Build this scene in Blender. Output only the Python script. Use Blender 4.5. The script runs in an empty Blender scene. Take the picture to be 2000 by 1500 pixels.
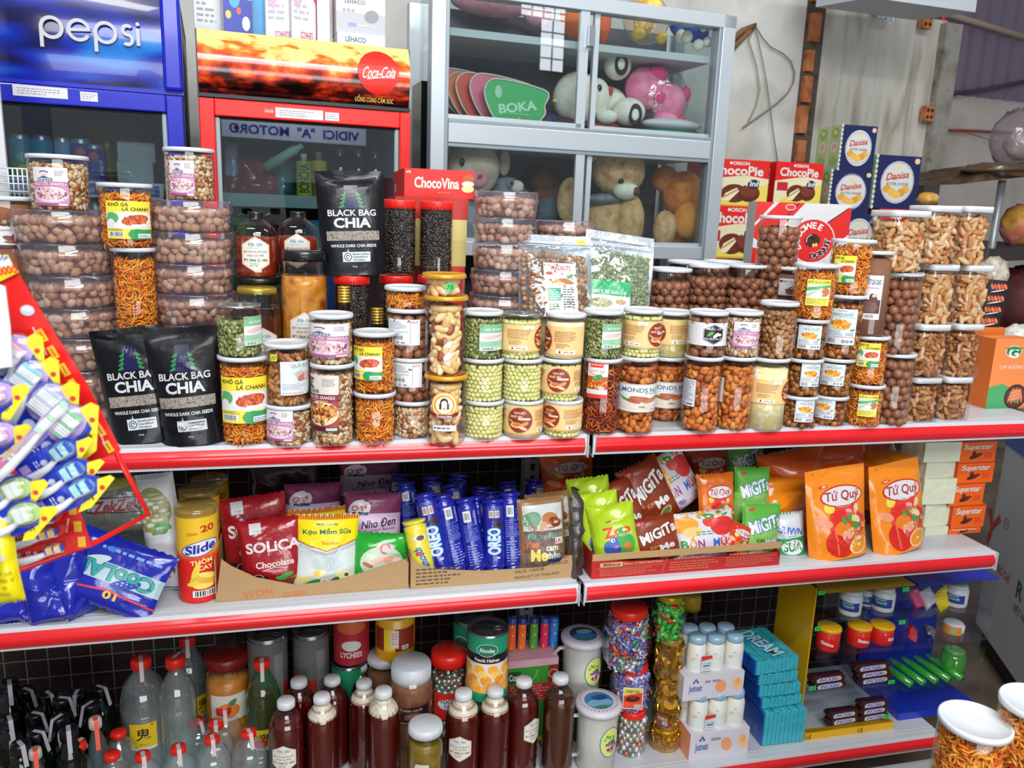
import bpy,bmesh,math,random
import numpy as np
from mathutils import Vector,Matrix
PI=math.pi
SC=bpy.context.scene
COL=SC.collection
# ---------------------------------------------------------------- camera
CAMZ=1.60
RM=np.array([[0.97144026,-0.01517875,0.23679829],[-0.23454052,-0.2127458,0.94854097],[0.03598017,-0.97698968,-0.21022987]])
FPX=1560.0
cam_d=bpy.data.cameras.new('camera')
cam_d.sensor_width=36.0
cam_d.lens=FPX/2000.0*36.0
cam_d.clip_start=0.05
cam_d.dof.use_dof=True
cam_d.dof.focus_distance=1.65
cam_d.dof.aperture_fstop=6.0
cam=bpy.data.objects.new('camera',cam_d)
COL.objects.link(cam)
r_,u_,b_=RM[:,0],-RM[:,1],-RM[:,2]
cam.matrix_world=Matrix(((r_[0],u_[0],b_[0],0),(r_[1],u_[1],b_[1],0),(r_[2],u_[2],b_[2],CAMZ),(0,0,0,1)))
SC.camera=cam
# ---------------------------------------------------------------- world, lights, exposure
SC.view_settings.view_transform='Standard'
SC.view_settings.look='None'
SC.view_settings.exposure=0.0
SC.view_settings.gamma=1.0
SC.view_settings.use_curve_mapping=False
wd=bpy.data.worlds.new('world');SC.world=wd;wd.use_nodes=True
wd.node_tree.nodes['Background'].inputs[0].default_value=(0.62,0.66,0.72,1)
wd.node_tree.nodes['Background'].inputs[1].default_value=0.40
def area(name,loc,tgt,sx,sy,power,col=(1,1,1)):
 l=bpy.data.lights.new(name,'AREA');l.shape='RECTANGLE';l.size=sx;l.size_y=sy
 l.energy=power;l.color=col
 o=bpy.data.objects.new(name,l);COL.objects.link(o);o.location=loc
 o.rotation_euler=(Vector(tgt)-Vector(loc)).to_track_quat('-Z','Y').to_euler()
 return o
area('ceiling_tube_light',(0.45,-0.15,3.05),(0.45,1.3,0.9),1.3,0.10,30,(1,0.99,0.97))
area('ceiling_tube_light',(-0.9,1.0,3.3),(-0.5,1.9,1.0),1.3,0.12,14,(1,1,1))
area('ceiling_tube_light',(1.9,1.3,3.3),(1.7,2.6,1.2),1.3,0.12,20,(1,1,1))
area('daylight_from_shop_front',(0.3,-1.15,3.0),(0.5,1.8,0.95),2.3,0.9,66,(0.95,0.98,1.0))
area('added_low_fill',(0.5,-1.9,0.72),(0.6,1.8,0.7),2.6,0.8,45,(0.95,0.98,1.0))  # added low frontal fill that brightens the lowest shelf and jar contents, no real doorway
SC.cycles.transparent_max_bounces=24
SC.cycles.max_bounces=8
# ---------------------------------------------------------------- pixel <-> place helpers
def ray(px,py):return RM@np.array([px-1000.0,py-750.0,FPX])
def P(px,py,Y):
 d=ray(px,py);d=d*Y/d[1];return Vector((d[0],d[1],d[2]+CAMZ))
def PZ(px,py,Z):
 d=ray(px,py);d=d*(Z-CAMZ)/d[2];return Vector((d[0],d[1],d[2]+CAMZ))
def S(p):
 q=RM.T@np.array([p[0],p[1],p[2]-CAMZ]);return FPX/q[2]
class Frame:
 """an upright plane through a place, turned by ang about the vertical"""
 def __init__(s,px,py,Y,ang):
  s.o=P(px,py,Y);s.a=math.radians(ang)
  s.x=Vector((math.cos(s.a),math.sin(s.a),0));s.n=Vector((-math.sin(s.a),math.cos(s.a),0))
 def at(s,px,py,w=0.0):
  d=Vector(ray(px,py));c=Vector((0,0,CAMZ));o=s.o+s.n*w
  t=(o-c).dot(s.n)/d.dot(s.n);p=c+d*t-s.o
  return Vector((p.dot(s.x),p.dot(s.n),p.z))
  # ---------------------------------------------------------------- materials
def lin(h):
 if isinstance(h,(tuple,list)):return tuple(h)[:3]
 h=h.lstrip('#');v=[int(h[i:i+2],16)/255 for i in (0,2,4)]
 return tuple(x/12.92 if x<=.04045 else ((x+.055)/1.055)**2.4 for x in v)
_M={}
def newmat(name):
 m=bpy.data.materials.new(name);m.use_nodes=True
 nt=m.node_tree;bs=nt.nodes['Principled BSDF'];return m,nt,bs
def M(h,rough=.45,metal=0.0,coat=0.0,bump=0.0,bscale=60,spec=.5,emit=0.0):
 k=(h,rough,metal,coat,bump,bscale,spec,emit)
 if k in _M:return _M[k]
 m,nt,bs=newmat('paint_'+str(h).strip('#'))
 c=lin(h);q=.86 if min(c)>.55 else 1;c=tuple(v*q for v in c)+(1,)
 bs.inputs['Base Color'].default_value=c;bs.inputs['Roughness'].default_value=rough
 bs.inputs['Metallic'].default_value=metal;bs.inputs['Coat Weight'].default_value=coat
 bs.inputs['Coat Roughness'].default_value=.08;bs.inputs['Specular IOR Level'].default_value=spec
 if emit:
  bs.inputs['Emission Color'].default_value=c;bs.inputs['Emission Strength'].default_value=emit
 if bump:
  addbump(nt,bs,bump,bscale)
 m.diffuse_color=c
 _M[k]=m;return m
def addbump(nt,bs,strength,scale,detail=3,dist=.01):
 tc=nt.nodes.new('ShaderNodeTexCoord');n=nt.nodes.new('ShaderNodeTexNoise');b=nt.nodes.new('ShaderNodeBump')
 n.inputs['Scale'].default_value=scale;n.inputs['Detail'].default_value=detail
 b.inputs['Strength'].default_value=strength;b.inputs['Distance'].default_value=dist
 nt.links.new(tc.outputs['Object'],n.inputs['Vector']);nt.links.new(n.outputs['Fac'],b.inputs['Height'])
 nt.links.new(b.outputs['Normal'],bs.inputs['Normal']);return n
def foil(h,rough=.22,bump=.35,scale=28,metal=0.0):
 k=('foil',h,rough,bump,scale,metal)
 if k in _M:return _M[k]
 m=M(h,rough,metal,.6,bump,scale).copy();m.name='film_'+str(h).strip('#')
 _M[k]=m;return m
def clear(tint='#ffffff',gloss=.06,rough=.04,haze=0.0,hazecol='#ffffff',bump=0.0):
 k=('clear',tint,gloss,rough,haze,hazecol,bump)
 if k in _M:return _M[k]
 m,nt,bs=newmat('clear_plastic');nt.nodes.remove(bs)
 out=nt.nodes['Material Output']
 t=nt.nodes.new('ShaderNodeBsdfTransparent');t.inputs[0].default_value=lin(tint)+(1,)
 g=nt.nodes.new('ShaderNodeBsdfGlossy');g.inputs['Roughness'].default_value=rough
 lf=nt.nodes.new('ShaderNodeLayerWeight');lf.inputs['Blend'].default_value=.5;lw=nt.nodes.new('ShaderNodeMath');lw.operation='POWER';lw.inputs[1].default_value=3.2
 nt.links.new(lf.outputs['Facing'],lw.inputs[0])
 ad=nt.nodes.new('ShaderNodeMath');ad.operation='MULTIPLY_ADD';ad.inputs[1].default_value=.7;ad.inputs[2].default_value=gloss;ad.use_clamp=True
 mx=nt.nodes.new('ShaderNodeMixShader')
 nt.links.new(lw.outputs[0],ad.inputs[0]);nt.links.new(ad.outputs[0],mx.inputs[0])
 base=t
 if haze:
  d=nt.nodes.new('ShaderNodeBsdfDiffuse');d.inputs[0].default_value=lin(hazecol)+(1,)
  m2=nt.nodes.new('ShaderNodeMixShader');m2.inputs[0].default_value=haze
  nt.links.new(t.outputs[0],m2.inputs[1]);nt.links.new(d.outputs[0],m2.inputs[2]);base=m2
 if bump:
  tc=nt.nodes.new('ShaderNodeTexCoord');n=nt.nodes.new('ShaderNodeTexNoise');b=nt.nodes.new('ShaderNodeBump')
  n.inputs['Scale'].default_value=35;b.inputs['Strength'].default_value=bump;b.inputs['Distance'].default_value=.01
  nt.links.new(tc.outputs['Object'],n.inputs['Vector']);nt.links.new(n.outputs['Fac'],b.inputs['Height'])
  nt.links.new(b.outputs['Normal'],g.inputs['Normal'])
 nt.links.new(base.outputs[0],mx.inputs[1]);nt.links.new(g.outputs[0],mx.inputs[2])
 nt.links.new(mx.outputs[0],out.inputs[0])
 m.diffuse_color=lin(tint)+(.3,)
 _M[k]=m;return m
def pieces(name,cols,rough=.45,bump=0.0,bscale=200,coat=0.0,metal=0.0):
 k=('pieces',name)
 if k in _M:return _M[k]
 m,nt,bs=newmat(name)
 g=nt.nodes.new('ShaderNodeNewGeometry');r=nt.nodes.new('ShaderNodeValToRGB')
 r.color_ramp.interpolation='LINEAR' if len(cols)<5 else 'CONSTANT'
 el=r.color_ramp.elements
 while len(el)>1:el.remove(el[-1])
 n=len(cols);st=n-1 if r.color_ramp.interpolation=='LINEAR' else n
 el[0].position=0;el[0].color=lin(cols[0])+(1,)
 for i in range(1,n):
  e=el.new(i/max(1,st));e.color=lin(cols[i])+(1,)
 nt.links.new(g.outputs['Random Per Island'],r.inputs[0]);nt.links.new(r.outputs[0],bs.inputs['Base Color'])
 bs.inputs['Roughness'].default_value=rough;bs.inputs['Coat Weight'].default_value=coat
 bs.inputs['Metallic'].default_value=metal
 if bump:addbump(nt,bs,bump,bscale)
 _M[k]=m;return m
def mottled(name,cols,scale,rough=.5,detail=5,bump=0.0,stretch=(1,1,1),coord='Object',metal=0.0):
 k=('mot',name)
 if k in _M:return _M[k]
 m,nt,bs=newmat(name)
 tc=nt.nodes.new('ShaderNodeTexCoord');mp=nt.nodes.new('ShaderNodeMapping');n=nt.nodes.new('ShaderNodeTexNoise')
 mp.inputs['Scale'].default_value=stretch
 n.inputs['Scale'].default_value=scale;n.inputs['Detail'].default_value=detail
 r=nt.nodes.new('ShaderNodeValToRGB');el=r.color_ramp.elements
 while len(el)>1:el.remove(el[-1])
 el[0].position=.3;el[0].color=lin(cols[0])+(1,)
 for i in range(1,len(cols)):
  e=el.new(.3+.4*i/(len(cols)-1));e.color=lin(cols[i])+(1,)
 nt.links.new(tc.outputs[coord],mp.inputs[0]);nt.links.new(mp.outputs[0],n.inputs['Vector'])
 nt.links.new(n.outputs['Fac'],r.inputs[0]);nt.links.new(r.outputs[0],bs.inputs['Base Color'])
 bs.inputs['Roughness'].default_value=rough;bs.inputs['Metallic'].default_value=metal
 if bump:
  b=nt.nodes.new('ShaderNodeBump');b.inputs['Strength'].default_value=bump;b.inputs['Distance'].default_value=.01
  nt.links.new(n.outputs['Fac'],b.inputs['Height']);nt.links.new(b.outputs['Normal'],bs.inputs['Normal'])
 _M[k]=m;return m
 # ---------------------------------------------------------------- mesh builder
class MB:
 def __init__(s):s.v=[];s.f=[];s.m=[];s.sm=[];s.mats=[]
 def mi(s,mat):
  if mat not in s.mats:s.mats.append(mat)
  return s.mats.index(mat)
 def add(s,vs,fs,mat,smooth=False,T=None):
  o=len(s.v);k=s.mi(mat)
  if T is not None:vs=[T@Vector(v)for v in vs]
  s.v.extend([tuple(v)for v in vs]);s.f.extend([tuple(i+o for i in f)for f in fs])
  s.m.extend([k]*len(fs));s.sm.extend([smooth]*len(fs));return s
 def box(s,lo,hi,mat,T=None):
  x0,y0,z0=lo;x1,y1,z1=hi
  vs=[(x0,y0,z0),(x1,y0,z0),(x1,y1,z0),(x0,y1,z0),(x0,y0,z1),(x1,y0,z1),(x1,y1,z1),(x0,y1,z1)]
  return s.add(vs,[(0,3,2,1),(4,5,6,7),(0,1,5,4),(1,2,6,5),(2,3,7,6),(3,0,4,7)],mat,False,T)
 def lathe(s,prof,mat,seg=32,c=(0,0,0),caps=(False,False),smooth=True,T=None,square=0.0,sx=1.0,sy=1.0,a0=0.0):
  vs=[];fs=[]
  for r,z in prof:
   for i in range(seg):
    a=2*PI*(i+.5)/seg+a0;q=1.0
    if square:q=(abs(math.cos(a))**square+abs(math.sin(a))**square)**(-1/square)
    vs.append((c[0]+r*q*math.cos(a)*sx,c[1]+r*q*math.sin(a)*sy,c[2]+z))
  for k in range(len(prof)-1):
   for i in range(seg):
    j=(i+1)%seg;fs.append((k*seg+i,k*seg+j,(k+1)*seg+j,(k+1)*seg+i))
  if caps[0]:fs.append(tuple(range(seg-1,-1,-1)))
  if caps[1]:fs.append(tuple((len(prof)-1)*seg+i for i in range(seg)))
  return s.add(vs,fs,mat,smooth,T)
 def tube(s,pts,r,mat,seg=8,T=None,smooth=True,caps=True):
  pts=[Vector(p)for p in pts];vs=[];fs=[];n=len(pts)
  rr=r if isinstance(r,(list,tuple))else [r]*n
  up=Vector((.123,.456,.88)).normalized()
  for k,p in enumerate(pts):
   d=(pts[min(k+1,n-1)]-pts[max(k-1,0)]).normalized()
   a=d.cross(up).normalized();b=d.cross(a)
   for i in range(seg):
    t=2*PI*i/seg;vs.append(p+(a*math.cos(t)+b*math.sin(t))*rr[k])
  for k in range(n-1):
   for i in range(seg):
    j=(i+1)%seg;fs.append((k*seg+i,(k+1)*seg+i,(k+1)*seg+j,k*seg+j))
  if caps:fs.append(tuple(range(seg)));fs.append(tuple((n-1)*seg+i for i in range(seg-1,-1,-1)))
  return s.add(vs,fs,mat,smooth,T)
 def grid(s,nu,nv,fn,mat,smooth=True,T=None,flip=False):
  vs=[fn(i/nu,j/nv)for j in range(nv+1)for i in range(nu+1)]
  w=nu+1;fs=[(j*w+i,j*w+i+1,(j+1)*w+i+1,(j+1)*w+i)for j in range(nv)for i in range(nu)]
  if flip:fs=[f[::-1]for f in fs]
  return s.add(vs,fs,mat,smooth,T)
 def prism(s,poly,y0,y1,mat,T=None,smooth=False):
  n=len(poly);vs=[(x,y0,z)for x,z in poly]+[(x,y1,z)for x,z in poly]
  fs=[tuple(range(n)),tuple(range(2*n-1,n-1,-1))]+[(i,i+n,(i+1)%n+n,(i+1)%n)for i in range(n)]
  return s.add(vs,fs,mat,smooth,T)
 def blob(s,c,r,mat,seg=12,rings=8,T=None,noise=0.0,seed=0):
  rx,ry,rz=(r,r,r)if not isinstance(r,(tuple,list))else r
  rnd=random.Random(seed);vs=[];fs=[]
  for k in range(rings+1):
   t=PI*k/rings
   for i in range(seg):
    a=2*PI*i/seg;q=1+(rnd.uniform(-noise,noise)if noise and 0<k<rings else 0)
    vs.append((c[0]+rx*q*math.sin(t)*math.cos(a),c[1]+ry*q*math.sin(t)*math.sin(a),c[2]+rz*q*math.cos(t)))
  for k in range(rings):
   for i in range(seg):
    j=(i+1)%seg;fs.append((k*seg+i,(k+1)*seg+i,(k+1)*seg+j,k*seg+j))
  return s.add(vs,fs,mat,True,T)
 def mesh(s,name):
  me=bpy.data.meshes.new(name);me.from_pydata(s.v,[],s.f)
  for m in s.mats:me.materials.append(m)
  me.polygons.foreach_set('material_index',s.m);me.polygons.foreach_set('use_smooth',s.sm)
  me.update();return me
 def obj(s,name,parent=None,loc=None):return link(name,s.mesh(name),parent,loc)
def link(name,data,parent=None,loc=None,rot=None):
 o=bpy.data.objects.new(name,data);COL.objects.link(o)
 if parent is not None:o.parent=parent
 if loc is not None:o.location=loc
 if rot is not None:o.rotation_euler=rot
 return o
USED={}
def tag(o,label,cat,group=None,kind=None):
 if label:
  USED[label]=USED.get(label,0)+1
  o['label']=label
 if cat:o['category']=cat
 if group:o['group']=group
 if kind:o['kind']=kind
 return o
def thing(name,label,cat,loc=(0,0,0),rotz=0.0,group=None,rot=None):
 o=link(name,None,None,loc,rot if rot else (0,0,rotz));o.empty_display_size=.02
 return tag(o,label,cat,group)
def structure(o):o['kind']='structure';return o
def bevel(o,w,seg=2):
 m=o.modifiers.new('bevel','BEVEL');m.width=w;m.segments=seg;m.limit_method='ANGLE';return o
 # ---------------------------------------------------------------- flat artwork (printed labels, lettering) laid on a surface
_T={}
def textmesh(s,off=0.0):
 k=(s,off)
 if k in _T:return _T[k]
 c=bpy.data.curves.new('t','FONT');c.body=s;c.resolution_u=3;c.offset=off;c.align_x='LEFT'
 o=bpy.data.objects.new('t',c);me=bpy.data.meshes.new_from_object(o)
 v=np.array([tuple(x.co)[:2]for x in me.vertices])if len(me.vertices)else np.zeros((0,2))
 f=[tuple(p.vertices)for p in me.polygons]
 bpy.data.objects.remove(o);bpy.data.curves.remove(c);bpy.data.meshes.remove(me)
 if len(v):
  v=v-np.array([v[:,0].min()+off*0,0]);
 _T[k]=(v,f);return _T[k]
def art(prims,name='art',cutx=None,cuty=None,fmap=None,base=.0004,step=.00005,gloss=.4,extrude=0):
 """prims: ('r',x0,y0,x1,y1,c) ('e',cx,cy,rx,ry,c[,deg]) ('p',pts,c) ('t',s,cx,cy,h,c,{opts}) ('k',pts,w,c) ('a',cx,cy,R,w,a0,a1,c) ('s',cx,cy,rx,ry,n,size,[cols],seed) ('b',x0,y0,x1,y1) ('l',x0,y0,x1,y1,n,c)"""
 V=[];F=[];MI=[];mats=[]
 def mi(c):
  m=c if isinstance(c,bpy.types.Material)else M(c,gloss)
  if m not in mats:mats.append(m)
  return mats.index(m)
 lay=[0]
 def put(pts,faces,c):
  o=len(V);z=base+lay[0]*step
  V.extend([(x,y,z)for x,y in pts]);F.extend([tuple(i+o for i in f)for f in faces]);MI.extend([mi(c)]*len(faces))
 for pr in prims:
  k=pr[0];lay[0]+=1
  if k=='r':
   _,x0,y0,x1,y1,c=pr;put([(x0,y0),(x1,y0),(x1,y1),(x0,y1)],[(0,1,2,3)],c)
  elif k=='e':
   cx,cy,rx,ry,c=pr[1:6];an=math.radians(pr[6])if len(pr)>6 else 0;n=22
   q=[(rx*math.cos(2*PI*i/n),ry*math.sin(2*PI*i/n))for i in range(n)]
   put([(cx+a*math.cos(an)-b*math.sin(an),cy+a*math.sin(an)+b*math.cos(an))for a,b in q],[tuple(range(n))],c)
  elif k=='p':
   pts,c=pr[1],pr[2];put(pts,triang(pts),c)
  elif k=='k':
   pts,w,c=pr[1:4];P_=[];n=len(pts)
   for i,(x,y)in enumerate(pts):
    a=pts[max(0,i-1)];b=pts[min(n-1,i+1)];d=math.hypot(b[0]-a[0],b[1]-a[1])or 1
    nx,ny=-(b[1]-a[1])/d*w/2,(b[0]-a[0])/d*w/2;P_+=[(x-nx,y-ny),(x+nx,y+ny)]
   put(P_,[(2*i,2*i+2,2*i+3,2*i+1)for i in range(n-1)],c)
  elif k=='a':
   cx,cy,R,w,a0,a1,c=pr[1:8];n=max(6,int(abs(a1-a0)/12));sy=pr[8]if len(pr)>8 else 1.0;P_=[]
   for i in range(n+1):
    t=math.radians(a0+(a1-a0)*i/n)
    P_+=[(cx+(R-w/2)*math.cos(t),cy+(R-w/2)*math.sin(t)*sy),(cx+(R+w/2)*math.cos(t),cy+(R+w/2)*math.sin(t)*sy)]
   put(P_,[(2*i,2*i+1,2*i+3,2*i+2)for i in range(n)],c)
  elif k=='t':
   s,cx,cy,h,c=pr[1:6];o=pr[6]if len(pr)>6 else {}
   ed=o.get('edge');o=dict(o);o['b']=min(.035,o.get('b',.01)*.5);o['ew']=o.get('ew',.05)*.6
   for off,cc in ([(o.get('b',.01)+o.get('ew',.05),ed)]if ed else [])+[(o.get('b',.01),c)]:
    v,f=textmesh(s,off)
    if not len(v):continue
    w=v[:,0].max();v0,_f=textmesh(s,o.get('b',.01));w=max(1e-6,v0[:,0].max())if len(v0)else w
    cap=.70;sc=h/cap;sx=(o['w']/w)if 'w' in o else sc*o.get('sx',1)
    x=(v[:,0]-w/2)*sx;y=(v[:,1]-cap/2)*sc;x=x+y*o.get('shear',0)
    if 'arc' in o:
     R=o['arc'];t=x/R;rr=R+y;x=rr*np.sin(t);y=rr*np.cos(t)-R
    a=math.radians(o.get('rot',0));X=cx+x*math.cos(a)-y*math.sin(a);Y=cy+x*math.sin(a)+y*math.cos(a)
    put(list(zip(X.tolist(),Y.tolist())),f,cc)
    if cc is ed:lay[0]+=1
  elif k=='s':
   cx,cy,rx,ry,n,size,cols,seed=pr[1:9];rnd=random.Random(seed);asp=pr[9]if len(pr)>9 else .6
   for i in range(n):
    a=rnd.uniform(0,2*PI);q=math.sqrt(rnd.random());x=cx+rx*q*math.cos(a);y=cy+ry*q*math.sin(a)
    t=rnd.uniform(0,PI);s1=size*rnd.uniform(.6,1.2);s2=s1*asp;m=8
    put([(x+s1*math.cos(2*PI*j/m)*math.cos(t)-s2*math.sin(2*PI*j/m)*math.sin(t),y+s1*math.cos(2*PI*j/m)*math.sin(t)+s2*math.sin(2*PI*j/m)*math.cos(t))for j in range(m)],[tuple(range(m))],rnd.choice(cols))
    if i%12==11:lay[0]+=1
  elif k=='b':
   x0,y0,x1,y1=pr[1:5];put([(x0,y0),(x1,y0),(x1,y1),(x0,y1)],[(0,1,2,3)],'#f2f2f0');lay[0]+=1
   rnd=random.Random(int(x0*1e5));x=x0+(x1-x0)*.08;un=(x1-x0)/30
   while x<x1-(x1-x0)*.1:
    w=un*rnd.choice([.6,1,1.6]);put([(x,y0+(y1-y0)*.12),(x+w,y0+(y1-y0)*.12),(x+w,y1-(y1-y0)*.1),(x,y1-(y1-y0)*.1)],[(0,1,2,3)],'#26262a');x+=w+un*rnd.choice([.7,1.2])
  elif k=='l':
   x0,y0,x1,y1,n,c=pr[1:7];rnd=random.Random(int(abs(x0)*1e5)+n);lh=(y1-y0)/n
   for i in range(n):
    y=y1-(i+.7)*lh;x=x0;xe=x0+(x1-x0)*rnd.uniform(.55,1)
    while x<xe:
     w=lh*rnd.uniform(.5,1.6);put([(x,y),(min(x+w,x1),y),(min(x+w,x1),y+lh*.42),(x,y+lh*.42)],[(0,1,2,3)],c);x+=w+lh*.35
 me=bpy.data.meshes.new(name)
 if extrude:
 # give lettering real thickness towards the viewer
  n=len(V);V2=[(x,y,z+extrude)for x,y,z in V]
  edges={}
  for f in F:
   for i in range(len(f)):
    e=(f[i],f[(i+1)%len(f)]);edges[e]=1
  sides=[(a,b,b+n,a+n)for (a,b)in edges if (b,a)not in edges]
  F=[tuple(i+n for i in f)for f in F]+sides;MI=MI+[MI[0]]*len(sides);V=V+V2
 me.from_pydata(V,[],F)
 for m in mats:me.materials.append(m)
 me.polygons.foreach_set('material_index',MI)
 if cutx is not None or cuty is not None:
  bm=bmesh.new();bm.from_mesh(me)
  for ax,cuts in ((0,cutx or []),(1,cuty or [])):
   for c in cuts:
    no=(1,0,0)if ax==0 else (0,1,0);co=(c,0,0)if ax==0 else (0,c,0)
    bmesh.ops.bisect_plane(bm,geom=bm.verts[:]+bm.edges[:]+bm.faces[:],plane_co=co,plane_no=no,dist=1e-6)
  bm.to_mesh(me);bm.free()
 n=len(me.vertices);co=np.empty(n*3,'f');me.vertices.foreach_get('co',co);co=co.reshape(-1,3)
 if fmap is None:res=np.stack([co[:,0],-co[:,2],co[:,1]],1)
 else:res=fmap(co)
 me.vertices.foreach_set('co',np.ascontiguousarray(res,'f').ravel());me.update();return me
def triang(pts):
 from mathutils.geometry import tessellate_polygon
 return [tuple(t)for t in tessellate_polygon([[Vector((x,y,0))for x,y in pts]])]
def cylmap(r,turn=0.0):
 def f(co):
  t=co[:,0]/r+turn;q=r+co[:,2]
  return np.stack([q*np.sin(t),-q*np.cos(t),co[:,1]],1)
 return f
def cylcuts(r,w):n=int(w/(r*.15))+1;return [-w/2+w*i/n for i in range(1,n)]
def facemap(T):
 A=np.array(T)
 def f(co):
  h=np.concatenate([co,np.ones((len(co),1))],1);return (h@A.T)[:,:3]
 return f
def side_T(origin,right,up):
 r=Vector(right).normalized();u=Vector(up).normalized();n=r.cross(u)
 return [[r.x,u.x,n.x,origin[0]],[r.y,u.y,n.y,origin[1]],[r.z,u.z,n.z,origin[2]],[0,0,0,1]]
 # ---------------------------------------------------------------- goods: heaps of nuts and the like, kept in jars
def _ico(sub):
 bm=bmesh.new();bmesh.ops.create_icosphere(bm,subdivisions=sub,radius=1.0)
 v=np.array([tuple(x.co)for x in bm.verts]);f=[tuple(q.index for q in p.verts)for p in bm.faces];bm.free();return v,f
I1=_ico(1);I2=_ico(2)
def _bend(v,amt):
 x=v[:,0]*amt;R=1/amt
 q=R-v[:,2];return np.stack([q*np.sin(x),v[:,1],R-q*np.cos(x)],1)
def shape_of(kind,rnd):
 if kind=='ball':return I2[0]*[1,1,1],I2[1]
 if kind=='almond':
  v=I1[0].copy();v[:,1]*=.62*(1-.35*v[:,0]);v[:,2]*=.42;return v,I1[1]
 if kind=='acorn':
  v=I1[0].copy();t=1-.28*np.abs(v[:,0])**2;v[:,1]*=.78*t;v[:,2]*=.78*t;return v,I1[1]
 if kind=='seed':
  v=I1[0].copy();v[:,1]*=.58;v[:,2]*=.2;return v,I1[1]
 if kind=='cashew':
  v=I2[0].copy();v[:,1]*=.44;v[:,2]*=.46;v=_bend(v,.95);return v,I2[1]
 if kind=='moon':
  v=I2[0].copy();v[:,1]*=.5;v[:,2]*=.48;v=_bend(v,.7);return v,I2[1]
 if kind=='bean':
  v=I1[0].copy();v[:,1]*=.7;v[:,2]*=.5;return v,I1[1]
 if kind=='flake':
  v=I1[0].copy()*[1,.75,.25];v+=np.array([[rnd.uniform(-.15,.15)for _ in range(3)]for _ in range(len(v))]);return v,I1[1]
 if kind=='chunk':
  v=I1[0].copy()*[1,.7,.6];v*=np.array([[rnd.uniform(.6,1.25)]for _ in range(len(v))]);return v,I1[1]
 if kind=='coin':
  n=14;a=np.arange(n)*2*PI/n
  v=np.concatenate([np.stack([np.cos(a),np.sin(a),a*0-.09],1),np.stack([np.cos(a),np.sin(a),a*0+.09],1)])
  return v,[tuple(range(n-1,-1,-1)),tuple(range(n,2*n))]+[(i,(i+1)%n,(i+1)%n+n,i+n)for i in range(n)]
 if kind=='twist':
  v=[];f=[];prof=[(-1.5,.5),(-.85,.12),(-.7,.36),(0,.42),(.7,.36),(.85,.12),(1.5,.5)]
  for x,r in prof:
   for i in range(8):a=2*PI*i/8;v.append((x*.7,r*math.cos(a),r*math.sin(a)*(.4 if abs(x)>1 else .8)))
  for k in range(6):
   for i in range(8):j=(i+1)%8;f.append((k*8+i,k*8+j,(k+1)*8+j,(k+1)*8+i))
  return np.array(v),f
 if kind=='strand':
  v=[];f=[];c=rnd.uniform(.3,1.1)
  for k in range(7):
   t=k/6*2-1;w=.17*(1.1-t*t)
   for i in range(3):a=2*PI*i/3;v.append((t,c*t*t*.8+w*math.cos(a),.25*math.sin(3*t)+w*math.sin(a)))
  for k in range(6):
   for i in range(3):j=(i+1)%3;f.append((k*3+i,k*3+j,(k+1)*3+j,(k+1)*3+i))
  return np.array(v),f
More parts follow.
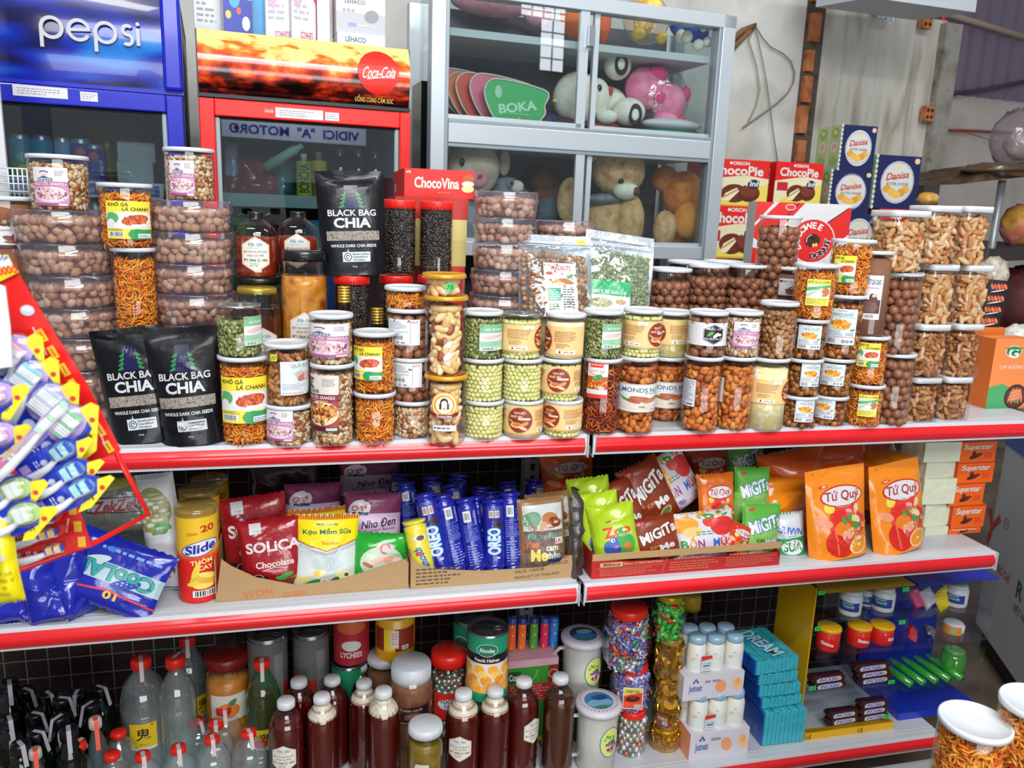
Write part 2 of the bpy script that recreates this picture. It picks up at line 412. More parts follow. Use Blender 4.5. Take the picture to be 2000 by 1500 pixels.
GOODS={'hazel':('acorn',.0132,1.34,['#ecd0ac','#d2a87e','#e0bc94','#bc926c','#f0d8bc','#caa078'],'#8a5e4c',.5,.3,1,0),'maca':('ball',.0118,1.86,['#c68c64','#ac7654','#ba8462','#9a664a'],'#5a3826',.33,.3,1,0),'almond':('almond',.0135,1.25,['#f09a44','#d27c30','#f4ae58','#bc6828','#e88c3a'],'#8c4a1c',.5,.85,2,0),'cashew':('cashew',.0150,1.08,['#f8d29a','#e4a866','#fde2b4','#d8985c','#f0bf84','#f6d8ac'],'#a87040',.45,.8,2,0),'cashewd':('cashew',.0135,1.08,['#e8b070','#c88a50','#f2c48a','#b47440','#e0a462'],'#8a5830',.45,.8,2,0),'pumpkin':('seed',.0080,1.10,['#aab47c','#8c985e','#bcc48e','#7a8850','#9ca86c'],'#4c5838',.5,.8,2,0),'balls':('ball',.0055,1.80,['#eef0ae','#e4e89e','#f4f4bc','#dee294'],'#b4b878',.6,.2,1,0),'brazil':('moon',.0168,1.0,['#fce6b4','#f8d898','#fdeecb','#f6cf8c','#fbe2b2','#a8603c','#fae0a8'],'#a87040',.4,.8,2,0),'khoga':('strand',.0125,.56,['#ffb030','#fa9c28','#ffc248','#f08420','#fda42c','#ffcc60','#d05a1c','#ffb83a'],'#d8781c',.4,1,2,0),'khobo':('strand',.0130,.75,['#e87028','#b83a1c','#f49a38','#8a2818','#d04c22'],'#74281a',.35,1,2,0),'granola':('flake',.0084,1.10,['#f8e2bc','#e8c898','#fdf0d6','#c89460','#f2d8aa','#a86c44','#fae6c6'],'#c09c70',.6,.7,2,0),'walnut':('chunk',.0105,1.2,['#dcae78','#bc8450','#e8be8c','#9c6a3e','#cc9c64'],'#7a5030',.55,.5,2,0),'dark':('bean',.0062,1.15,['#3a3230','#50463e','#262020','#64564a','#302828'],'#14100f',.25,.5,2,0),'raisin':('chunk',.0125,1.05,['#d08a3c','#a86428','#e2a24c','#8a4e20','#b87a30'],'#7a4a1e',.25,.6,2,0),'coin':('coin',.0165,1.15,['#f8c43a','#eab02c','#ffdc68'],'#a87818',.22,1,2,.8),'foilball':('ball',.0088,1.9,['#e4e6e8','#b8c8bc','#d8887a','#f0f0f2','#a8b8ac','#d8c4b4'],'#7a7470',.2,.3,1,.7),'sweet':('twist',.0130,1.05,['#7a8cd8','#b0b8e8','#5064b8','#d84c44','#60a874','#e8e0f0','#8a64a8','#eef0f6','#e0ac54'],'#5a4a64',.2,.8,2,.3),'sweetb':('twist',.0130,1.05,['#98a4e8','#b8c0f0','#7880c8','#d06464','#e4e6fa'],'#60608a',.2,.8,2,.3),'greens':('twist',.0180,1.0,['#50cc4c','#3cb05c','#84e05c','#e84c40','#5cd864'],'#2c7a34',.22,.8,2,.2),}
SHADE={'hazel':.84,'maca':.80,'almond':.88,'cashew':.86,'cashewd':.80,'pumpkin':.92,'balls':.93,'brazil':.93,'khoga':.95,'khobo':.85,'granola':.86,'walnut':.80,'coin':.8,'raisin':.82,'dark':.8}
def shade(h,q):
 c=lin(h);mx=max(c);q2=q**2.2;return tuple(v*q2*(1-.2*(mx-v)/max(.001,mx))for v in c)
_G={}
def sqf(a,sq):return 1.0 if not sq else (abs(math.cos(a))**sq+abs(math.sin(a))**sq)**(-1/sq)
def rot3(rnd,flat):
 """random turn; flat->1 keeps the thin axis pointing outward (+x)"""
 s=rnd.uniform(0,2*PI)
 A=Matrix.Rotation(PI/2,3,'Y')@Matrix.Rotation(s,3,'Z')
 t=(1-flat)*1.3+.25
 return Matrix.Rotation(rnd.uniform(-t,t),3,'Z')@Matrix.Rotation(rnd.uniform(-t,t),3,'Y')@A
def goods_mesh(kind,r,h,sq=0.0,seed=0,var=None):
 r=round(r,3);h=round(h/.004)*.004;key=(kind,r,round(h,3),sq,seed)
 if key in _G:return _G[key]
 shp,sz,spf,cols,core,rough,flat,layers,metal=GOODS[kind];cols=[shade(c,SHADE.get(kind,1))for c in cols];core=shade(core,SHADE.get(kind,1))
 rnd=random.Random(hash(key[1:])%9999+len(kind)*7)
 mat=pieces('goods_'+kind,cols,rough,.25 if kind in ('hazel','walnut','cashew','cashewd','almond')else 0,220,.3 if kind in ('raisin','dark','khobo')else 0,metal)
 shapes=[shape_of(shp,rnd)for _ in range(3 if shp in ('chunk','flake','strand')else 1)]
 bv=[];bf=[];off=0
 th={'almond':.4,'cashew':.36,'seed':.2,'moon':.5,'flake':.3,'strand':.3,'coin':.12,'chunk':.6,'bean':.5,'twist':.4}.get(shp,.8)
 sp=sz*spf
 for L in range(layers):
  R=r-sz*(th*.75+(.68 if shp=='moon' else .5 if shp=='cashew' else .25))-L*sz*.45
  if R<sz*.5:break
  z=sz*.55;row=0
  while z<h-sz*.2:
   n=max(5,int(2*PI*R/sp));ph=(row%2)*.5+L*.25
   for i in range(n):
    a=2*PI*(i+ph+rnd.uniform(-.22,.22)*(shp!='ball'))/n;q=R*sqf(a,sq)*(1+rnd.uniform(-.03,.0))
    if shp!='ball':zz=z+rnd.uniform(-.3,.3)*sp
    else:zz=z+rnd.uniform(-.12,.12)*sp
    v,f=shapes[rnd.randrange(len(shapes))];s=sz*rnd.uniform(.85,1.1)
    m=(Matrix.Rotation(a,3,'Z')@(rot3(rnd,flat)if shp!='ball' else Matrix.Identity(3)))*s
    w=v@np.array(m).T+[q*math.cos(a),q*math.sin(a),max(sz*.35,min(zz,h-sz*.3))]
    bv.append(w);bf.extend([tuple(j+off for j in t)for t in f]);off+=len(w)
   z+=sp*(.87 if shp=='ball' else .82);row+=1
 rr=r-sz*(.95 if shp in ('moon','cashew')else .75);q=0
 while rr>sz:
  n=max(4,int(2*PI*rr/sp))
  for i in range(n):
   a=2*PI*i/n+rnd.random()*.3;v,f=shapes[0];s=sz
   m=(Matrix.Rotation(a+PI/2,3,'Z')@Matrix.Rotation(rnd.uniform(-.5,.5),3,'X'))*s
   w=v@np.array(m).T+[rr*sqf(a,sq)*math.cos(a),rr*sqf(a,sq)*math.sin(a),h-sz*.5+(r-rr)*.12]
   bv.append(w);bf.extend([tuple(j+off for j in t)for t in f]);off+=len(w)
  rr-=sp
 nb=len(bf);seg=24;zc=[(.0005,rr0)for rr0 in (0,)]
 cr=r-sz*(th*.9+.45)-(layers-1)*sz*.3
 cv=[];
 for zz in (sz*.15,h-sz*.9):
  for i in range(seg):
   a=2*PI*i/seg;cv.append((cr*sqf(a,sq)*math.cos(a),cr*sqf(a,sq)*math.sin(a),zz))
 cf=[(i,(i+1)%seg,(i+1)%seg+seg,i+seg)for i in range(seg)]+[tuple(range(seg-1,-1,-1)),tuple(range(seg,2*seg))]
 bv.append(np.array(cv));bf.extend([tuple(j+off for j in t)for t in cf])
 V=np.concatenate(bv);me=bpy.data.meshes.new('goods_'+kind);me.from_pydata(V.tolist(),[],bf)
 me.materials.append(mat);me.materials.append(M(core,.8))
 me.polygons.foreach_set('material_index',[0]*nb+[1]*(len(bf)-nb));me.polygons.foreach_set('use_smooth',[shp!='coin']*nb+[False]*(len(bf)-nb))
 me.update();_G[key]=me;return me
def powder_mesh(r,h,c,sq=0):
 key=('pw',round(r,3),round(h,3),c,sq)
 if key not in _G:
  m=mottled('powder_'+c.strip('#'),[c,c,'#ffffff' if c>'#c' else '#8a5a40'],90,.9,4)
  _G[key]=MB().lathe([(0,0),(r,0),(r,h*.96),(r*.8,h),(0,h*.97)],m,32,square=sq).mesh('powder')
 return _G[key]
 # ---------------------------------------------------------------- printed labels (sizes in metres, centre at 0,0)
def d_khoga(w,h):
 W,H=w/2,h/2
 return [('r',-W,-H,W,H,'#f0dc3c'),('r',-W,-H*.45,W,H*.42,'#eef0ea'),('e',-W*.75,H*.1,W*.3,H*.3,'#5aa860'),('e',-W*.8,-H*.15,W*.18,H*.2,'#efe8ee'),('e',W*.25,-H*.02,W*.72,H*.38,'#fbfbf8',8),('e',W*.25,0,W*.6,H*.28,'#c8542c',8),('s',W*.25,0,W*.55,H*.24,46,w*.045,['#d8683c','#b04020','#e08050','#a03a22'],3,.35),('r',W*.0,-H,W,-H*.5,'#2f9a5c'),('e',W*.3,-H*.75,W*.4,H*.28,'#2f9a5c'),('r',W*.05,-H*.35,W*.7,-H*.22,'#fdfdfd'),('b',-W*.9,-H*.9,-W*.25,-H*.62),('l',-W*.92,-H*.6,-W*.2,-H*.46,3,'#6a6430'),('r',W*.3,-H*.95,W*.95,-H*.72,'#f4f6f4'),('l',W*.34,-H*.93,W*.9,-H*.76,2,'#2a3a6a'),('t','KHÔ GÀ',-W*.45,H*.82,h*.085,'#3a3420',{'w':w*.42,'b':.03,'shear':.1}),('t','LÁ CHANH',W*.28,H*.58,h*.085,'#3a3420',{'w':w*.56,'b':.03,'shear':.1})]
def d_khoga2(w,h):
 W,H=w/2,h/2
 return [('r',-W,-H,W,H,'#f3e85a'),('r',-W,-H*.42,W,H*.62,'#e8ece4'),('p',[(-W,H*.35),(W,H*.62),(W,H*.4),(-W,H*.1)],'#57b05c'),('p',[(-W,-H*.2),(W*.2,H*.4),(W*.35,H*.3),(-W*.9,-H*.35)],'#c0c4b8'),('e',W*.55,H*.02,W*.4,H*.3,'#c87a50',40),('e',0,-H*.1,W*.35,H*.16,'#f4f4f2'),('l',-W*.9,-H*.9,W*.8,-H*.45,6,'#7c7830'),('t','KHÔ GÀ LÁ CHANH',0,H*.8,h*.1,'#4a7a20',{'w':w*.9,'b':.03})]
def d_gran(w,h):
 W,H=w/2,h/2
 return [('r',-W,-H,W,H,'#f0ecf0'),('e',-W*.3,H*.74,W*.26,H*.08,'#4a4870'),('e',-W*.3,H*.6,W*.16,H*.12,'#e4bcc4'),('e',-W*.3,H*.71,W*.2,H*.05,'#efe8ec'),('p',[(-W*.6,H*.44),(-W*.3,H*.56),(0,H*.44)],'#4a5a80'),('l',W*.3,H*.55,W*.85,H*.85,4,'#8a8890'),('t','QUAKER',-W*.25,H*.36,h*.08,'#3c4468',{'w':w*.46,'b':.03}),('r',-W,H*.02,W,H*.26,'#b06094'),('t','NGŨ CỐC GRANOLA',0,H*.14,h*.075,'#ffffff',{'w':w*.92,'b':.03}),('r',-W,-H,W,H*.02,'#c890b4'),('e',0,-H*.42,W*.98,H*.42,'#efe0e8'),('s',0,-H*.4,W*.88,H*.34,90,w*.05,['#d8a8a8','#b87888','#e8ccc8','#8a4a62','#d0a0b0','#f0dcd8'],5,.6),('a',0,H*1.25-H*.55,H*1.45,H*.04,238,302,'#f4e8f0'),('r',-W,-H,W,-H*.86,'#a05488'),('r',W*.4,-H*.98,W*.9,-H*.88,'#f0e0ea')]
def d_grandark(w,h):
 W,H=w/2,h/2
 return [('r',-W,-H,W,H,'#e8e2da'),('e',-W*.75,H*.84,W*.34,H*.045,'#3a302c'),('e',-W*.75,H*.74,W*.22,H*.09,'#8a6a58'),('p',[(-W,H*.5),(-W,H*.68),(-W*.7,H*.66),(-W*.38,H*.5)],'#2c2626'),('l',W*.1,H*.6,W*.85,H*.88,5,'#7a7670'),('t','QUAKER',-W*.5,H*.42,h*.055,'#2a2624',{'w':w*.44,'b':.05}),('r',-W,H*.05,W,H*.32,'#7c2038'),('t','NGŨ CỐC GRANOLA',-W*.05,H*.21,h*.055,'#f6efe8',{'w':w*.86,'b':.04}),('l',-W*.9,H*.06,W*.9,H*.13,1,'#d8a8a8'),('r',-W,-H,W,H*.05,'#a83a20'),('e',0,-H*.36,W,H*.44,'#f1e2cc'),('s',0,-H*.34,W*.88,H*.37,110,w*.075,['#c87a30','#a8581c','#e0a050','#7a3414','#f0d090','#5a2a14','#d88a3a'],9,.7),('r',-W,-H,W,-H*.84,'#4c1c28'),('r',W*.3,-H*.97,W*.9,-H*.87,'#cfd8dc')]
def d_dieu(w,h):
 W,H=w/2,h/2
 return [('r',-W,-H,W,H,'#e6eef0'),('t','QUẢ ĐIỀU',W*.15,H*.74,h*.1,'#3c9a8c',{'w':w*.62,'b':.02}),('e',W*.3,H*.1,W*.55,H*.26,'#d8aeb0',-10),('e',W*.15,H*.02,W*.3,H*.2,'#b87478',20),('e',W*.5,H*.12,W*.25,H*.2,'#e6c8c4',20),('e',-W*.1,H*.35,W*.3,H*.05,'#9cc8a0',20),('l',-W*.9,-H*.7,W*.5,-H*.3,5,'#9aa4b0'),('p',[(W*.5,-H),(W,-H),(W,-H*.45)],'#3aa07a'),('l',-W*.9,-H*.95,W*.4,-H*.82,1,'#d09090')]
def d_pump(w,h):
 W,H=w/2,h/2
 return [('r',-W,-H,W,H,'#dfeadf'),('r',-W,H*.35,W,H,'#7cb48c'),('t','HẠT BÍ XANH',W*.1,H*.6,h*.09,'#f4fff4',{'w':w*.7,'b':.03}),('t','SET',-W*.8,H*.85,h*.07,'#b03048',{'w':w*.14}),('r',-W,-H*.25,W,H*.35,'#f0ecec'),('e',-W*.1,H*.03,W*.7,H*.17,'#e6ccc4',5),('e',W*.7,H*.12,W*.25,H*.1,'#dcc0bc'),('r',-W,-H,W,-H*.25,'#a6d0b0'),('l',-W*.9,-H*.65,W*.6,-H*.32,4,'#6aa080'),('b',-W*.9,-H*.96,W*.1,-H*.74),('r',W*.3,-H*.94,W*.9,-H*.8,'#f4f4f4')]
def d_pumpbig(w,h):
 W,H=w/2,h/2
 return [('r',-W,-H,W,H,'#eef0ee'),('r',-W,H*.05,W,H,'#35a46a'),('t','SET',-W*.82,H*.8,h*.09,'#c03040',{'w':w*.12}),('k',[(-W*.3,H*.9),(0,H*.6),(W*.4,H*.95)],h*.02,'#8ad0a4'),('t','HẠT BÍ XANH',0,H*.27,h*.11,'#f2fff4',{'w':w*.74,'b':.04}),('e',-W*.35,-H*.45,W*.52,H*.3,'#a8a878'),('s',-W*.35,-H*.45,W*.46,H*.24,50,w*.03,['#b8b888','#8a8c5c','#c8c49a'],2),('e',W*.55,-H*.3,W*.25,H*.16,'#c0a880'),('s',W*.55,-H*.3,W*.22,H*.12,20,w*.025,['#a89060','#d0bc90'],4)]
def d_turm(w,h):
 W,H=w/2,h/2;r=h*.43
 p=[('r',-W,-H,W,H,'#eec888'),('r',-W,-H*.98,W,-H*.9,'#d8a85c'),('e',0,0,r*1.06,r*1.06,'#c88a5a'),('e',0,0,r,r,'#8c3424')]
 p+=[('t','TINH BỘT',0,r*.58,h*.075,'#f6d8b0',{'w':r*1.0,'b':.04}),('t','NGHỆ VIÊN',-r*.28,r*.28,h*.075,'#f6d8b0',{'w':r*1.0,'b':.04}),('r',-r*.1,r*.02,r*.88,r*.2,'#f0dcc4'),('e',-r*.25,-r*.42,r*.5,r*.22,'#e8b890'),('e',-r*.2,-r*.38,r*.36,r*.14,'#d07838'),('e',r*.4,-r*.3,r*.36,r*.14,'#e09048',25),('e',r*.25,-r*.62,r*.4,r*.12,'#efc8a0',-20),('k',[(-r*.9,0),(-r*.45,-r*.25)],r*.1,'#e8b080')]
 for s in (-1,1):
  x=s*(W*.56);p+=[('l',x-W*.24,-H*.05,x+W*.24,H*.7,7,'#a8703c'),('l',x-W*.2,-H*.45,x+W*.1,-H*.12,3,'#a87a48')]
  p+=[('r',x-W*.2,-H*.84,x+W*.18,-H*.6,'#fbf6ea'),('e',x-W*.12,-H*.72,H*.06,H*.08,'#3a3030'),('k',[(x-W*.05,-H*.74),(x+W*.03,-H*.68),(x+W*.05,-H*.78)],h*.02,'#3a3030'),('r',x+W*.08,-H*.75,x+W*.14,-H*.7,'#3a3030')]
 p+=[('r',-W*.46,H*.66,-W*.26,H*.95,'#f4f2e8'),('a',-W*.36,H*.8,h*.05,h*.012,200,380,'#3a7a5a')]
 return p
def d_nho(w,h):
 W,H=w/2,h/2
 return [('r',-W,-H,W,H,'#e4eef4'),('t','SET',-W*.82,H*.9,h*.05,'#c03048',{'w':w*.1}),('l',-W*.3,H*.84,W*.5,H*.93,1,'#b04858'),('t','NHO KHÔ',W*.08,H*.68,h*.09,'#2f8f94',{'w':w*.62,'b':.03}),('k',[(-W*.2,H*.54),(W*.9,H*.5)],h*.008,'#3a9aa8'),('e',0,H*.12,W*.6,H*.28,'#eea02c',-8),('s',0,H*.14,W*.55,H*.27,26,w*.11,['#f2b040','#dc8c1c','#f6c460','#c87412'],7,.6),('e',W*.75,-H*.16,W*.17,H*.06,'#4aa460',20),('l',-W*.9,-H*.5,W*.2,-H*.2,4,'#90a4bc'),('l',W*.35,-H*.48,W*.85,-H*.3,2,'#5a6a8a'),('k',[(-W*.95,-H*.58),(W*.95,-H*.54)],h*.014,'#d88a4a'),('b',-W*.92,-H*.95,-W*.2,-H*.62),('a',W*.25,-H*.8,h*.035,h*.018,0,360,'#2a2c38'),('a',W*.5,-H*.8,h*.03,h*.016,0,360,'#2a2c38'),('r',W*.68,-H*.83,W*.86,-H*.76,'#2a2c38')]
def d_almond(w,h):
 W,H=w/2,h/2
 return [('r',-W,-H,W,H,'#eceef0'),('k',[(-W,H*.95),(W,H*.95)],h*.02,'#b89a7c'),('t','ALMONDS NUTS',0,H*.58,h*.155,'#2c5876',{'w':w*.64,'b':.02}),('l',W*.1,H*.28,W*.5,H*.4,1,'#c06a6a'),('e',W*.02,-H*.06,W*.26,H*.2,'#b4643c',-6),('e',W*.3,-H*.12,W*.24,H*.16,'#c87c50',12),('e',-W*.18,-H*.2,W*.2,H*.12,'#a85a34',-10),('p',[(-W*.5,H*.16),(-W*.22,-H*.12),(-W*.36,-H*.2)],'#3c9a4c'),('p',[(W*.28,-H*.02),(W*.44,H*.22),(W*.4,-H*.02)],'#3c9a4c'),('e',-W*.05,-H*.58,W*.5,H*.22,'#dcc9b4'),('e',-W*.05,-H*.56,W*.4,H*.14,'#ece0d0'),('e',W*.05,-H*.6,W*.08,H*.06,'#a08060'),('l',W*.26,-H*.88,W*.5,-H*.74,1,'#8a8a90'),('k',[(-W,-H*.95),(W,-H*.95)],h*.02,'#b89a7c')]
def d_nutr(w,h):
 W,H=w/2,h/2
 return [('r',-W,-H,W,H,'#7a5c50'),('r',-W*.93,-H*.97,W*.93,H*.97,'#e6e8ee'),('t','Nutrition Facts',0,H*.82,h*.06,'#2a3a5a',{'w':w*.8,'b':.02}),('l',-W*.8,-H*.6,W*.75,H*.7,13,'#5c708c'),('a',-W*.5,-H*.8,w*.06,w*.035,0,360,'#a03030'),('r',-W*.1,-H*.84,W*.7,-H*.76,'#3a3a44')]
def d_code(w,h):
 W,H=w/2,h/2
 return [('r',-W,-H,W,H,'#e8ecf2'),('l',-W*.85,H*.2,W*.35,H*.85,6,'#6c7080'),('l',-W*.85,-H*.2,W*.3,H*.1,3,'#6c7080'),('t','SET',W*.68,H*.78,h*.08,'#c02c48',{'w':w*.2}),('k',[(W*.45,H*.9),(W*.45,-H*.8),(W*.3,-H*.92),(-W,-H*.95)],h*.012,'#505460'),('b',-W*.7,-H*.6,W*.1,-H*.2),('a',-W*.5,-H*.78,h*.045,h*.02,0,360,'#222830'),('a',-W*.25,-H*.78,h*.04,h*.02,0,360,'#222830'),('r',-W*.05,-H*.82,W*.15,-H*.76,'#222830')]
def d_macahex(w,h):
 W,H=w/2,h/2;c=W*.15
 hx=lambda s:[(c+s*H*1.15*math.cos(a),s*H*.98*math.sin(a))for a in [math.radians(30+60*i)for i in range(6)]]
 return [('r',-W,-H,W,H,'#eceef2'),('t','SET',-W*.5,H*.82,h*.07,'#c03048',{'w':w*.1}),('p',hx(.92),'#3a3638'),('p',hx(.88),'#e0e0e0'),('p',hx(.84),'#1e1c1e'),('t','Mắc ca',c,H*.5,h*.11,'#e8e8e8',{'w':w*.2,'shear':.3}),('e',c-W*.1,H*.05,W*.1,H*.13,'#4fa83c',30),('e',c+W*.06,-H*.06,W*.1,H*.15,'#e8e4dc',40),('e',c+W*.16,-H*.02,W*.06,H*.12,'#f2eee8'),('t','ĐẶC SẢN ĐẮK LẮK',c,-H*.38,h*.075,'#e8e8e8',{'w':w*.26,'b':.03}),('l',-W*.95,-H*.7,-W*.55,H*.6,8,'#8a90a0'),('l',W*.6,-H*.7,W*.95,H*.6,8,'#8a90a0')]
def d_cacao(w,h):
 W,H=w/2,h/2
 return [('r',-W,-H,W,H,'#e9e8ee'),('e',-W*.78,H*.72,W*.16,H*.14,'#4c3a38'),('t','BỘT CA CAO',W*.1,H*.7,h*.11,'#2a2020',{'w':w*.66,'b':.04}),('l',-W*.3,H*.38,W*.6,H*.48,1,'#9a6a6a'),('e',W*.25,-H*.1,W*.36,H*.3,'#5c2a1e',20),('e',-W*.05,-H*.25,W*.3,H*.2,'#7c4632',-15),('e',W*.3,H*.1,W*.26,H*.08,'#cfb8a0',30),('e',W*.1,-H*.5,W*.4,H*.14,'#8c5a40'),('r',-W,-H,W,-H*.75,'#4a2622')]
def d_cacaoback(w,h):
 p=d_cacao(w,h);W,H=w/2,h/2
 return p[:7]+[('r',-W*.9,-H*.72,W*.9,-H*.1,'#5a302c'),('l',-W*.8,-H*.68,W*.8,-H*.16,7,'#9a7a70'),('b',-W*.4,-H*.95,W*.5,-H*.76)]
def d_maca2(w,h):
 W,H=w/2,h/2
 return [('r',-W,-H,W,H,'#f4f1e8'),('e',0,H*.1,W*.9,H*.7,'#efe7d0')]
def d_brazil(w,h):
 R=w*.42
 return [('e',0,h*.12,R,R,'#f0b428'),('e',0,h*.12,R*.9,R*.9,'#fbf8f0'),('e',0,h*.12,R*.8,R*.8,'#e8a81e'),('e',0,h*.12,R*.64,R*.64,'#fdfbf4'),('e',0,h*.19,R*.3,R*.32,'#4a2a20'),('e',0,h*.15,R*.22,R*.26,'#fdfbf4'),('r',-R*.36,h*.02,-R*.2,h*.16,'#4a2a20'),('r',R*.2,h*.02,R*.36,h*.16,'#4a2a20'),('r',-R*.1,h*.01,R*.1,h*.07,'#e8a81e'),('p',[(-w*.5,-h*.02),(-w*.36,-h*.1),(-w*.44,-h*.14)],'#6a1820'),('p',[(w*.5,-h*.02),(w*.36,-h*.1),(w*.44,-h*.14)],'#6a1820'),('p',[(-w*.42,-h*.05),(-w*.2,-h*.1),(w*.2,-h*.1),(w*.42,-h*.05),(w*.42,-h*.14),(w*.2,-h*.2),(-w*.2,-h*.2),(-w*.42,-h*.14)],'#8c2430'),('t','Thượng hạng',0,-h*.145,h*.06,'#fbf4ec',{'w':w*.5,'shear':.2,'b':.03}),('r',-w*.36,-h*.5,w*.4,-h*.36,'#e8eaf4'),('l',-w*.32,-h*.47,w*.36,-h*.39,1,'#5a5468')]
def d_khobo(w,h):
 W,H=w/2,h/2
 return [('r',-W,-H,W,H,'#e9e6ec'),('r',-W,H*.9,W,H,'#d83020'),('r',-W*.7,H*.7,W*.55,H*.95,'#e43a24'),('l',-W*.6,H*.78,W*.45,H*.9,1,'#fff0e0'),('e',-W*.05,H*.5,W*.62,H*.2,'#f6f2f4'),('t','KHÔ BÒ',W*.05,H*.5,h*.05,'#d87030',{'w':w*.6,'b':.03}),('a',-W*.05,H*.5,W*.62,W*.05,180,360,'#d02c28',.6),('r',-W,-H*.5,W,H*.2,'#b84c1e'),('s',0,-H*.2,W*.85,H*.38,60,w*.09,['#e8962c','#c05a1c','#f0b050','#8c2c14','#d87828'],4,.35),('e',W*.1,H*.16,W*.4,H*.14,'#3f9a44',20),('e',-W*.2,H*.12,W*.2,H*.09,'#58b04c'),('e',W*.4,-H*.42,W*.3,H*.1,'#d8c0b0'),('r',-W,-H*.78,W,-H*.52,'#e4e8f0'),('r',-W,-H,W,-H*.78,'#d43420')]
def d_hex(w,h):
 W,H=w/2,h/2;a=.54
 o=lambda s:[(0,H*s),(W*s,H*a*s),(W*s,-H*a*s),(0,-H*s),(-W*s,-H*a*s),(-W*s,H*a*s)]
 return [('p',o(1),'#eee4d4'),('p',o(.95),'#c9854c'),('p',o(.925),'#f1e9dc'),('t','Đặc Sản',0,H*.56,h*.085,'#2f8fc4',{'w':w*.5,'b':.05,'shear':.15}),('l',-W*.55,H*.3,W*.55,H*.4,1,'#b8a48c'),('t','MẬT ONG NGUYÊN CHẤT',0,H*.15,h*.052,'#30506e',{'w':w*.82,'b':.02}),('t','HOA CÀ PHÊ',0,-H*.06,h*.055,'#30506e',{'w':w*.56,'b':.02}),('t','ĐT: 0964 22 1490',0,-H*.32,h*.075,'#26221e',{'w':w*.82,'b':.03}),('l',-W*.4,-H*.68,W*.4,-H*.46,2,'#3a9090')]
def d_price(s,bg='#35c85a'):
 return lambda w,h:[('r',-w/2,-h/2,w/2,h/2,bg),('t',s,0,0,h*.6,'#1c3020',{'w':w*.7,'shear':.2})]
 # ---------------------------------------------------------------- jars
_L={}
def label_mesh(design,w,h,r,name='label',sq=0):
 k=(design.__name__ if design.__name__!='<lambda>' else id(design),round(w,4),round(h,4),round(r,4),sq)
 if k not in _L:
  cuts=cylcuts(r,w)
  if sq:_L[k]=art(design(w,h),name,base=.0006)
  else:_L[k]=art(design(w,h),name,cutx=cuts,fmap=cylmap(r))
 return _L[k]
PET=clear('#fdfaf8',.05,.05)
LIDW=M('#e4e9ee',.35,0,.2);LIDB=M('#e6eef6',.3);LIDY=M('#e0a020',.35,.3,.3);LIDR=M('#e02418',.35,0,.3);STEEL=M('#c8ccd0',.25,.9);LIDK=M('#141414',.3,0,.3)
GOLDM=M('#c8a24a',.3,.8)
def lid_mesh(r,kind,sq=0):
 k=('lid',round(r,4),kind,sq)
 if k in _L:return _L[k]
 b=MB()
 if kind=='w':
  R=r*1.03;b.lathe([(r*.97,-.007),(R,-.007),(R*1.005,-.002),(R*.995,0),(R*.97,.0012),(R*.93,.001),(R*.90,-.0016),(R*.3,-.0016),(0,-.0014)],LIDW,40,square=sq)
 elif kind=='m':
  b.lathe([(r*.99,-.004),(r*1.02,-.003),(r*1.02,0),(r*.96,.0005),(r*.93,-.003),(r*.6,-.0028),(r*.58,-.0022),(0,-.0024)],STEEL,40)
  b.tube([(math.cos(a)*r*.2+r*.1,math.sin(a)*r*.3,-.001)for a in [i*PI/6 for i in range(13)]],.0011,STEEL,6)
 elif kind=='y':R=r*1.05;b.lathe([(r*.98,-.009),(R,-.009),(R*1.02,-.006),(R,-.002),(R*.97,0),(R*.88,-.0003),(R*.86,-.0012),(0,-.0012)],LIDY,40)
 elif kind in 'rkg':
  mt={'r':LIDR,'k':LIDK,'g':M('#b8963c',.35,.6)}[kind];hh={'r':.019,'k':.011,'g':.011}[kind];R=r
  vs=48;prof=[(R*.9,-hh),(R,-hh),(R,-.003),(R*.97,-.0005),(R*.9,0),(R*.84,-.001),(0,-.001)]
  b.lathe(prof,mt,vs)
  for i in range(36):
   a=2*PI*i/36;b.box((R*.99,-.0005,-hh+.001),(R*1.015,.0005,-.004),mt,Matrix.Rotation(a,4,'Z'))
 elif kind=='sq':
  R=r;b.lathe([(R*.97,-.014),(R,-.014),(R,-.0015),(R*.98,0),(R*.9,0),(0,0)],M('#eef0f2',.35,0,.1),40,square=sq)
 elif kind=='W':
  R=r;b.lathe([(R*.95,-.02),(R,-.02),(R,-.003),(R*.97,0),(R*.9,0),(0,-.0005)],LIDW,40)
  for i in range(40):
   a=2*PI*i/40;b.box((R*.99,-.0006,-.018),(R*1.02,.0006,-.004),LIDW,Matrix.Rotation(a,4,'Z'))
 _L[k]=b.mesh('lid');return _L[k]
def body_mesh(r,h,kind='can',mat=None,sq=0):
 mat=mat or PET;k=('body',round(r,4),round(h,3),kind,mat.name,sq)
 if k in _L:return _L[k]
 if kind=='can':pr=[(0,.0015),(r*.8,.001),(r*.93,0),(r*.985,.003),(r,.007),(r,h-.014),(r*.965,h-.010),(r*.965,h-.004)]
 elif kind=='neck':pr=[(0,.002),(r*.8,.001),(r*.93,0),(r,.006),(r,h*.22),(r*.975,h*.235),(r,h*.25),(r,h-.034),(r*.96,h-.026),(r*.84,h-.021),(r*.84,h-.006)]
 elif kind=='sq':pr=[(0,.002),(r*.8,.001),(r*.95,0),(r,.006),(r,h-.036),(r*.97,h-.026),(r*.90,h-.019),(r*.90,h-.004)]
 _L[k]=MB().lathe(pr,mat,40 if not sq else 48,square=sq).mesh('body');return _L[k]
LEV={1:[''],2:['bottom','top'],3:['bottom','middle','top'],4:['bottom','second from bottom','third from bottom','top']}
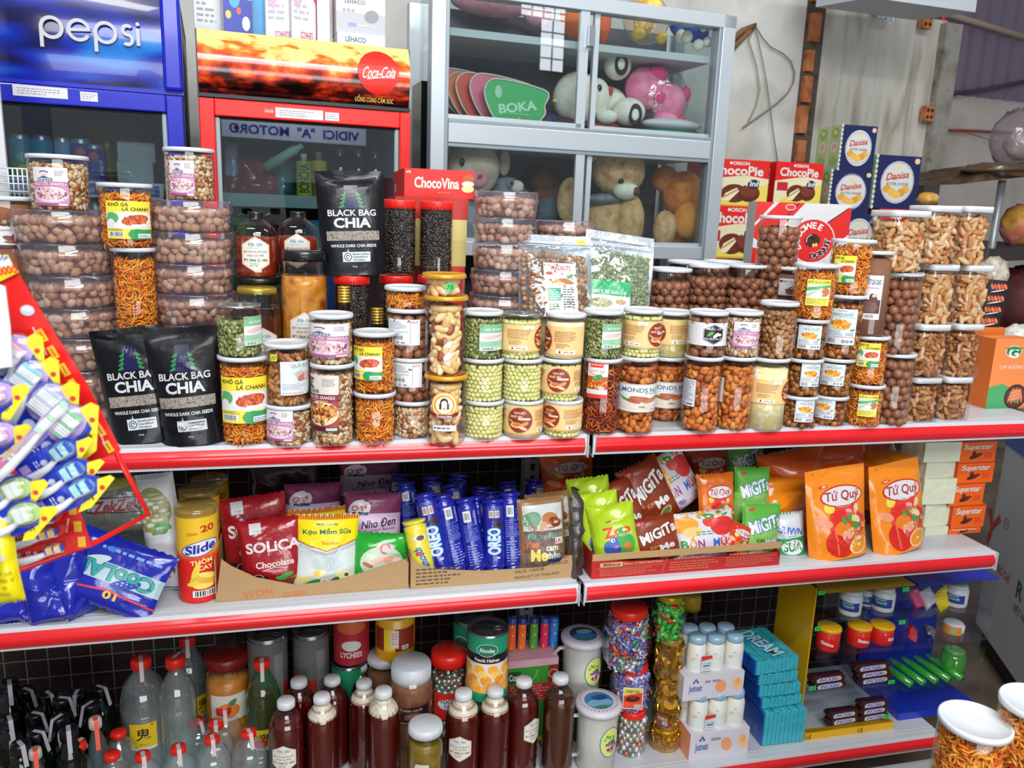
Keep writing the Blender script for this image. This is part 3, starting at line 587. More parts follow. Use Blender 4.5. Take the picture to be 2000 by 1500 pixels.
def jar(label,x,y,z,h,r=.0415,goods=None,lid='w',fill=.93,labs=(),body='can',sq=0,cat='jar',group=None,name='food_jar',powder=None,rz=0.0,seed=0,bmat=None,face=None):
 t=thing(name,label,cat,(x,y,z),0,group);va=math.atan2(-x,y)if face is None else face
 link('body',body_mesh(r,h,body,bmat,sq),t,rot=(0,0,rz))
 hh=(h-.012)*fill;ri=r*.965
 if body!='can':hh=(h-.024)*fill
 if powder:link('contents',powder_mesh(ri,hh,powder,sq),t,(0,0,.002),(0,0,rz))['kind']='stuff'
 elif goods:link('contents',goods_mesh(goods,ri,hh,sq,seed%2),t,(0,0,.002),(0,0,rz+(0 if sq else seed*1.7)))['kind']='stuff'
 lr=r if body=='can' else r*.88
 if lid:link('lid',lid_mesh(lr*(1.08 if lid=='sq' else 1),lid,7 if lid=='sq' else 0),t,(0,0,h-(0 if lid in 'wmy' else 0)),(0,0,rz))
 for d,w,lh,zc,turn in labs:
  o=link('price_tag' if lh<.016 else 'label',label_mesh(d,w,lh,r+.0003,sq=sq),t,(0,0,zc))
  if sq:o.rotation_euler=(0,0,rz);o.location=(math.sin(rz)*r,-math.cos(rz)*r,zc)
  else:o.rotation_euler=(0,0,va+math.radians(turn))
 return t
Z1=CAMZ-.4645;Z2=CAMZ-.8165;Z3=CAMZ-1.405
Y1=1.5786;Y3=1.655
def ground(px,py,Z):return PZ(px,py,Z)
# ---------------------------------------------------------------- the gondola: shelves, strips, uprights, mesh back
XJ=.574;XE=1.708;XL=-.95
WHITE=M('#d6dae0',.35,0,.15);REDS=M('#dc1a22',.28,0,.5);STEELW=M('#c9ccd2',.4)
def shelf(name,x0,x1,Z,Yf,depth,label):
 t=thing(name,label,'shelf',((x0+x1)/2,Yf,Z),0,'metal gondola shelves');w=(x1-x0)/2
 b=MB();b.box((-w,.004,-.004),(w,depth,0),WHITE)
 for yy in (.022,.034):b.box((-w,yy,0),(w,yy+.004,.0012),WHITE)
 b.prism([(-w,-.03),(w,-.03),(w,-.004),(-w,-.004)],depth-.01,depth,WHITE);b.box((-w,.004,-.03),(w,.02,-.004),WHITE)
 bevel(b.obj('tray',t),.001)
 # bowed front rail with the red ticket strip
 def rail(h0,h1,bow,y0,mat,nm,sh=0):
  m=MB();n=10
  pr=[(y0-bow*math.sin(PI*i/n),h0+(h1-h0)*i/n)for i in range(n+1)]
  vs=[(s*(w-sh),y,z)for y,z in pr for s in (-1,1)]+[(s*(w-sh),y0+.006,z)for y,z in pr for s in (-1,1)]
  N=2*(n+1);fs=[(2*i,2*i+1,2*i+3,2*i+2)for i in range(n)]+[(N+2*i+1,N+2*i,N+2*i+2,N+2*i+3)for i in range(n)]
  fs+=[(2*i,2*i+2,N+2*i+2,N+2*i)for i in range(n)]+[(2*i+3,2*i+1,N+2*i+1,N+2*i+3)for i in range(n)]+[(0,N,N+1,1),(2*n+1,N+2*n+1,N+2*n,2*n)]
  m.add(vs,fs,mat,False);return m.obj(nm,t)
 rail(-.047,-.001,.003,.003,WHITE,'front_rail');rail(-.041,-.008,.007,0,REDS,'red_strip',.008)
 for s in (-1,1):
  e=MB();e.prism([(0,0),(.002,0),(.002,-.05),(0,-.05)],-.006,.03,WHITE,Matrix.Translation((s*(w-.001)-(.001),0,0)));e.obj('end_cap',t)
  e=MB();e.add([(s*(w-.004),0.03,-.03),(s*(w-.004),depth,-.07),(s*(w-.004),depth,-.006),(s*(w-.004),.03,-.006),(s*(w-.008),0.03,-.03),(s*(w-.008),depth,-.07),(s*(w-.008),depth,-.006),(s*(w-.008),.03,-.006)],[(0,1,2,3),(7,6,5,4),(0,4,5,1),(3,2,6,7),(0,3,7,4),(1,5,6,2)],WHITE);e.obj('bracket',t)
 return t
D=.44
shelf('gondola_shelf',XL,XJ-.005,Z1,Y1,D,'top white shelf with red strip, left bay, under the black chia pouches')
shelf('gondola_shelf',XJ+.005,1.80,Z1,Y1,D,'top white shelf with red strip, right bay, under the almond and cashew jars')
shelf('gondola_shelf',XL,XJ-.005,Z2,Y1,D,'middle white shelf with red strip, left bay, under the cardboard trays of sweets')
shelf('gondola_shelf',XJ+.005,XE,Z2,Y1,D,'middle white shelf with red strip, right bay, under the orange candy pouches')
shelf('gondola_shelf',XL,XJ-.005,Z3,Y3,D-.07,'lowest white shelf with red strip, left bay, under the brown bottles')
shelf('gondola_shelf',XJ+.005,XE,Z3,Y3,D-.07,'lowest white shelf with red strip, right bay, under the clear display boxes')
YB=Y1+D+.03
t=thing('shelf_rack','metal shelf rack with dark wire mesh back holding the red-edged shelves','shelf frame',(0,YB,0))
for x in (XL,XJ,XE):
 b=MB();b.box((x-.02,-.02,0),(x+.02,.03,1.22),STEELW)
 for i in range(30):b.box((x-.006,-.0215,.1+i*.035),(x+.006,-.0195,.12+i*.035),M('#2a2a30',.6))
 b.obj('upright',t)
WIRE=M('#8d8a88',.4,.6)
b=MB()
for i in range(int((XE-XL)/.05)):x=XL+.025+i*.05;b.box((x-.0012,.002,.2),(x+.0012,.0045,1.1),WIRE)
for i in range(19):z=.2+i*.05;b.box((XL,-.0005,z-.0012),(XE,.002,z+.0012),WIRE)
b.obj('wire_mesh',t)
b=MB();b.box((XL,.05,.02),(XE,.056,1.1),mottled('dark_wood_board',['#1c0c08','#2e140c','#3c1a10'],3,.6,6,stretch=(.3,1,8)));b.obj('back_board',t)
b=MB();b.box((XL,Y3-YB+.01,.02),(XE,Y3-YB+.02,.1),M('#c8ccd0',.5));b.obj('kick_plate',t)
# ---------------------------------------------------------------- room
floor=MB().box((-4,-3,-.02),(7,9,0),mottled('brown_floor_tile',['#4a3a30','#6b5a4a','#84715f'],4,.45,8)).obj('floor');structure(floor)
plaster=mottled('grimy_plaster',['#b4b4ac','#c8c8c2','#d2d2cc','#bdbdb5','#cccac2'],2.6,.9,9,.15)
stained=mottled('stained_plaster',['#948c7c','#bcb8ac','#cccac0','#a49c8a','#c4c2b8'],3.2,.9,8,.2,(2.2,1,.35))
FW=Frame(1500,150,3.35,5.4)
def wallpoly(fr,pts,mat,name,th=.12,w=0.0):
 q=[fr.at(px,py,w)for px,py in pts];b=MB();b.prism([(p.x,p.z)for p in q],w,w+th,mat)
 o=b.obj(name);o.location=fr.o;o.rotation_euler=(0,0,fr.a);return structure(o)
q0=FW.at(1597,0);q1=FW.at(1560,330)
def wallbox(fr,u0,u1,z0,z1,mat,name,w=0.0,th=.12):
 o=MB().box((u0,w,z0-fr.o.z),(u1,w+th,z1-fr.o.z),mat).obj(name);o.location=fr.o;o.rotation_euler=(0,0,fr.a);return structure(o)
ub=(q0.x+q1.x)/2
wallbox(FW,-4.2,ub-.05,0,3.6,plaster,'wall_back')
wallbox(FW,ub+.03,FW.at(1830,240).x,0,FW.at(1740,22).z+FW.o.z,stained,'wall_back_stained',.02)
# broken brick edge between the two plaster fields
BR=mottled('broken_brick',['#8a4a28','#b4683c','#c07a4c','#9a5834'],14,.9,5,.4);MOR=mottled('dark_mortar',['#3a342c','#5c5448','#4a443a'],20,.95)
b=MB();b.box((ub-.05,-.01,-FW.o.z),(ub+.045,.1,3.6-FW.o.z),MOR)
rnd=random.Random(4);z=-FW.o.z
while z<3.5-FW.o.z:
 hh=rnd.uniform(.08,.12);b.box((ub-.052+rnd.uniform(0,.012),-.035,z),(ub-.0+rnd.uniform(-.01,.015),.02,z+hh),BR);z+=hh+rnd.uniform(.006,.05)
o=b.obj('trim_1');o.location=FW.o;o.rotation_euler=(0,0,FW.a);structure(o)
# concrete column with two hollow bricks showing
uc0,uc1=FW.at(1822,200).x,FW.at(1850,200).x
CONC=mottled('rough_concrete',['#77746a','#8a877c','#96938a','#6c685e'],9,.95,8,.3)
wallbox(FW,uc0,uc1+.01,0,FW.at(1840,45).z+FW.o.z,CONC,'trim_2',-.02,.2)
for (px,py)in ((1813,40),(1816,222)):
 p=FW.at(px,py,-.03);b=MB();b.box((-.026,0,-.034),(.026,.03,.034),BR)
 for i in (-1,1):
  for j in (-1,1):b.lathe([(0,.001),(.0085,.001)],M('#3c1c10',.9),12,T=Matrix.Translation((i*.012,0,j*.015))@Matrix.Rotation(PI/2,4,'X'))
 o=b.obj('hollow_brick');o.location=FW.o+Matrix.Rotation(FW.a,3,'Z')@Vector(p);o.rotation_euler=(0,0,FW.a)
 tag(o,'end of a hollow clay brick showing '+('at the top of the concrete column' if py<100 else 'halfway down the concrete column'),'brick','hollow bricks in the column')
 # far hall behind: corrugated sheet above a pale wall
PURP=M('#8d7f92',.55,.2)
FF=Frame(1900,200,5.6,5.4)
a0=FF.at(1560,0);a1=FF.at(2300,0)
b=MB();n=90;vs=[];fs=[]
for i in range(n+1):
 u=-2.6+6.5*i/n*1.0
 for dz in (FF.at(1950,195).z,2.6):
  vs.append((u,[0,.02][i%2],dz))
fs=[(2*i,2*i+2,2*i+3,2*i+1)for i in range(n)]
b.add(vs,fs,PURP)
o=b.obj('wall_far_cladding');o.location=FF.o;o.rotation_euler=(0,0,FF.a);structure(o)
wallbox(FF,-2.6,3.9,0,FF.at(1950,195).z+FF.o.z,mottled('pale_far_plaster',['#c9bfb4','#d9cfc4','#e0d8d0','#cfc4b8'],2,.9,6),'wall_far',.03)
def farthing(name,label,cat,b):o=b.obj(name);o.location=FF.o;o.rotation_euler=(0,0,FF.a);return tag(o,label,cat)
def frod(pts,r,mat,w=-.05):return MB().tube([FF.at(px,py,w)for px,py in pts],r,mat,8)
farthing('purlin_bar','pale timber rafter sloping across the purple cladding','beam',frod([(1760,8),(1860,30),(2010,75)],.022,M('#cbb59c',.6)))
farthing('steel_angle','dark steel bar rising to the right across the purple cladding','beam',frod([(1842,186),(1920,176),(2010,158)],.018,M('#4a4250',.5)))
farthing('red_pipe','thin rusty red pipe along the pale far wall','pipe',frod([(1828,254),(1900,256),(1975,260)],.012,M('#a04a3c',.6)))
farthing('loose_wire','thin reddish wire drooping below the rusty pipe','wire',frod([(1885,258),(1915,268),(1950,277)],.004,M('#a85a48',.6),-.06))
farthing('red_cable','thick red cable hanging in front of the ceiling sheet, above the column','cable',MB().tube([FF.at(x,y,-1.9)for x,y in ((1836,-8),(1838,15),(1843,35),(1841,48))],.01,M('#c02c34',.4),8))
p0=FW.at(1716,-20,-.05);p1=FW.at(1748,40,-.05)
b=MB();b.grid(16,1,lambda u,v:(p0.x+(p1.x-p0.x)*u,-.05+.008*math.sin(u*22),p1.z+(p0.z-p1.z)*v+.004*math.sin(u*17)*(1-v)),M('#b9c4cc',.35,.6))
b.grid(16,1,lambda u,v:(p0.x+(p1.x-p0.x)*u,-.046+.008*math.sin(u*22),p1.z+(p0.z-p1.z)*v),M('#b9c4cc',.35,.6),flip=True)
o=b.obj('roof_sheet');o.location=FW.o;o.rotation_euler=(0,0,FW.a);tag(o,'short curl of corrugated grey tin above the stained wall','metal sheet')
p0=FW.at(1700,-5,-.6);p1=FW.at(1905,24,-.6)
b=MB();b.add([(p0.x,-.6,p0.z),(p1.x,-.6,p1.z),(p1.x,-.3,p1.z+.03),(p0.x,-.3,p0.z+.03),(p0.x,-.6,p0.z+.2),(p1.x,-.6,p1.z+.2),(p1.x,-.3,p1.z+.23),(p0.x,-.3,p0.z+.23)],[(0,3,2,1),(4,5,6,7),(0,1,5,4),(1,2,6,5),(2,3,7,6),(3,0,4,7)],M('#c4ccd4',.5))
o=b.obj('white_sign_board');o.location=FW.o;o.rotation_euler=(0,0,FW.a);tag(o,'pale board hanging over the concrete column at the top of the view','board')
# thin wires hanging on the plaster
def wirew(pts,r,c,name,label):
 o=MB().tube([FW.at(x,y,-.02)for x,y in pts],r,M(c,.6),6).obj(name);o.location=FW.o;o.rotation_euler=(0,0,FW.a);tag(o,label,'wire','loose wires on the plaster wall')
wirew([(1475,50),(1490,75),(1505,92),(1530,105),(1545,120),(1552,142),(1550,160),(1540,180),(1520,200),(1490,222),(1450,250)],.003,'#7c7260','hanging_wire','brown wire bent into a wide loop on the plaster wall')
wirew([(1476,55),(1490,120),(1498,165),(1505,215),(1512,270),(1519,318)],.0025,'#8c8470','hanging_wire','long thin wire running straight down behind the red snack boxes')
wirew([(1476,52),(1462,78),(1478,130),(1484,175),(1478,205),(1462,238)],.003,'#9a947c','hanging_wire','pale wire curving down beside the display cabinet')
o=MB().tube([FW.at(x,y,-.03)for x,y in ((1430,78),(1450,60),(1475,50),(1460,64),(1430,95))],.012,M('#7a5a38',.7),6).obj('torn_cloth');o.location=FW.o;o.rotation_euler=(0,0,FW.a);tag(o,'scrap of brown cloth caught on a nail beside the cabinet','cloth')
# a gridded window in the shop front behind the camera, with a banner: both seen mirrored in the glass
# ---------------------------------------------------------------- top shelf: columns of jars
def base_of(px,py,Z,w):
 p=PZ(px,py,Z);r=w/2/S(p);d=Vector((p.x,p.y,0)).normalized();return p+d*r*.96,r
NJ=[0]
def column(where,bx,by,bw,items,Z=None,Y=None,group=None):
 """items bottom to top: (px or None, y of lid top, width px, look, dict)"""
 Z=Z1 if Z is None else Z
 if Y is None:c,r0=base_of(bx,by,Z,bw);Y=c.y
 z=Z;n=len(items);lev=LEV[n];out=[]
 for i,(px,yt,w,look,kw)in enumerate(items):
  px=px or bx;x0=P(px,yt+40,Y).x
  s=S((x0,Y,z));r=w/2/s
  zt=P(px,yt,Y+r).z
  if abs(r-.0415)<.0035:r=.0415
  kw=dict(kw);labs=[]
  for d,lw,lh,yc,turn in kw.pop('labs',()):
   zc=P(px,yc,Y-r).z-z if yc>1 else yc*(zt-z)
   labs.append((d,lw,lh,zc,turn))
  NJ[0]+=1
  lab=look+', '+lev[i].replace('second from bottom','second up').replace('third from bottom','third up')+' of '+where
  out.append(jar(kw.pop('label',lab),x0,Y,z+.0002,zt-z-.0004,r,labs=labs,seed=NJ[0],group=kw.pop('group',None),**kw));z=zt
 return out
pn=d_price
column('the column right of the chia pouches',476,871,88,[(476,684,92,'tall shredded chicken jar with yellow label',dict(goods='khoga',labs=[(d_khoga,.10,.090,783,0)])),(466,589,87,'can-topped jar of green pumpkin seeds',dict(goods='pumpkin',lid='m',fill=.78,labs=[(d_pump,.052,.056,648,48)]))])
column('the second column from the pouches',566,871,84,[(564,775,88,'short granola jar with pink label',dict(goods='granola',labs=[(d_gran,.060,.062,832,-28)])),(560,661,88,'cashew jar with yellow price 30',dict(goods='cashewd',labs=[(d_dieu,.075,.066,740,34),(pn('30','#d8e03a'),.015,.013,700,-36)]))])
column('the third column from the pouches',650,872,80,[(649,699,86,'tall granola jar with maroon label',dict(goods='granola',labs=[(d_grandark,.072,.112,789,-33)])),(647,606,88,'granola jar with wide pink label',dict(goods='granola',labs=[(d_gran,.095,.064,666,-14)]))])
column('the fourth column from the pouches',733,868,76,[(732,754,82,'unlabelled shredded chicken jar',dict(goods='khoga')),(732,640,84,'shredded chicken jar with yellow label',dict(goods='khoga',labs=[(d_khoga,.070,.066,711,-28)]))])
column('the column left of the gold-lidded nuts',806,857,74,[(806,769,78,'unlabelled granola jar',dict(goods='granola')),(802,688,78,'macadamia jar with white barcode label',dict(goods='maca',labs=[(d_code,.074,.050,734,-18)])),(797,596,80,'macadamia jar with barcode label',dict(goods='maca',labs=[(d_code,.074,.052,650,-16)])),(792,555,76,'short jar of shredded chicken',dict(goods='khoga'))])
column('the gold-lidded nut tower',871,869,72,[(871,720,80,'cream-coloured nuts with round yellow badge',dict(goods='brazil',lid='y',labs=[(d_brazil,.064,.086,802,-4)])),(871,571,82,'tall jar of cream-coloured curved nuts',dict(goods='brazil',lid='y')),(867,530,76,'short jar with green price 75',dict(goods='brazil',lid='y',fill=1.1,labs=[(pn('75'),.018,.0135,561,16)]))])
column('the column right of the gold-lidded tower',944,858,72,[(945,769,77,'jar of pale yellow turmeric balls',dict(goods='balls',labs=[])),(944,690,77,'jar of yellow-green turmeric balls',dict(goods='balls')),(942,601,78,'pumpkin seed jar with green label',dict(goods='pumpkin',lid='w',labs=[(d_pump,.060,.054,660,34)]))])
column('the second turmeric column',1021,857,72,[(1022,768,77,'cream powder jar with brown round emblem',dict(powder='#efe4b0',labs=[(d_turm,.21,.062,822,-10)])),(1020,690,78,'unlabelled jar of pale yellow balls',dict(goods='balls')),(1017,605,77,'steel-lidded yellow ball jar with orange label',dict(goods='balls',lid='m',labs=[(d_turm,.21,.056,662,76)]))])
column('the column before the shelf joint',1098,855,70,[(1099,768,76,'yellow ball jar with emblem turned left',dict(goods='balls',labs=[(d_turm,.21,.056,818,-42)])),(1095,690,76,'yellow ball jar with brown emblem in front',dict(goods='balls',labs=[(d_turm,.21,.058,744,-6)])),(1104,606,80,'cream powder jar with orange text label',dict(powder='#f2e8bc',labs=[(d_turm,.21,.062,668,-76)]))])
column('the first column of the right bay',1176,850,70,[(1176,690,73,'tall jar of dark red dried beef',dict(goods='khobo',labs=[(d_khobo,.046,.078,744,-14)])),(1177,600,79,'pumpkin seed jar with green label',dict(goods='pumpkin',labs=[(d_pump,.052,.052,657,36)]))])
column('the almond column beside the dried beef',1244,850,70,[(1246,687,76,'almond jar with wrap-round white label',dict(goods='almond',labs=[(d_almond,.20,.062,779,12)])),(1255,598,80,'yellow ball jar with orange label',dict(goods='balls',labs=[(d_turm,.21,.058,655,52)]))])
column('the set-back second almond column',1300,0,72,[(1302,687,74,'almond jar with wrap-round label',dict(goods='almond',labs=[(d_almond,.20,.062,773,14)])),(1312,602,76,'yellow powder jar',dict(powder='#f0e88e',labs=[(d_turm,.21,.056,652,-46)]))],Y=1.70)
column('the third almond column',1370,846,70,[(1373,687,75,'almond jar with nutrition table label',dict(goods='almond',labs=[(d_nutr,.042,.062,771,-44)])),(1382,602,77,'macadamia jar with black hexagon label',dict(goods='maca',labs=[(d_macahex,.16,.050,654,4)]))])
column('the fourth almond column',1436,841,68,[(1438,687,74,'almond jar with narrow side label',dict(goods='almond',labs=[(d_code,.045,.056,766,-66)])),(1450,602,77,'granola jar with pink label',dict(goods='granola',labs=[(d_gran,.060,.058,655,16)]))])
column('the column right of the almonds',1493,840,68,[(1500,689,76,'tall yellow powder jar with orange label',dict(powder='#ece6a4',fill=.93,labs=[(d_turm,.21,.056,768,78)])),(1520,585,77,'jar of walnut halves',dict(goods='walnut'))])
column('the left raisin column',1553,836,60,[(1558,762,64,'small raisin jar',dict(goods='raisin',labs=[(d_nho,.046,.052,804,24)])),(1568,692,65,'raisin jar with label at its right',dict(goods='raisin',labs=[(d_nho,.046,.052,734,26)])),(1579,617,68,'raisin jar with white label',dict(goods='raisin',labs=[(d_nho,.052,.054,660,4)])),(1592,513,80,'larger shredded chicken jar',dict(goods='khoga',labs=[(d_khoga2,.052,.058,572,12)]))])
column('the right raisin column',1612,832,62,[(1618,762,66,'small raisin jar',dict(goods='raisin',labs=[(d_nho,.050,.050,800,-16)])),(1630,691,68,'raisin jar with white label',dict(goods='raisin',labs=[(d_nho,.054,.050,734,-6)])),(1650,571,76,'large raisin jar with a big label',dict(goods='raisin',labs=[(d_nho,.068,.082,640,-6)])),(1664,467,80,'shredded chicken jar with label at its left',dict(goods='khoga',labs=[(d_khoga,.050,.060,527,-18)]))])
column('the column before the macadamia tower',1683,833,60,[(1688,741,64,'shredded chicken jar with yellow label',dict(goods='khoga',labs=[(d_khoga2,.044,.052,794,14)])),(1697,649,66,'shredded chicken jar with green label',dict(goods='khoga',labs=[(d_khoga,.050,.056,695,0)])),(1708,489,62,'tall cocoa jar with white label',dict(powder='#8a5f48',fill=.97,labs=[(d_cacaoback,.046,.100,582,0)]))])
column('the macadamia tower beside the cashews',1742,829,68,[(1745,681,74,'tall jar of whole brown macadamias',dict(goods='maca')),(1757,529,76,'tall jar of brown macadamias',dict(goods='maca')),(1755,412,88,'square white-lidded cashew jar',dict(goods='cashew',lid='sq',body='sq',sq=6,fill=.98))])
column('the left cashew column',1790,822,58,[(1792,725,64,'small square cashew jar',dict(goods='cashewd',lid='sq',body='sq',sq=6,fill=.98)),(1804,625,72,'square cashew jar',dict(goods='cashewd',lid='sq',body='sq',sq=6,fill=.98)),(1824,513,70,'square jar of pale cashews',dict(goods='cashew',lid='sq',body='sq',sq=6,fill=.98)),(1822,403,76,'large square cashew jar',dict(goods='cashew',lid='sq',body='sq',sq=6,fill=.98))])
column('the right cashew column',1850,819,58,[(1852,725,62,'small square cashew jar',dict(goods='cashewd',lid='sq',body='sq',sq=6,fill=.98)),(1873,625,64,'square cashew jar',dict(goods='cashewd',lid='sq',body='sq',sq=6,fill=.98)),(1891,515,62,'square jar of pale cashews',dict(goods='cashew',lid='sq',body='sq',sq=6,fill=.98)),(1889,404,64,'large square cashew jar',dict(goods='cashew',lid='sq',body='sq',sq=6,fill=.98))])
# second row of the right bay
for i,(px,yt,w)in enumerate(((1308,521,78),(1382,514,74),(1455,514,77))):
 column(['the rear macadamia column beside the pumpkin seed bag','the middle rear macadamia column','the rear macadamia column behind the walnuts'][i],px,0,w,[(px,660,w,'low jar of macadamias',dict(goods='maca')),(px,yt,w,'tall jar of macadamias',dict(goods='maca',fill=.85))],Y=1.80)
for i,px in enumerate((1340,1410)):
 column(['the backmost macadamia column on the left','the backmost macadamia column on the right'][i],px,0,74,[(px,640,74,'jar of macadamias',dict(goods='maca')),(px,507,74,'jar of macadamias',dict(goods='maca'))],Y=1.90)
column('the tall column before the red doughnut box',1522,0,76,[(1505,600,72,'jar of macadamias',dict(goods='maca')),(1521,422,77,'very tall macadamia jar',dict(goods='maca',fill=.9))],Y=1.79)
column('the cocoa stack beside the shredded chicken',1540,0,60,[(1535,640,62,'cocoa powder jar',dict(powder='#6a4638')),(1542,519,62,'cocoa powder jar with white label',dict(powder='#7a5240',fill=.95,labs=[(d_cacao,.052,.046,564,0)]))],Y=1.76)
# left bay, behind: shredded chicken tower, granola boxes, round nut trays
column('the tower between the two nut tray stacks',262,0,82,[(262,640,84,'jar of shredded chicken',dict(goods='khoga')),(262,481,84,'tall unlabelled shredded chicken jar',dict(goods='khoga')),(246,360,96,'shredded chicken jar with yellow label',dict(goods='khoga',labs=[(d_khoga,.088,.072,430,6)]))],Y=1.76)
TRAY=clear('#faf4f8',.08,.08,.07,'#e4d8e8')
def tray(label,x,y,z,r,h,seed):
 t=thing('nut_tray',label,'nut tray',(x,y,z),0,'round trays of nuts in the shell')
 kb=('trayb',round(r,3),round(h,3))
 if kb not in _L:
  _L[kb]=MB().lathe([(0,.003),(r*.8,.002),(r*.93,0),(r*.95,.004),(r,h*.66),(r*1.01,h*.68)],TRAY,48).mesh('tray')
  _L[kb+(1,)]=MB().lathe([(r*1.03,h*.6),(r*1.035,h*.66),(r*1.01,h*.7),(r*1.0,h*.93),(r*.985,h*.985),(r*.95,h*.99),(r*.93,h*.96),(0,h*.95)],TRAY,48).mesh('lid')
 link('dish',_L[kb],t);link('lid',_L[kb+(1,)],t)
 link('nuts',goods_mesh('hazel',r*.95,h*.66,0,seed%3),t,(0,0,.003),(0,0,seed*2.1))['kind']='stuff'
 return t
def traystack(where,Y,rows,top=True):
 z=Z1;n=len(rows)
 nm={0:'bottom one',n-1:'topmost one' if top else 'third from the top'}
 for i,(l,r_,yt)in enumerate(rows):
  px=(l+r_)/2;x=P(px,yt+30,Y).x;r=(r_-l)/2/S((x,Y,z))*.965;zt=P(px,yt,Y+r*.8).z
  ords=['first','second','third','fourth','fifth','sixth','seventh','eighth']
  tray('nut tray, '+nm.get(i,ords[i]+' from bottom')+', '+where,x,Y,z,r,zt-z,i+int(l));z=zt
 return z
ZA=traystack('stack at the far left',1.80,[(118,262,822),(110,255,762),(100,247,702),(88,240,642),(76,234,587),(60,228,528),(46,221,469),(30,212,408)])
ZB=traystack('stack left of the honey jugs',1.80,[(330,480,790),(326,477,735),(320,472,676),(312,466,618),(306,462,562),(302,458,507),(297,456,449),(293,453,391)])
ZC=traystack('stack right of the boxes',1.80,[(905,1035,770),(908,1038,718),(910,1042,668),(912,1044,617),(914,1046,567),(917,1046,521),(921,1047,472)],False)
x=P(989,390,1.8).x;
tray('nut tray, second tray from top, stack right of the boxes',P(985,450,1.8).x,1.8,ZC,.0705,P(985,424,1.86).z-ZC,2);z_=P(985,424,1.86).z
tray('nut tray, topmost one, stack right of the boxes',x,1.8,z_,.0715,P(989,375,1.86).z-z_,5)
traystack('stack behind the walnut bag',1.86,[(1035,1160,760),(1037,1161,700),(1038,1162,645),(1040,1163,590),(1041,1164,535),(1042,1165,482),(1043,1166,430)])
for i,(px,yt,w,Z)in enumerate(((116,306,108,ZA),(371,293,94,ZB))):
 Y=1.80;x=P(px,yt+50,Y).x;s=S((x,Y,Z));zt=P(px,yt,Y+.03).z
 jar('granola jar with pink label on the '+['far left','second'][i]+' nut tray stack',x,Y,Z,zt-Z,w/2/s*.97,'granola','w',.92,[(d_gran,.064 if i==0 else .050,.072 if i==0 else .068,(zt-Z)*.42,-18 if i==0 else -20)],seed=i+40,name='granola_jar')
 # cocoa jars at the left edge
column('the stack at the left edge',25,0,100,[(22,700,96,'cocoa powder jar',dict(powder='#5c3c30')),(18,590,96,'dark cocoa jar with striped label',dict(powder='#4a302a')),(14,440,98,'cocoa powder jar with white label',dict(powder='#8a5a40',labs=[(d_cacao,.09,.05,460,10)])),(14,384,104,'brown powder jar with clear lid',dict(powder='#94603e'))],Y=1.83)
# ---------------------------------------------------------------- bags, boxes, bottles
def join(parts,name):
 bm=bmesh.new();mats=[]
 for me in parts:
  mp=[]
  for m in me.materials:
   if m not in mats:mats.append(m)
   mp.append(mats.index(m))
  n0=len(bm.faces);bm.from_mesh(me);bm.faces.ensure_lookup_table()
  for f in bm.faces[n0:]:f.material_index=mp[f.material_index]if mp else 0
 out=bpy.data.meshes.new(name);bm.to_mesh(out);bm.free()
 for m in mats:out.materials.append(m)
 return out
def pouch_fn(w,h,t,kind,seed,wr=1.0,taper=0.0):
 rnd=random.Random(seed);cr=[]
 for i in range(9):
  sx=rnd.choice([-1,1]);a=rnd.uniform(-1.1,1.1);cr.append((sx*w*rnd.uniform(.15,.5),h*rnd.uniform(.05,.98),math.cos(a),math.sin(a),rnd.uniform(.004,.010),rnd.uniform(-.0032,.0032),rnd.uniform(.03,.07)))
 def F(x,y,out=0.0):
  u=np.clip(np.abs(2*x/w),0,1);v=np.clip(y/h,0,1)
  su=np.clip(1-u**2.6,0,1)**.62
  if kind=='stand':sv=np.clip(1-v**1.8,0,1)**.8*.96+.04;sv=np.where(v>.86,sv*np.clip(1-(v-.86)/.06,.05,1),sv)
  else:sv=np.clip(1-np.abs(2*v-1)**5,0,1)**.7
  b=t/2*su*sv
  for cx,cy,ca,sa,s,am,ln in cr:
   dx=x-cx;dy=y-cy;d=-dx*sa+dy*ca;l=dx*ca+dy*sa
   b=b+am*wr*np.exp(-(d/s)**2)*np.exp(-(l/ln)**2)*np.clip((1-u)*8,0,1)
  bend=.004*wr*np.sin(x/w*5+seed)*np.sin(y/h*4+seed*2)
  X=x*(1+taper*(v-.5))*(1-(.05*np.sin(PI*v)if kind!='stand' else 0))
  return X,-(b+out)+bend,y,bend
 return F
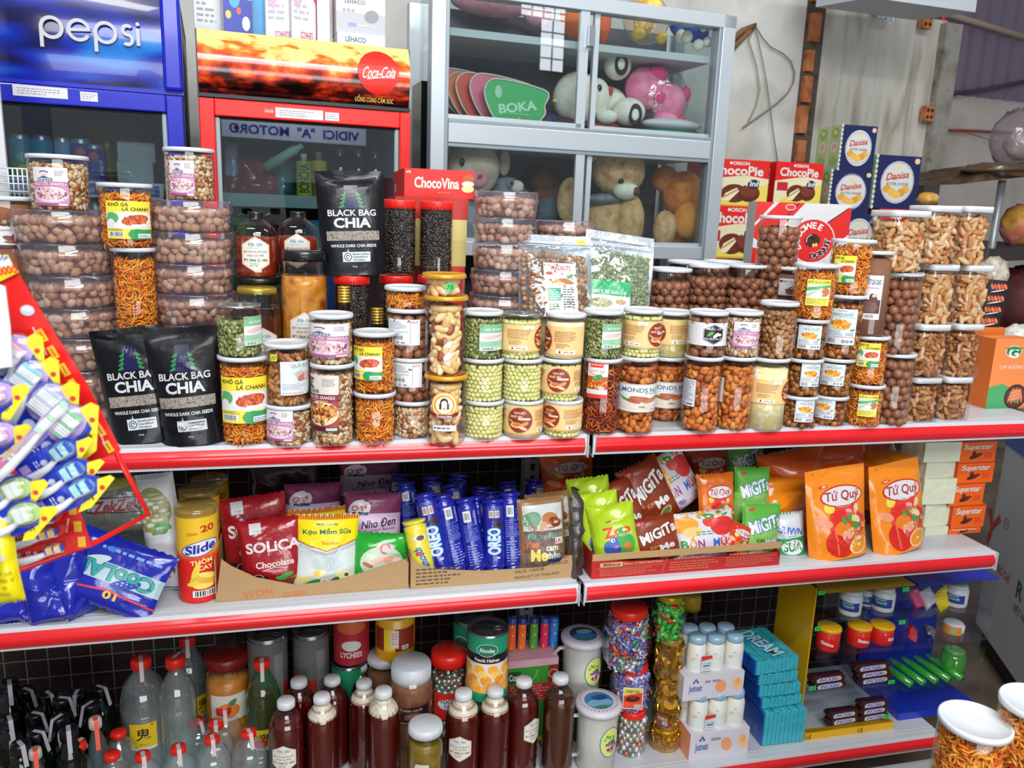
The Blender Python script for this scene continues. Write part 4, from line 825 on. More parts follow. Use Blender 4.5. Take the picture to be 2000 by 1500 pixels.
def pouch_mesh(w,h,t,film,design=None,kind='stand',seed=0,wr=1.0,taper=0.0,nu=22,nv=28,frontmat=None,goods=None,gk=None,seal=None):
 F=pouch_fn(w,h,t,kind,seed,wr,taper);b=MB();fm=frontmat or film
 zig=.0016 if kind=='pillow' else 0
 def pt(u,v,s):
  x=(u-.5)*w;y=v*h;X,Y,Z,bd=[float(q)for q in F(np.float64(x),np.float64(y))]
  if s<0:Y=bd+(bd-Y)*(.9 if not goods else .5)
  if zig and v in (0.0,1.0):Z+=zig*(1 if int(u*nu)%2 else -1)
  return (X,Y,Z)
 b.grid(nu,nv,lambda u,v:pt(u,v,1),fm);b.grid(nu,nv,lambda u,v:pt(u,v,-1),film,flip=True)
 parts=[b.mesh('film')]
 if seal:
  pass
 if design:
  def fmap(co):
   X,Y,Z,bd=F(co[:,0],co[:,1]+h/2);return np.stack([X,Y-co[:,2],Z],1)
  cx=[(-.5+i/nu)*w for i in range(1,nu)];cy=[(-.5+i/nv)*h for i in range(1,nv)]
  parts.append(art(design(w,h),'print',cx,cy,fmap,.0006,.00004,.3))
 me=join(parts,'pouch')
 if goods:
  rnd=random.Random(seed+5);g=GOODS[goods];sz=g[1];sp=sz*g[2]*.85;V=[];Fs=[];off=0;y=sz
  shapes=[shape_of(g[0],rnd)for _ in range(3)]
  while y<h*gk:
   x=-w*.43
   while x<w*.43:
    xx=x+rnd.uniform(-.3,.3)*sp;yy=y+rnd.uniform(-.3,.3)*sp
    X,Yf,Z,bd=[float(q)for q in F(np.float64(xx),np.float64(yy))];v,f=shapes[rnd.randrange(3)]
    m=(Matrix.Rotation(-PI/2,3,'Z')@rot3(rnd,g[6]))*sz*rnd.uniform(.85,1.1)
    V.append(v@np.array(m).T+[X,min(Yf+sz*.5,0),Z]);Fs.extend([tuple(j+off for j in t_)for t_ in f]);off+=len(v);x+=sp
   y+=sp
  gm=bpy.data.meshes.new('contents');gm.from_pydata(np.concatenate(V).tolist(),[],Fs);gm.materials.append(pieces('goods_'+goods,[shade(c,SHADE.get(goods,1))for c in g[3]],g[5]))
  gm.polygons.foreach_set('use_smooth',[True]*len(Fs));return me,gm
 return me,None
def pose(B,T,yaw=0.0):
 up=(T-B);h=up.length;up.normalize();x=Vector((math.cos(yaw),math.sin(yaw),0));y=up.cross(x).normalized();x=y.cross(up).normalized()
 return Matrix(((x.x,y.x,up.x,B.x),(x.y,y.y,up.y,B.y),(x.z,y.z,up.z,B.z),(0,0,0,1))),h
_PM={}
def bag(label,b_,t_,wpx,Y,col,design=None,t=.045,dY=.03,yaw=0.0,kind='pillow',Z=None,name='snack_bag',cat='bag',group=None,seed=1,wr=1.0,taper=0.0,film=None,share=None,**kw):
 B=P(b_[0],b_[1],Y)
 if Z is not None:B.z=Z
 T=P(t_[0],t_[1],Y+dY);m,h=pose(B,T,math.radians(yaw));w=wpx/S((B+T)/2)
 key=(share,name)if share else None
 if key and key in _PM:me,gm,w0,h0=_PM[key];m=m@Matrix.Diagonal((w/w0,1,h/h0,1))
 else:
  me,gm=pouch_mesh(w,h,t,film or foil(col),design,kind,seed,wr,taper,**kw)
  if key:_PM[key]=(me,gm,w,h)
 if gm:
  th=thing(name,label,cat,(0,0,0),0,group);th.matrix_world=m;link('film',me,th);link('contents',gm,th)['kind']='stuff';return th
 o=link(name,me);o.matrix_world=m;return tag(o,label,cat,group)
def carton_mesh(w,d,h,mats,front=None,left=None,top=None,right=None):
 """mats: (front, side, top)"""
 b=MB();f,s,t=mats
 vs=[(-w/2,0,0),(w/2,0,0),(w/2,d,0),(-w/2,d,0),(-w/2,0,h),(w/2,0,h),(w/2,d,h),(-w/2,d,h)]
 for fc,m in (((0,1,5,4),f),((3,0,4,7),s),((1,2,6,5),s),((2,3,7,6),s),((4,5,6,7),t),((0,3,2,1),t)):b.add(vs,[fc],m)
 parts=[b.mesh('c')]
 if front:parts.append(art(front(w,h),'f',fmap=facemap(side_T((0,0,h/2),(1,0,0),(0,0,1)))))
 if left:parts.append(art(left(d,h),'l',fmap=facemap(side_T((-w/2,d/2,h/2),(0,-1,0),(0,0,1)))))
 if right:parts.append(art(right(d,h),'r',fmap=facemap(side_T((w/2,d/2,h/2),(0,1,0),(0,0,1)))))
 if top:parts.append(art(top(w,d),'t',fmap=facemap(side_T((0,d/2,h),(1,0,0),(0,1,0)))))
 return join(parts,'carton')
def carton(label,l,r,yt,yb,Y,d,col,front=None,left=None,top=None,side=None,tcol=None,yaw=0.0,Z=None,name='carton_box',cat='box',group=None,right=None,rough=.4):
 yq=yb or yt+15;A=P(l,yq,Y);Bq=P(r,yq,Y);C=P((l+r)/2,yt,Y);z=A.z if Z is None else Z;w=(Bq-A).length;x=(A.x+Bq.x)/2
 mk=lambda c:c if isinstance(c,bpy.types.Material)else M(c,rough)
 o=link(name,carton_mesh(w,d,C.z-z,(mk(col),mk(side or col),mk(tcol or col)),front,left,top,right));o.location=(x,Y,z);o.rotation_euler=(0,0,math.radians(yaw))
 tag(o,label,cat,group);return o,C.z
def vessel(label,px,yt,wpx,Y,prof,mat,Z=None,yb=None,liquid=None,cap=None,labs=(),name='bottle',cat='bottle',group=None,rz=0.0,square=0,tiltx=0.0,tilty=0.0,neckwrap=None,seg=28,goods=None,extra=None,seal=None):
 """prof: (r fraction, z fraction); liquid: (fraction, material); cap: (r frac, h frac, material[, ribs])"""
 z=Z if Z is not None else P(px,yb,Y).z;ym=(yt+(yb or yt+80))/2;x=P(px,yt+20,Y).x;s=S((x,Y,z));r=wpx/2/s
 h=P(px,yt,Y).z-z;key=('ves',label.split(',')[0]if 0 else '',name,round(r,4),round(h,3),tuple(prof[:3]),mat.name,len(prof));va=math.atan2(-x,Y)
 t=thing(name,label,cat,(x,Y,z),0,group,rot=(tiltx,tilty,0));ch=cap[1]*h if cap else 0
 if key not in _L:_L[key]=MB().lathe([(a*r,c*h)for a,c in prof],mat,seg,square=square).mesh('body')
 link('body',_L[key],t,rot=(0,0,rz))
 if liquid:
  k2=key+('liq',liquid[0],liquid[1].name)
  if k2 not in _L:
   pl=[(max(0,a*r-.0012),max(c*h,.002))for a,c in prof if c<=liquid[0]];zt=liquid[0]*h
   # interpolate the radius at the surface
   for (a0,c0),(a1,c1)in zip(prof,prof[1:]):
    if c0<=liquid[0]<=c1 and c1>c0:q=(liquid[0]-c0)/(c1-c0);ra=(a0+(a1-a0)*q)*r-.0012;break
   pl+=[(ra,zt),(0,zt)];_L[k2]=MB().lathe(pl,liquid[1],seg,square=square).mesh('liquid')
  link('liquid',_L[k2],t,rot=(0,0,rz))
 if goods:link('contents',goods_mesh(goods[0],r*.93,h*goods[1],square),t,(0,0,.003),(0,0,rz))['kind']='stuff'
 if cap:
  k3=('cap',round(cap[0]*r,4),round(ch,4),cap[2].name)
  if k3 not in _L:
   R=cap[0]*r;cb=MB().lathe([(R*.9,0),(R,0),(R,ch*.88),(R*.93,ch),(0,ch)],cap[2],24)
   nr=24 if R<.02 else 60
   for i in range(nr):cb.box((R*.98,-.0004,ch*.08),(R*(1.03 if R<.02 else 1.008),.0004,ch*.82),cap[2],Matrix.Rotation(2*PI*i/nr,4,'Z'))
   _L[k3]=cb.mesh('cap')
  link('cap',_L[k3],t,(0,0,h-ch))
 if seal:
  R=cap[0]*r+.0008;wd=.0045;a_=seal[0];ln=seal[1];b=MB();
  pm=[(-R-.0005,h-ch-ln),(-R-.0005,h-.002),(-R*.9,h+.0008),(R*.35,h+.0008)]
  if len(seal)>2:pm=[(-R*1.6,h-ch-ln)]+pm[1:]
  vs=[(sx*wd,y,z_)for y,z_ in pm for sx in (-1,1)];b.add(vs,[(2*i,2*i+1,2*i+3,2*i+2)for i in range(len(pm)-1)],seal[3]if len(seal)>3 else M('#dcd2d2',.6))
  q=link('tax_strip',b.mesh('strip'),t);q.rotation_euler=(0,0,va+a_)
 for d,lw,lh,zf,turn in labs:
  o=link('label',label_mesh(d,lw,lh,r+.0006),t,(0,0,zf*h));o.rotation_euler=(0,0,va+math.radians(turn))
 if neckwrap:
  r0,r1,z0,z1=neckwrap;wb=MB();rn=random.Random(int(px));n=9
  pr=[((r0+(r1-r0)*math.sin(PI*.5*(1-i/n))**1.5)*r*rn.uniform(.98,1.02),(z0+(z1-z0)*i/n)*h)for i in range(n+1)]
  wb.lathe(pr,foil('#e6dcc8',.25,.5,90),20);link('neck_wrap',wb.mesh('wrap'),t)
 return t
 # ---- designs
def d_chia(w,h):
 W,H=w/2,h/2;p=[('r',-W*.2,H*.3,W*.2,H*.72,'#12163c'),('p',[(-W*.28,H*.28),(W*.28,H*.28),(W*.12,H*.42),(-W*.12,H*.42)],'#10144a')]
 for s in (-1,1):
  for i in range(4):p.append(('p',[(s*W*(.14+.03*i),H*(.60-.075*i)),(s*W*(.30+.03*i),H*(.53-.075*i)),(s*W*(.24+.03*i),H*(.51-.075*i)),(s*W*(.15+.02*i),H*(.54-.075*i))],'#2a7c4c'))
 p+=[('t','BLACK BAG',0,H*.2,h*.058,'#cfd2d6',{'w':w*.72,'b':.045}),('t','CHIA',0,H*.01,h*.088,'#d6d8dc',{'w':w*.56,'b':.07}),('r',-W*.8,-H*.33,W*.8,-H*.15,mottled('chia_seeds',['#4a443e','#7d746a','#a39a8e','#5c554d'],260,.7,2)),('t','WHOLE DARK CHIA SEEDS',0,-H*.43,h*.027,'#d8dade',{'w':w*.7,'b':.05}),('r',-W*.36,-H*.74,W*.5,-H*.55,'#c3ccd2'),('a',-W*.2,-H*.645,W*.11,W*.025,0,360,'#20242a'),('a',-W*.2,-H*.645,W*.05,W*.025,0,300,'#20242a'),('p',[(-W*.2,-H*.56),(-W*.28,-H*.5),(-W*.22,-H*.54)],'#c3ccd2'),('p',[(-W*.2,-H*.56),(-W*.18,-H*.48),(-W*.15,-H*.56)],'#c3ccd2')]
 for i,s in enumerate(('Australian','Certified','Organic')):p.append(('t',s,W*.2-(0,.02,.05)[i]*W,-H*(.59+.055*i),h*.017,'#20242a',{'w':w*(.26,.23,.19)[i],'b':.04}))
 p.append(('t','250g',W*.0,-H*.83,h*.014,'#b8bcc0',{'w':w*.08}));return p
BLK=M('#07090e',.36,0,.22,.3,22,.3)
def chia(lab,b_,t_,wpx,Y,Z,seed):return bag(lab,b_,t_,wpx,Y,'#0d0f14',d_chia,.062,.012,0,'stand',Z,'chia_pouch','pouch','black chia seed pouches',seed,1.3,.1,BLK)
chia('black chia pouch at the shelf front, partly behind the other',(287,876),(247,640),128,1.635,Z1,3)
chia('black chia pouch at the shelf front beside the orange jar column',(381,868),(351,640),128,1.612,Z1,8)
# honey jugs
GLASS=clear('#f4f2ee',.08,.03)
HON=M('#8c2a10',.15,0,.4);HONO=mottled('comb_honey',['#7a2c08','#c8781c','#e0a040','#a04c10'],22,.2,5);HOND=M('#45160c',.15,0,.4)
jugp=[(0,0),(.9,0),(.98,.03),(1,.1),(1,.58),(.97,.66),(.88,.74),(.7,.81),(.45,.865),(.36,.89),(.36,.95),(.4,.96)]
jarp=[(0,0),(.9,0),(.98,.02),(1,.06),(1,.8),(.96,.86),(.9,.9),(.9,.97)]
zj=P(500,540,1.80).z
def pedestal(px,Y,ztop,wpx,mat,lab,name='honey_jar',lid=LIDK):
 x=P(px,560,Y).x;r=wpx/2/S((x,Y,ztop));h=ztop-Z1;t=thing(name,lab,'jar',(x,Y,Z1))
 link('body',MB().lathe([(a*r,c*(h-.004))for a,c in jarp],GLASS,32).mesh('b'),t);link('honey',MB().lathe([(0,.002),(r*.97,.002),(r*.97,h*.78),(0,h*.78)],mat,32).mesh('h'),t)
 link('lid',MB().lathe([(r*.9,h-.014),(r*.95,h-.014),(r*.95,h-.001),(r*.9,h),(0,h)],lid,32).mesh('l'),t);return t
pedestal(506,1.80,zj,88,HOND,'dark honey jar with black lid under the left honey jug')
vessel('round glass honey jug with hexagon label, standing on a black-lidded jar',500,413,80,1.80,jugp,GLASS,Z=zj,liquid=(.62,HON),cap=(.36,.15,LIDK),labs=[(d_hex,.058,.074,.36,-4)],name='honey_jug',cat='jug',group='honey jugs with hexagon labels')
pedestal(584,1.82,P(584,520,1.82).z,76,HOND,'dark honey jar hidden behind the comb honey jar')
vessel('round glass honey jug half hidden behind the comb honey jar',582,413,78,1.82,jugp,GLASS,Z=P(584,520,1.82).z,liquid=(.56,HON),cap=(.36,.17,LIDK),labs=[(d_hex,.056,.074,.30,-4)],name='honey_jug',cat='jug',group='honey jugs with hexagon labels')
vessel('tall jar of amber comb honey with black lid and hexagon label',593,488,86,1.745,jarp,GLASS,Z=Z1,liquid=(.86,HONO),cap=(.93,.06,LIDK),labs=[(d_hex,.062,.078,.56,0)],name='honey_jar',cat='jar')
vessel('dark honey jar with gold lid behind the pumpkin seeds',502,560,88,1.73,jarp,GLASS,Z=Z1,liquid=(.80,HOND),cap=(.80,.045,M('#b49a3c',.35,.6)),labs=[(d_hex,.062,.078,.60,12)],name='honey_jar',cat='jar')
# dark roasted beans in red-lidded jars
def coffee(lab,px,yt,w,Y,Z,h=None):
 x=P(px,yt+40,Y).x;zt=P(px,yt,Y+.02).z;r=w/2/S((x,Y,zt))
 return jar(lab,x,Y,Z,zt-Z,r,'dark','r',.96,body='can',bmat=GLASS,name='bean_jar',group='red-lidded jars of dark beans',seed=int(px))
zc=P(780,533,1.80).z
coffee('red-lidded jar of dark beans, lower one under the black pouch',687,535,68,1.76,Z1)
coffee('red-lidded jar of dark beans, lower one under the left upper jar',773,535,64,1.80,Z1)
coffee('red-lidded jar of dark beans, lower one behind the gold-lidded tower',848,535,64,1.80,Z1)
coffee('red-lidded jar of dark beans, upper left one touching the black pouch',780,390,64,1.80,zc)
coffee('red-lidded jar of dark beans, upper right one beside the cardboard boxes',852,393,65,1.80,zc)
chia('black chia pouch standing up on a red-lidded jar',(693,533),(682,334),126,1.755,P(687,535,1.78).z,5)
# two bottles with gilt screw caps
GB=M('#1c1008',.12,0,.4)
for px,yt,lab in ((672,560,'dark bottle with ribbed gold cap in front of the left red-lidded jar'),(737,602,'dark bottle with ribbed gold cap, the shorter-looking one on the right')):
 t=vessel(lab,px,yt,62,1.705 if px<700 else 1.69,[(0,0),(.95,0),(1,.03),(1,.5),(.9,.6),(.5,.72),(.38,.78),(.36,.9)],GB,Z=Z1,cap=None,group='gold-capped bottles',name='gold_capped_bottle')
 x,y,z=t.location;h=P(px,yt,y).z-z;b=MB();rr=.0125
 for i in range(6):b.lathe([(rr*.9,-.034+i*.006),(rr*1.08,-.032+i*.006),(rr*1.08,-.030+i*.006),(rr*.9,-.028+i*.006)],GOLDM,24)
 b.lathe([(rr*.95,-.034),(rr*.95,0),(0,.0005)],GOLDM,24);link('cap',b.mesh('cap'),t,(0,0,h))
 # cardboard boxes with the red biscuit box on top
def d_cv(w,h):
 W,H=w/2,h/2
 return [('t','ChocoVina',-W*.08,H*.05,h*.36,'#fdf6ee',{'w':w*.64,'b':.04,'edge':'#a08c60','ew':.04}),('l',-W*.05,-H*.72,W*.5,-H*.55,1,'#e8803c'),('e',W*.84,H*.4,W*.16,H*.34,'#b85a24'),('e',W*.82,H*.05,W*.18,H*.2,'#f6ead0'),('e',W*.82,-H*.3,W*.18,H*.26,'#f2d49a'),('k',[(-W*.95,H*.72),(-W*.85,H*.8),(-W*.84,H*.66)],h*.05,'#ffe8dc')]
zb=Z1
for i,(yt,c,nm)in enumerate(((690,'#b01c18','red carton at the bottom of the box pile'),(600,'#c41e18','red carton, second up in the box pile'),(520,'#cc2418','red carton under the yellowish ones'),(470,'#c8b468','yellowish cardboard carton, lower of two'),(428,'#d2be74','yellowish cardboard carton just under the red biscuit box'))):
 o,zb=carton(nm+' left of the nut trays',822 if i<3 else 800,908-(2-i)*2,yt,0,1.86,.16,c,Z=zb+.0002,name='carton_box',group='cartons left of the nut trays')
o,zb=carton('plain red carton tray directly under the red biscuit box',772,915,386,0,1.86,.17,'#b8281c',Z=zb+.0002)
carton('red biscuit box with white lettering on top of the pile',790,926,331,0,1.86,.26,'#e0201c',d_cv,Z=zb+.0002,left=lambda w,h:[('r',-w*.35,-h*.3,-w*.2,h*.0,'#d8c8c8')],name='biscuit_box')
# walnut and pumpkin seed bags
SILV=M('#c6ced4',.3,.35,.3,.3,30)
CLB=clear('#f6fafc',.10,.08,.07,'#dfe8ee',.4)
def d_walnut(w,h):
 W,H=w/2,h/2;x=W*.06
 return [('r',-W,H*.78,W,H,SILV),('r',-W,H*.73,W,H*.75,'#e8eef2'),('r',-W*.45+x,-H*.98,W*.45+x,H*.3,'#e9edef'),('t','WALNUTS',x+W*.02,H*.18,h*.055,'#b83c34',{'w':w*.28,'b':.05}),('e',-W*.3+x,H*.04,W*.1,H*.04,'#c04c44'),('e',x,-H*.17,W*.26,H*.09,'#c79a62',10),('e',x+W*.16,-H*.15,W*.2,H*.06,'#a8744a',-15),('e',x-W*.06,-H*.22,W*.16,H*.05,'#e2caa2',5),('e',x+W*.28,-H*.02,W*.09,H*.04,'#3fa05c',30),('r',-W*.36+x,-H*.62,-W*.02+x,-H*.32,'#2f9a7c'),('l',-W*.34+x,-H*.6,-W*.04+x,-H*.34,5,'#d8f0e6'),('l',W*.04+x,-H*.8,W*.38+x,-H*.32,8,'#4a5260'),('l',-W*.34+x,-H*.85,-W*.05+x,-H*.68,3,'#4a7a6a'),('r',W*.62,H*.8,W*.86,H*.93,'#d6e03c'),('t','170',W*.74,H*.865,h*.03,'#30362c',{'w':w*.09})]
def d_pbag(w,h):
 W,H=w/2,h/2;D=d_pumpbig(w*.60,h*.38);o=[]
 for p in D:
  q=list(p)
  if p[0]in 'rbl':q[1]-=W*.30;q[3]-=W*.30;q[2]-=H*.58;q[4]-=H*.58
  elif p[0]in 'es':q[1]-=W*.30;q[2]-=H*.58
  elif p[0]=='t':q[2]-=W*.30;q[3]-=H*.58
  elif p[0]in 'kp':q[1]=[(a-W*.30,b-H*.58)for a,b in p[1]]
  o.append(tuple(q))
 return [('r',-W,H*.8,W,H,SILV),('r',-W,H*.70,W,H*.72,'#e8eef2'),('r',-W,H*.66,W,H*.68,'#dfe6ea')]+o
bag('clear silver bag of walnuts with white label and price 170',(1086,622),(1083,460),148,1.715,'',d_walnut,.06,.05,0,'stand',P(1086,622,1.715).z,'walnut_bag','bag',None,4,1.4,0,SILV,frontmat=CLB,goods='walnut',gk=.76)
bag('clear bag of green pumpkin seeds with green label',(1200,618),(1212,457),142,1.735,'',d_pbag,.055,.05,0,'stand',P(1200,618,1.735).z,'pumpkin_seed_bag','bag',None,9,1.2,0,SILV,frontmat=CLB,goods='pumpkin',gk=.74)
for px,Y,lab in ((1086,1.74,'hidden carton propping the walnut bag'),(1202,1.755,'hidden carton propping the pumpkin seed bag')):
 o,_=carton(lab,px-55,px+55,622,0,Y-.02,.07,'#b8a070',Z=Z1)
 # sausage box and the boxes behind it
def d_lap(w,h):
 W,H=w/2,h/2
 return [('r',-W,-H,W,H,'#f08c4c'),('e',0,H*.64,W*.42,H*.17,'#f8f6f0'),('e',0,H*.64,W*.38,H*.15,'#2f7a4a'),('t','G',0,H*.6,h*.13,'#f8f6f0',{'b':.09,'w':w*.26}),('p',[(-W*.52,H*.73),(0,H*.79),(W*.52,H*.73),(0,H*.69)],'#2f8a4a'),('t','LẠP XƯỞNG',0,H*.2,h*.05,'#fbe8dc',{'w':w*.6,'b':.02}),('p',[(-W,-H),(-W,-H*.38),(-W*.6,-H*.32),(-W*.3,-H*.28),(W*.1,-H*.4),(W*.2,-H)],'#4fa468'),('e',W*.45,-H*.66,W*.58,H*.36,'#2c3038'),('e',W*.45,-H*.66,W*.5,H*.31,'#6a3424')]+[('e',W*(.2+.13*i),-H*(.62+.03*(i%2)),W*.07,H*.22,'#d8805c',-18+9*i)for i in range(5)]+[('e',W*.42,-H*(.52+.1*i),W*.3,H*.04,'#e8946c',12)for i in range(3)]+[('e',W*.5,-H*.8,W*.14,H*.04,'#5a9a4c')]
carton('orange sausage box with green hat emblem at the right end',1919,1993,662,828,1.70,.06,'#f08c4c',d_lap,Z=Z1,side='#e0702c',name='sausage_box')
def d_saus(w,h):
 W,H=w/2,h/2
 return [('r',-W,-H,W,H,'#241e20'),('e',W*.1,H*.15,W*.7,H*.8,'#3a2c2c')]+[('e',W*(-.35+.25*i),H*.1,W*.1,H*.55,['#e87a50','#d8603c'][i%2],35)for i in range(5)]+[('e',W*.1,-H*.6,W*.55,H*.12,'#e8e0dc',8)]
o,z_=carton('taller orange box directly behind the sausage box',1903,1962,640,0,1.79,.08,'#e87c28',Z=Z1,side='#d8661c',name='sausage_box')
for i,(l,r,yt)in enumerate(((1902,1953,616),(1908,1960,595),(1913,1966,573),(1921,1972,549))):
 o,z_=carton('dark carton with sausage picture, '+['lowest','second','third','topmost'][i]+' of four behind the orange box',l,r,yt,0,1.80,.08,'#241e20',d_saus,Z=z_+.0002,side='#d8661c',name='sausage_carton',group='dark sausage cartons')
 # ---- cartons on the table behind
YT=2.86
zt_=P(1450,505,YT).z
tb=thing('side_table','dark table behind the shelves carrying the snack boxes','table',(2.13,YT-.05,0))
DK=M('#2c2622',.6);MB().box((-.66,0,zt_-.03),(.66,.42,zt_),DK).obj('table_top',tb)
for sx in (-1,1):
 for sy in (.02,.38):MB().box((sx*.63-.02,sy,0),(sx*.63+.02,sy+.03,zt_-.03),DK).obj('leg',tb)
def d_cpie(w,h):
 W,H=w/2,h/2
 return [('r',-W,-H,W,H*.3,'#f0d860'),('p',[(-W,-H),(-W,H*.35),(W,H*.35),(W,H*.0),(0,-H*.3)],'#e9e0b8'),('p',[(-W,H),(W,H),(W,H*.22),(W*.3,H*.34),(0,H*.3),(-W,H*.1)],'#e4201c'),('e',-W*.22,H*.84,W*.05,H*.06,'#fdf4f0'),('t','ORION',W*.1,H*.84,h*.07,'#fdf4f0',{'w':w*.26,'b':.05}),('t','ChocoPie',0,H*.54,h*.19,'#fdf6ee',{'w':w*.82,'b':.06,'edge':'#a81814','ew':.04}),('e',-W*.05,-H*.45,W*.42,H*.4,'#6a2c18'),('e',W*.42,-H*.42,W*.34,H*.38,'#5a2414'),('e',W*.42,-H*.32,W*.3,H*.28,'#7a3820'),('p',[(-W*.42,-H*.75),(-W*.32,-H*.45),(W*.02,-H*.2),(W*.1,-H*.35),(-W*.2,-H*.8)],'#f4e6c0'),('k',[(-W*.36,-H*.62),(W*.05,-H*.28)],h*.04,'#c89a60'),('r',-W*.9,-H*.35,-W*.45,H*.05,'#c42430'),('e',W*.55,-H*.02,W*.2,H*.2,'#28264c'),('t','Tình',W*.5,-H*.0,h*.11,'#fdfbf4',{'w':w*.26,'b':.05,'shear':.2}),('r',-W,-H,W,-H*.93,'#e8a828')]
GR='snack boxes on the table behind'
carton('red and yellow snack box, upper left, cut off by the cabinet',1372,1496,311,400,YT,.16,'#d81e1a',d_cpie,group=GR,name='snack_box')
carton('red and yellow snack box, lower left under the first one',1370,1486,401,505,YT,.16,'#d81e1a',d_cpie,Z=zt_,group=GR,name='snack_box')
zz=P(1550,400,YT).z
carton('plain carton under the right snack box',1500,1596,400,0,YT,.2,'#b43028',None,Z=zt_)
carton('red and yellow snack box standing alone left of the green patterned boxes',1509,1600,317,400,YT,.14,'#d81e1a',d_cpie,Z=zz,left=lambda w,h:[('t','ChocoPie',0,0,w*.4,'#f8e8e0',{'w':h*.7,'rot':90,'b':.05})],group=GR,name='snack_box')
def d_dan(w,h):
 W,H=w/2,h/2;p=[('r',-W,-H,W,H,'#1d2555')]
 p+=[('e',-W,H*(-.95+.19*i),W*.06,H*.08,'#dfe4d0')for i in range(11)]
 p+=[('e',W*.02,0,W*.76,H*.8,'#e6e6e2'),('a',W*.02,0,W*.72,W*.03,0,360,'#9aa0c4',1.05),('e',W*.02,H*.58,W*.12,H*.1,'#e8d890'),('t','Danisa',W*.02,H*.26,h*.13,'#c4482c',{'w':w*.52,'b':.05,'shear':.3,'rot':8}),('k',[(-W*.5,H*.1),(-W*.2,H*.14),(W*.3,H*.2)],h*.014,'#c4482c'),('t','BUTTER COOKIES',W*.04,-H*.06,h*.05,'#3a4a6a',{'w':w*.5,'b':.03})]
 p+=[('e',W*x,H*y,W*.19,H*.15,c)for x,y,c in ((-.42,-.26,'#e2a23c'),(.42,-.26,'#e8b04c'),(-.2,-.38,'#eab850'),(.24,-.38,'#dc9a34'),(.02,-.46,'#eebc5c'))]+[('e',W*.82,H*.82,W*.12,H*.11,'#e8c8a0')]
 return p
def d_dans(w,h):
 W,H=w/2,h/2;p=[('r',-W,-H,W,H,'#a9c08a')]
 for s in (-1,1):p+=[('e',s*W*.5,H*y,W*.3,H*.24,c)for y,c in ((.65,'#7fae5c'),(.05,'#d8c8b8'),(-.6,'#8ab46a'))]+[('e',s*W*.5,H*.68,W*.14,H*.1,'#d8d060'),('e',s*W*.5,H*.05,W*.2,H*.16,'#c8a898')]
 return p+[('r',-W*.04,-H,W*.04,H,'#dfe6d4'),('r',W*.9,-H,W,H,'#e8eadc')]
def danisa(lab,l,r,yt,yb,Z=None,d=.16):return carton(lab,l,r,yt,yb,YT,d,'#1d2555',d_dan,d_dans,side='#a9c08a',tcol='#24305c',Z=Z,name='cookie_box',group='navy cookie boxes with green sides')
o,za=danisa('navy cookie box with oval picture, lowest, behind the raisin jars',1640,1716,417,0,zt_)
o,zb2=danisa('navy cookie box with oval picture, middle of the left pile',1624,1703,333,0,za+.0003,.13)
danisa('navy cookie box with oval picture, topmost of all',1645,1713,245,0,zb2+.0003)
o,zr=carton('red carton with white disc under the right cookie box',1716,1785,408,0,YT,.16,'#c02820',lambda w,h:[('e',0,h*.40,w*.25,h*.08,'#f0eae6')],Z=zt_)
danisa('navy cookie box with oval picture on the red carton at right',1713,1799,304,0,zr+.0003)
def d_doc(w,h):
 W,H=w/2,h/2;c=(W*.25,-H*.14);R=H*.66;p=[('r',-W,-H,W,H,'#eceef0')]
 p+=[('p',[(-W,H),(-W*.62,H),(-W,H*.35)],'#e0201c'),('p',[(-W*.52,H),(W*.02,H),(-W*.75,-H*.35),(-W,-H*.1),(-W,H*.25)],'#e0201c'),('p',[(W,H*.93),(W,H*.1),(W*.55,-H*.5),(W*.3,H*.2)],'#e0201c'),('p',[(-W,-H*.4),(-W,-H),(-W*.1,-H),(-W*.4,-H*.6)],'#e0201c'),('p',[(W*.5,-H),(W*.98,-H*.5),(W*.98,-H)],'#e0201c'),('k',[(-W*.1,H),(-W*.8,-H*.2)],h*.015,'#2a2024'),('k',[(W*.95,H*.9),(W*.5,H*.4)],h*.015,'#2a2024'),('e',c[0],c[1],R*1.05,R*1.05,'#f4f2f0'),('e',c[0],c[1],R,R,'#e0201c'),('e',c[0],c[1]+R*.02,R*.36,R*.32,'#4a1c14'),('e',c[0],c[1]+R*.12,R*.14,R*.08,'#1c0c0a'),('a',c[0],c[1]+R*.02,R*.27,R*.05,100,200,'#d8b8a0'),('e',c[0]+R*.08,c[1]-R*.2,R*.06,R*.09,'#f0d060'),('e',c[0]+R*.2,c[1]-R*.17,R*.06,R*.09,'#f0d060'),('e',-W*.28,H*.86,W*.11,H*.1,'#e8c8c0'),('e',-W*.28,H*.86,W*.09,H*.07,'#d83830')]
 s='DOCOWEE'
 for i,ch in enumerate(s):
  a=math.radians(205-23.5*i);p.append(('t',ch,c[0]+R*.72*math.cos(a),c[1]+R*.72*math.sin(a),R*.28,'#fdfbf8',{'rot':math.degrees(a)-90,'b':.07}))
 for i,ch in enumerate('DONUT'):
  a=math.radians(-82+20*i);p.append(('t',ch,c[0]+R*.70*math.cos(a),c[1]+R*.70*math.sin(a),R*.26,'#221c20',{'rot':math.degrees(a)+90,'b':.07,'edge':'#f4f0ee','ew':.08}))
 return p
zq=P(1560,524,2.0).z
carton('large red and white doughnut box with round red emblem',1476,1636,396,524,2.0,.10,'#eceef0',d_doc,name='doughnut_box',Z=zq,yaw=-17)
o,_=carton('plain carton holding up the doughnut box',1490,1630,524,0,2.0,.10,'#b09468',Z=Z1+.0005)
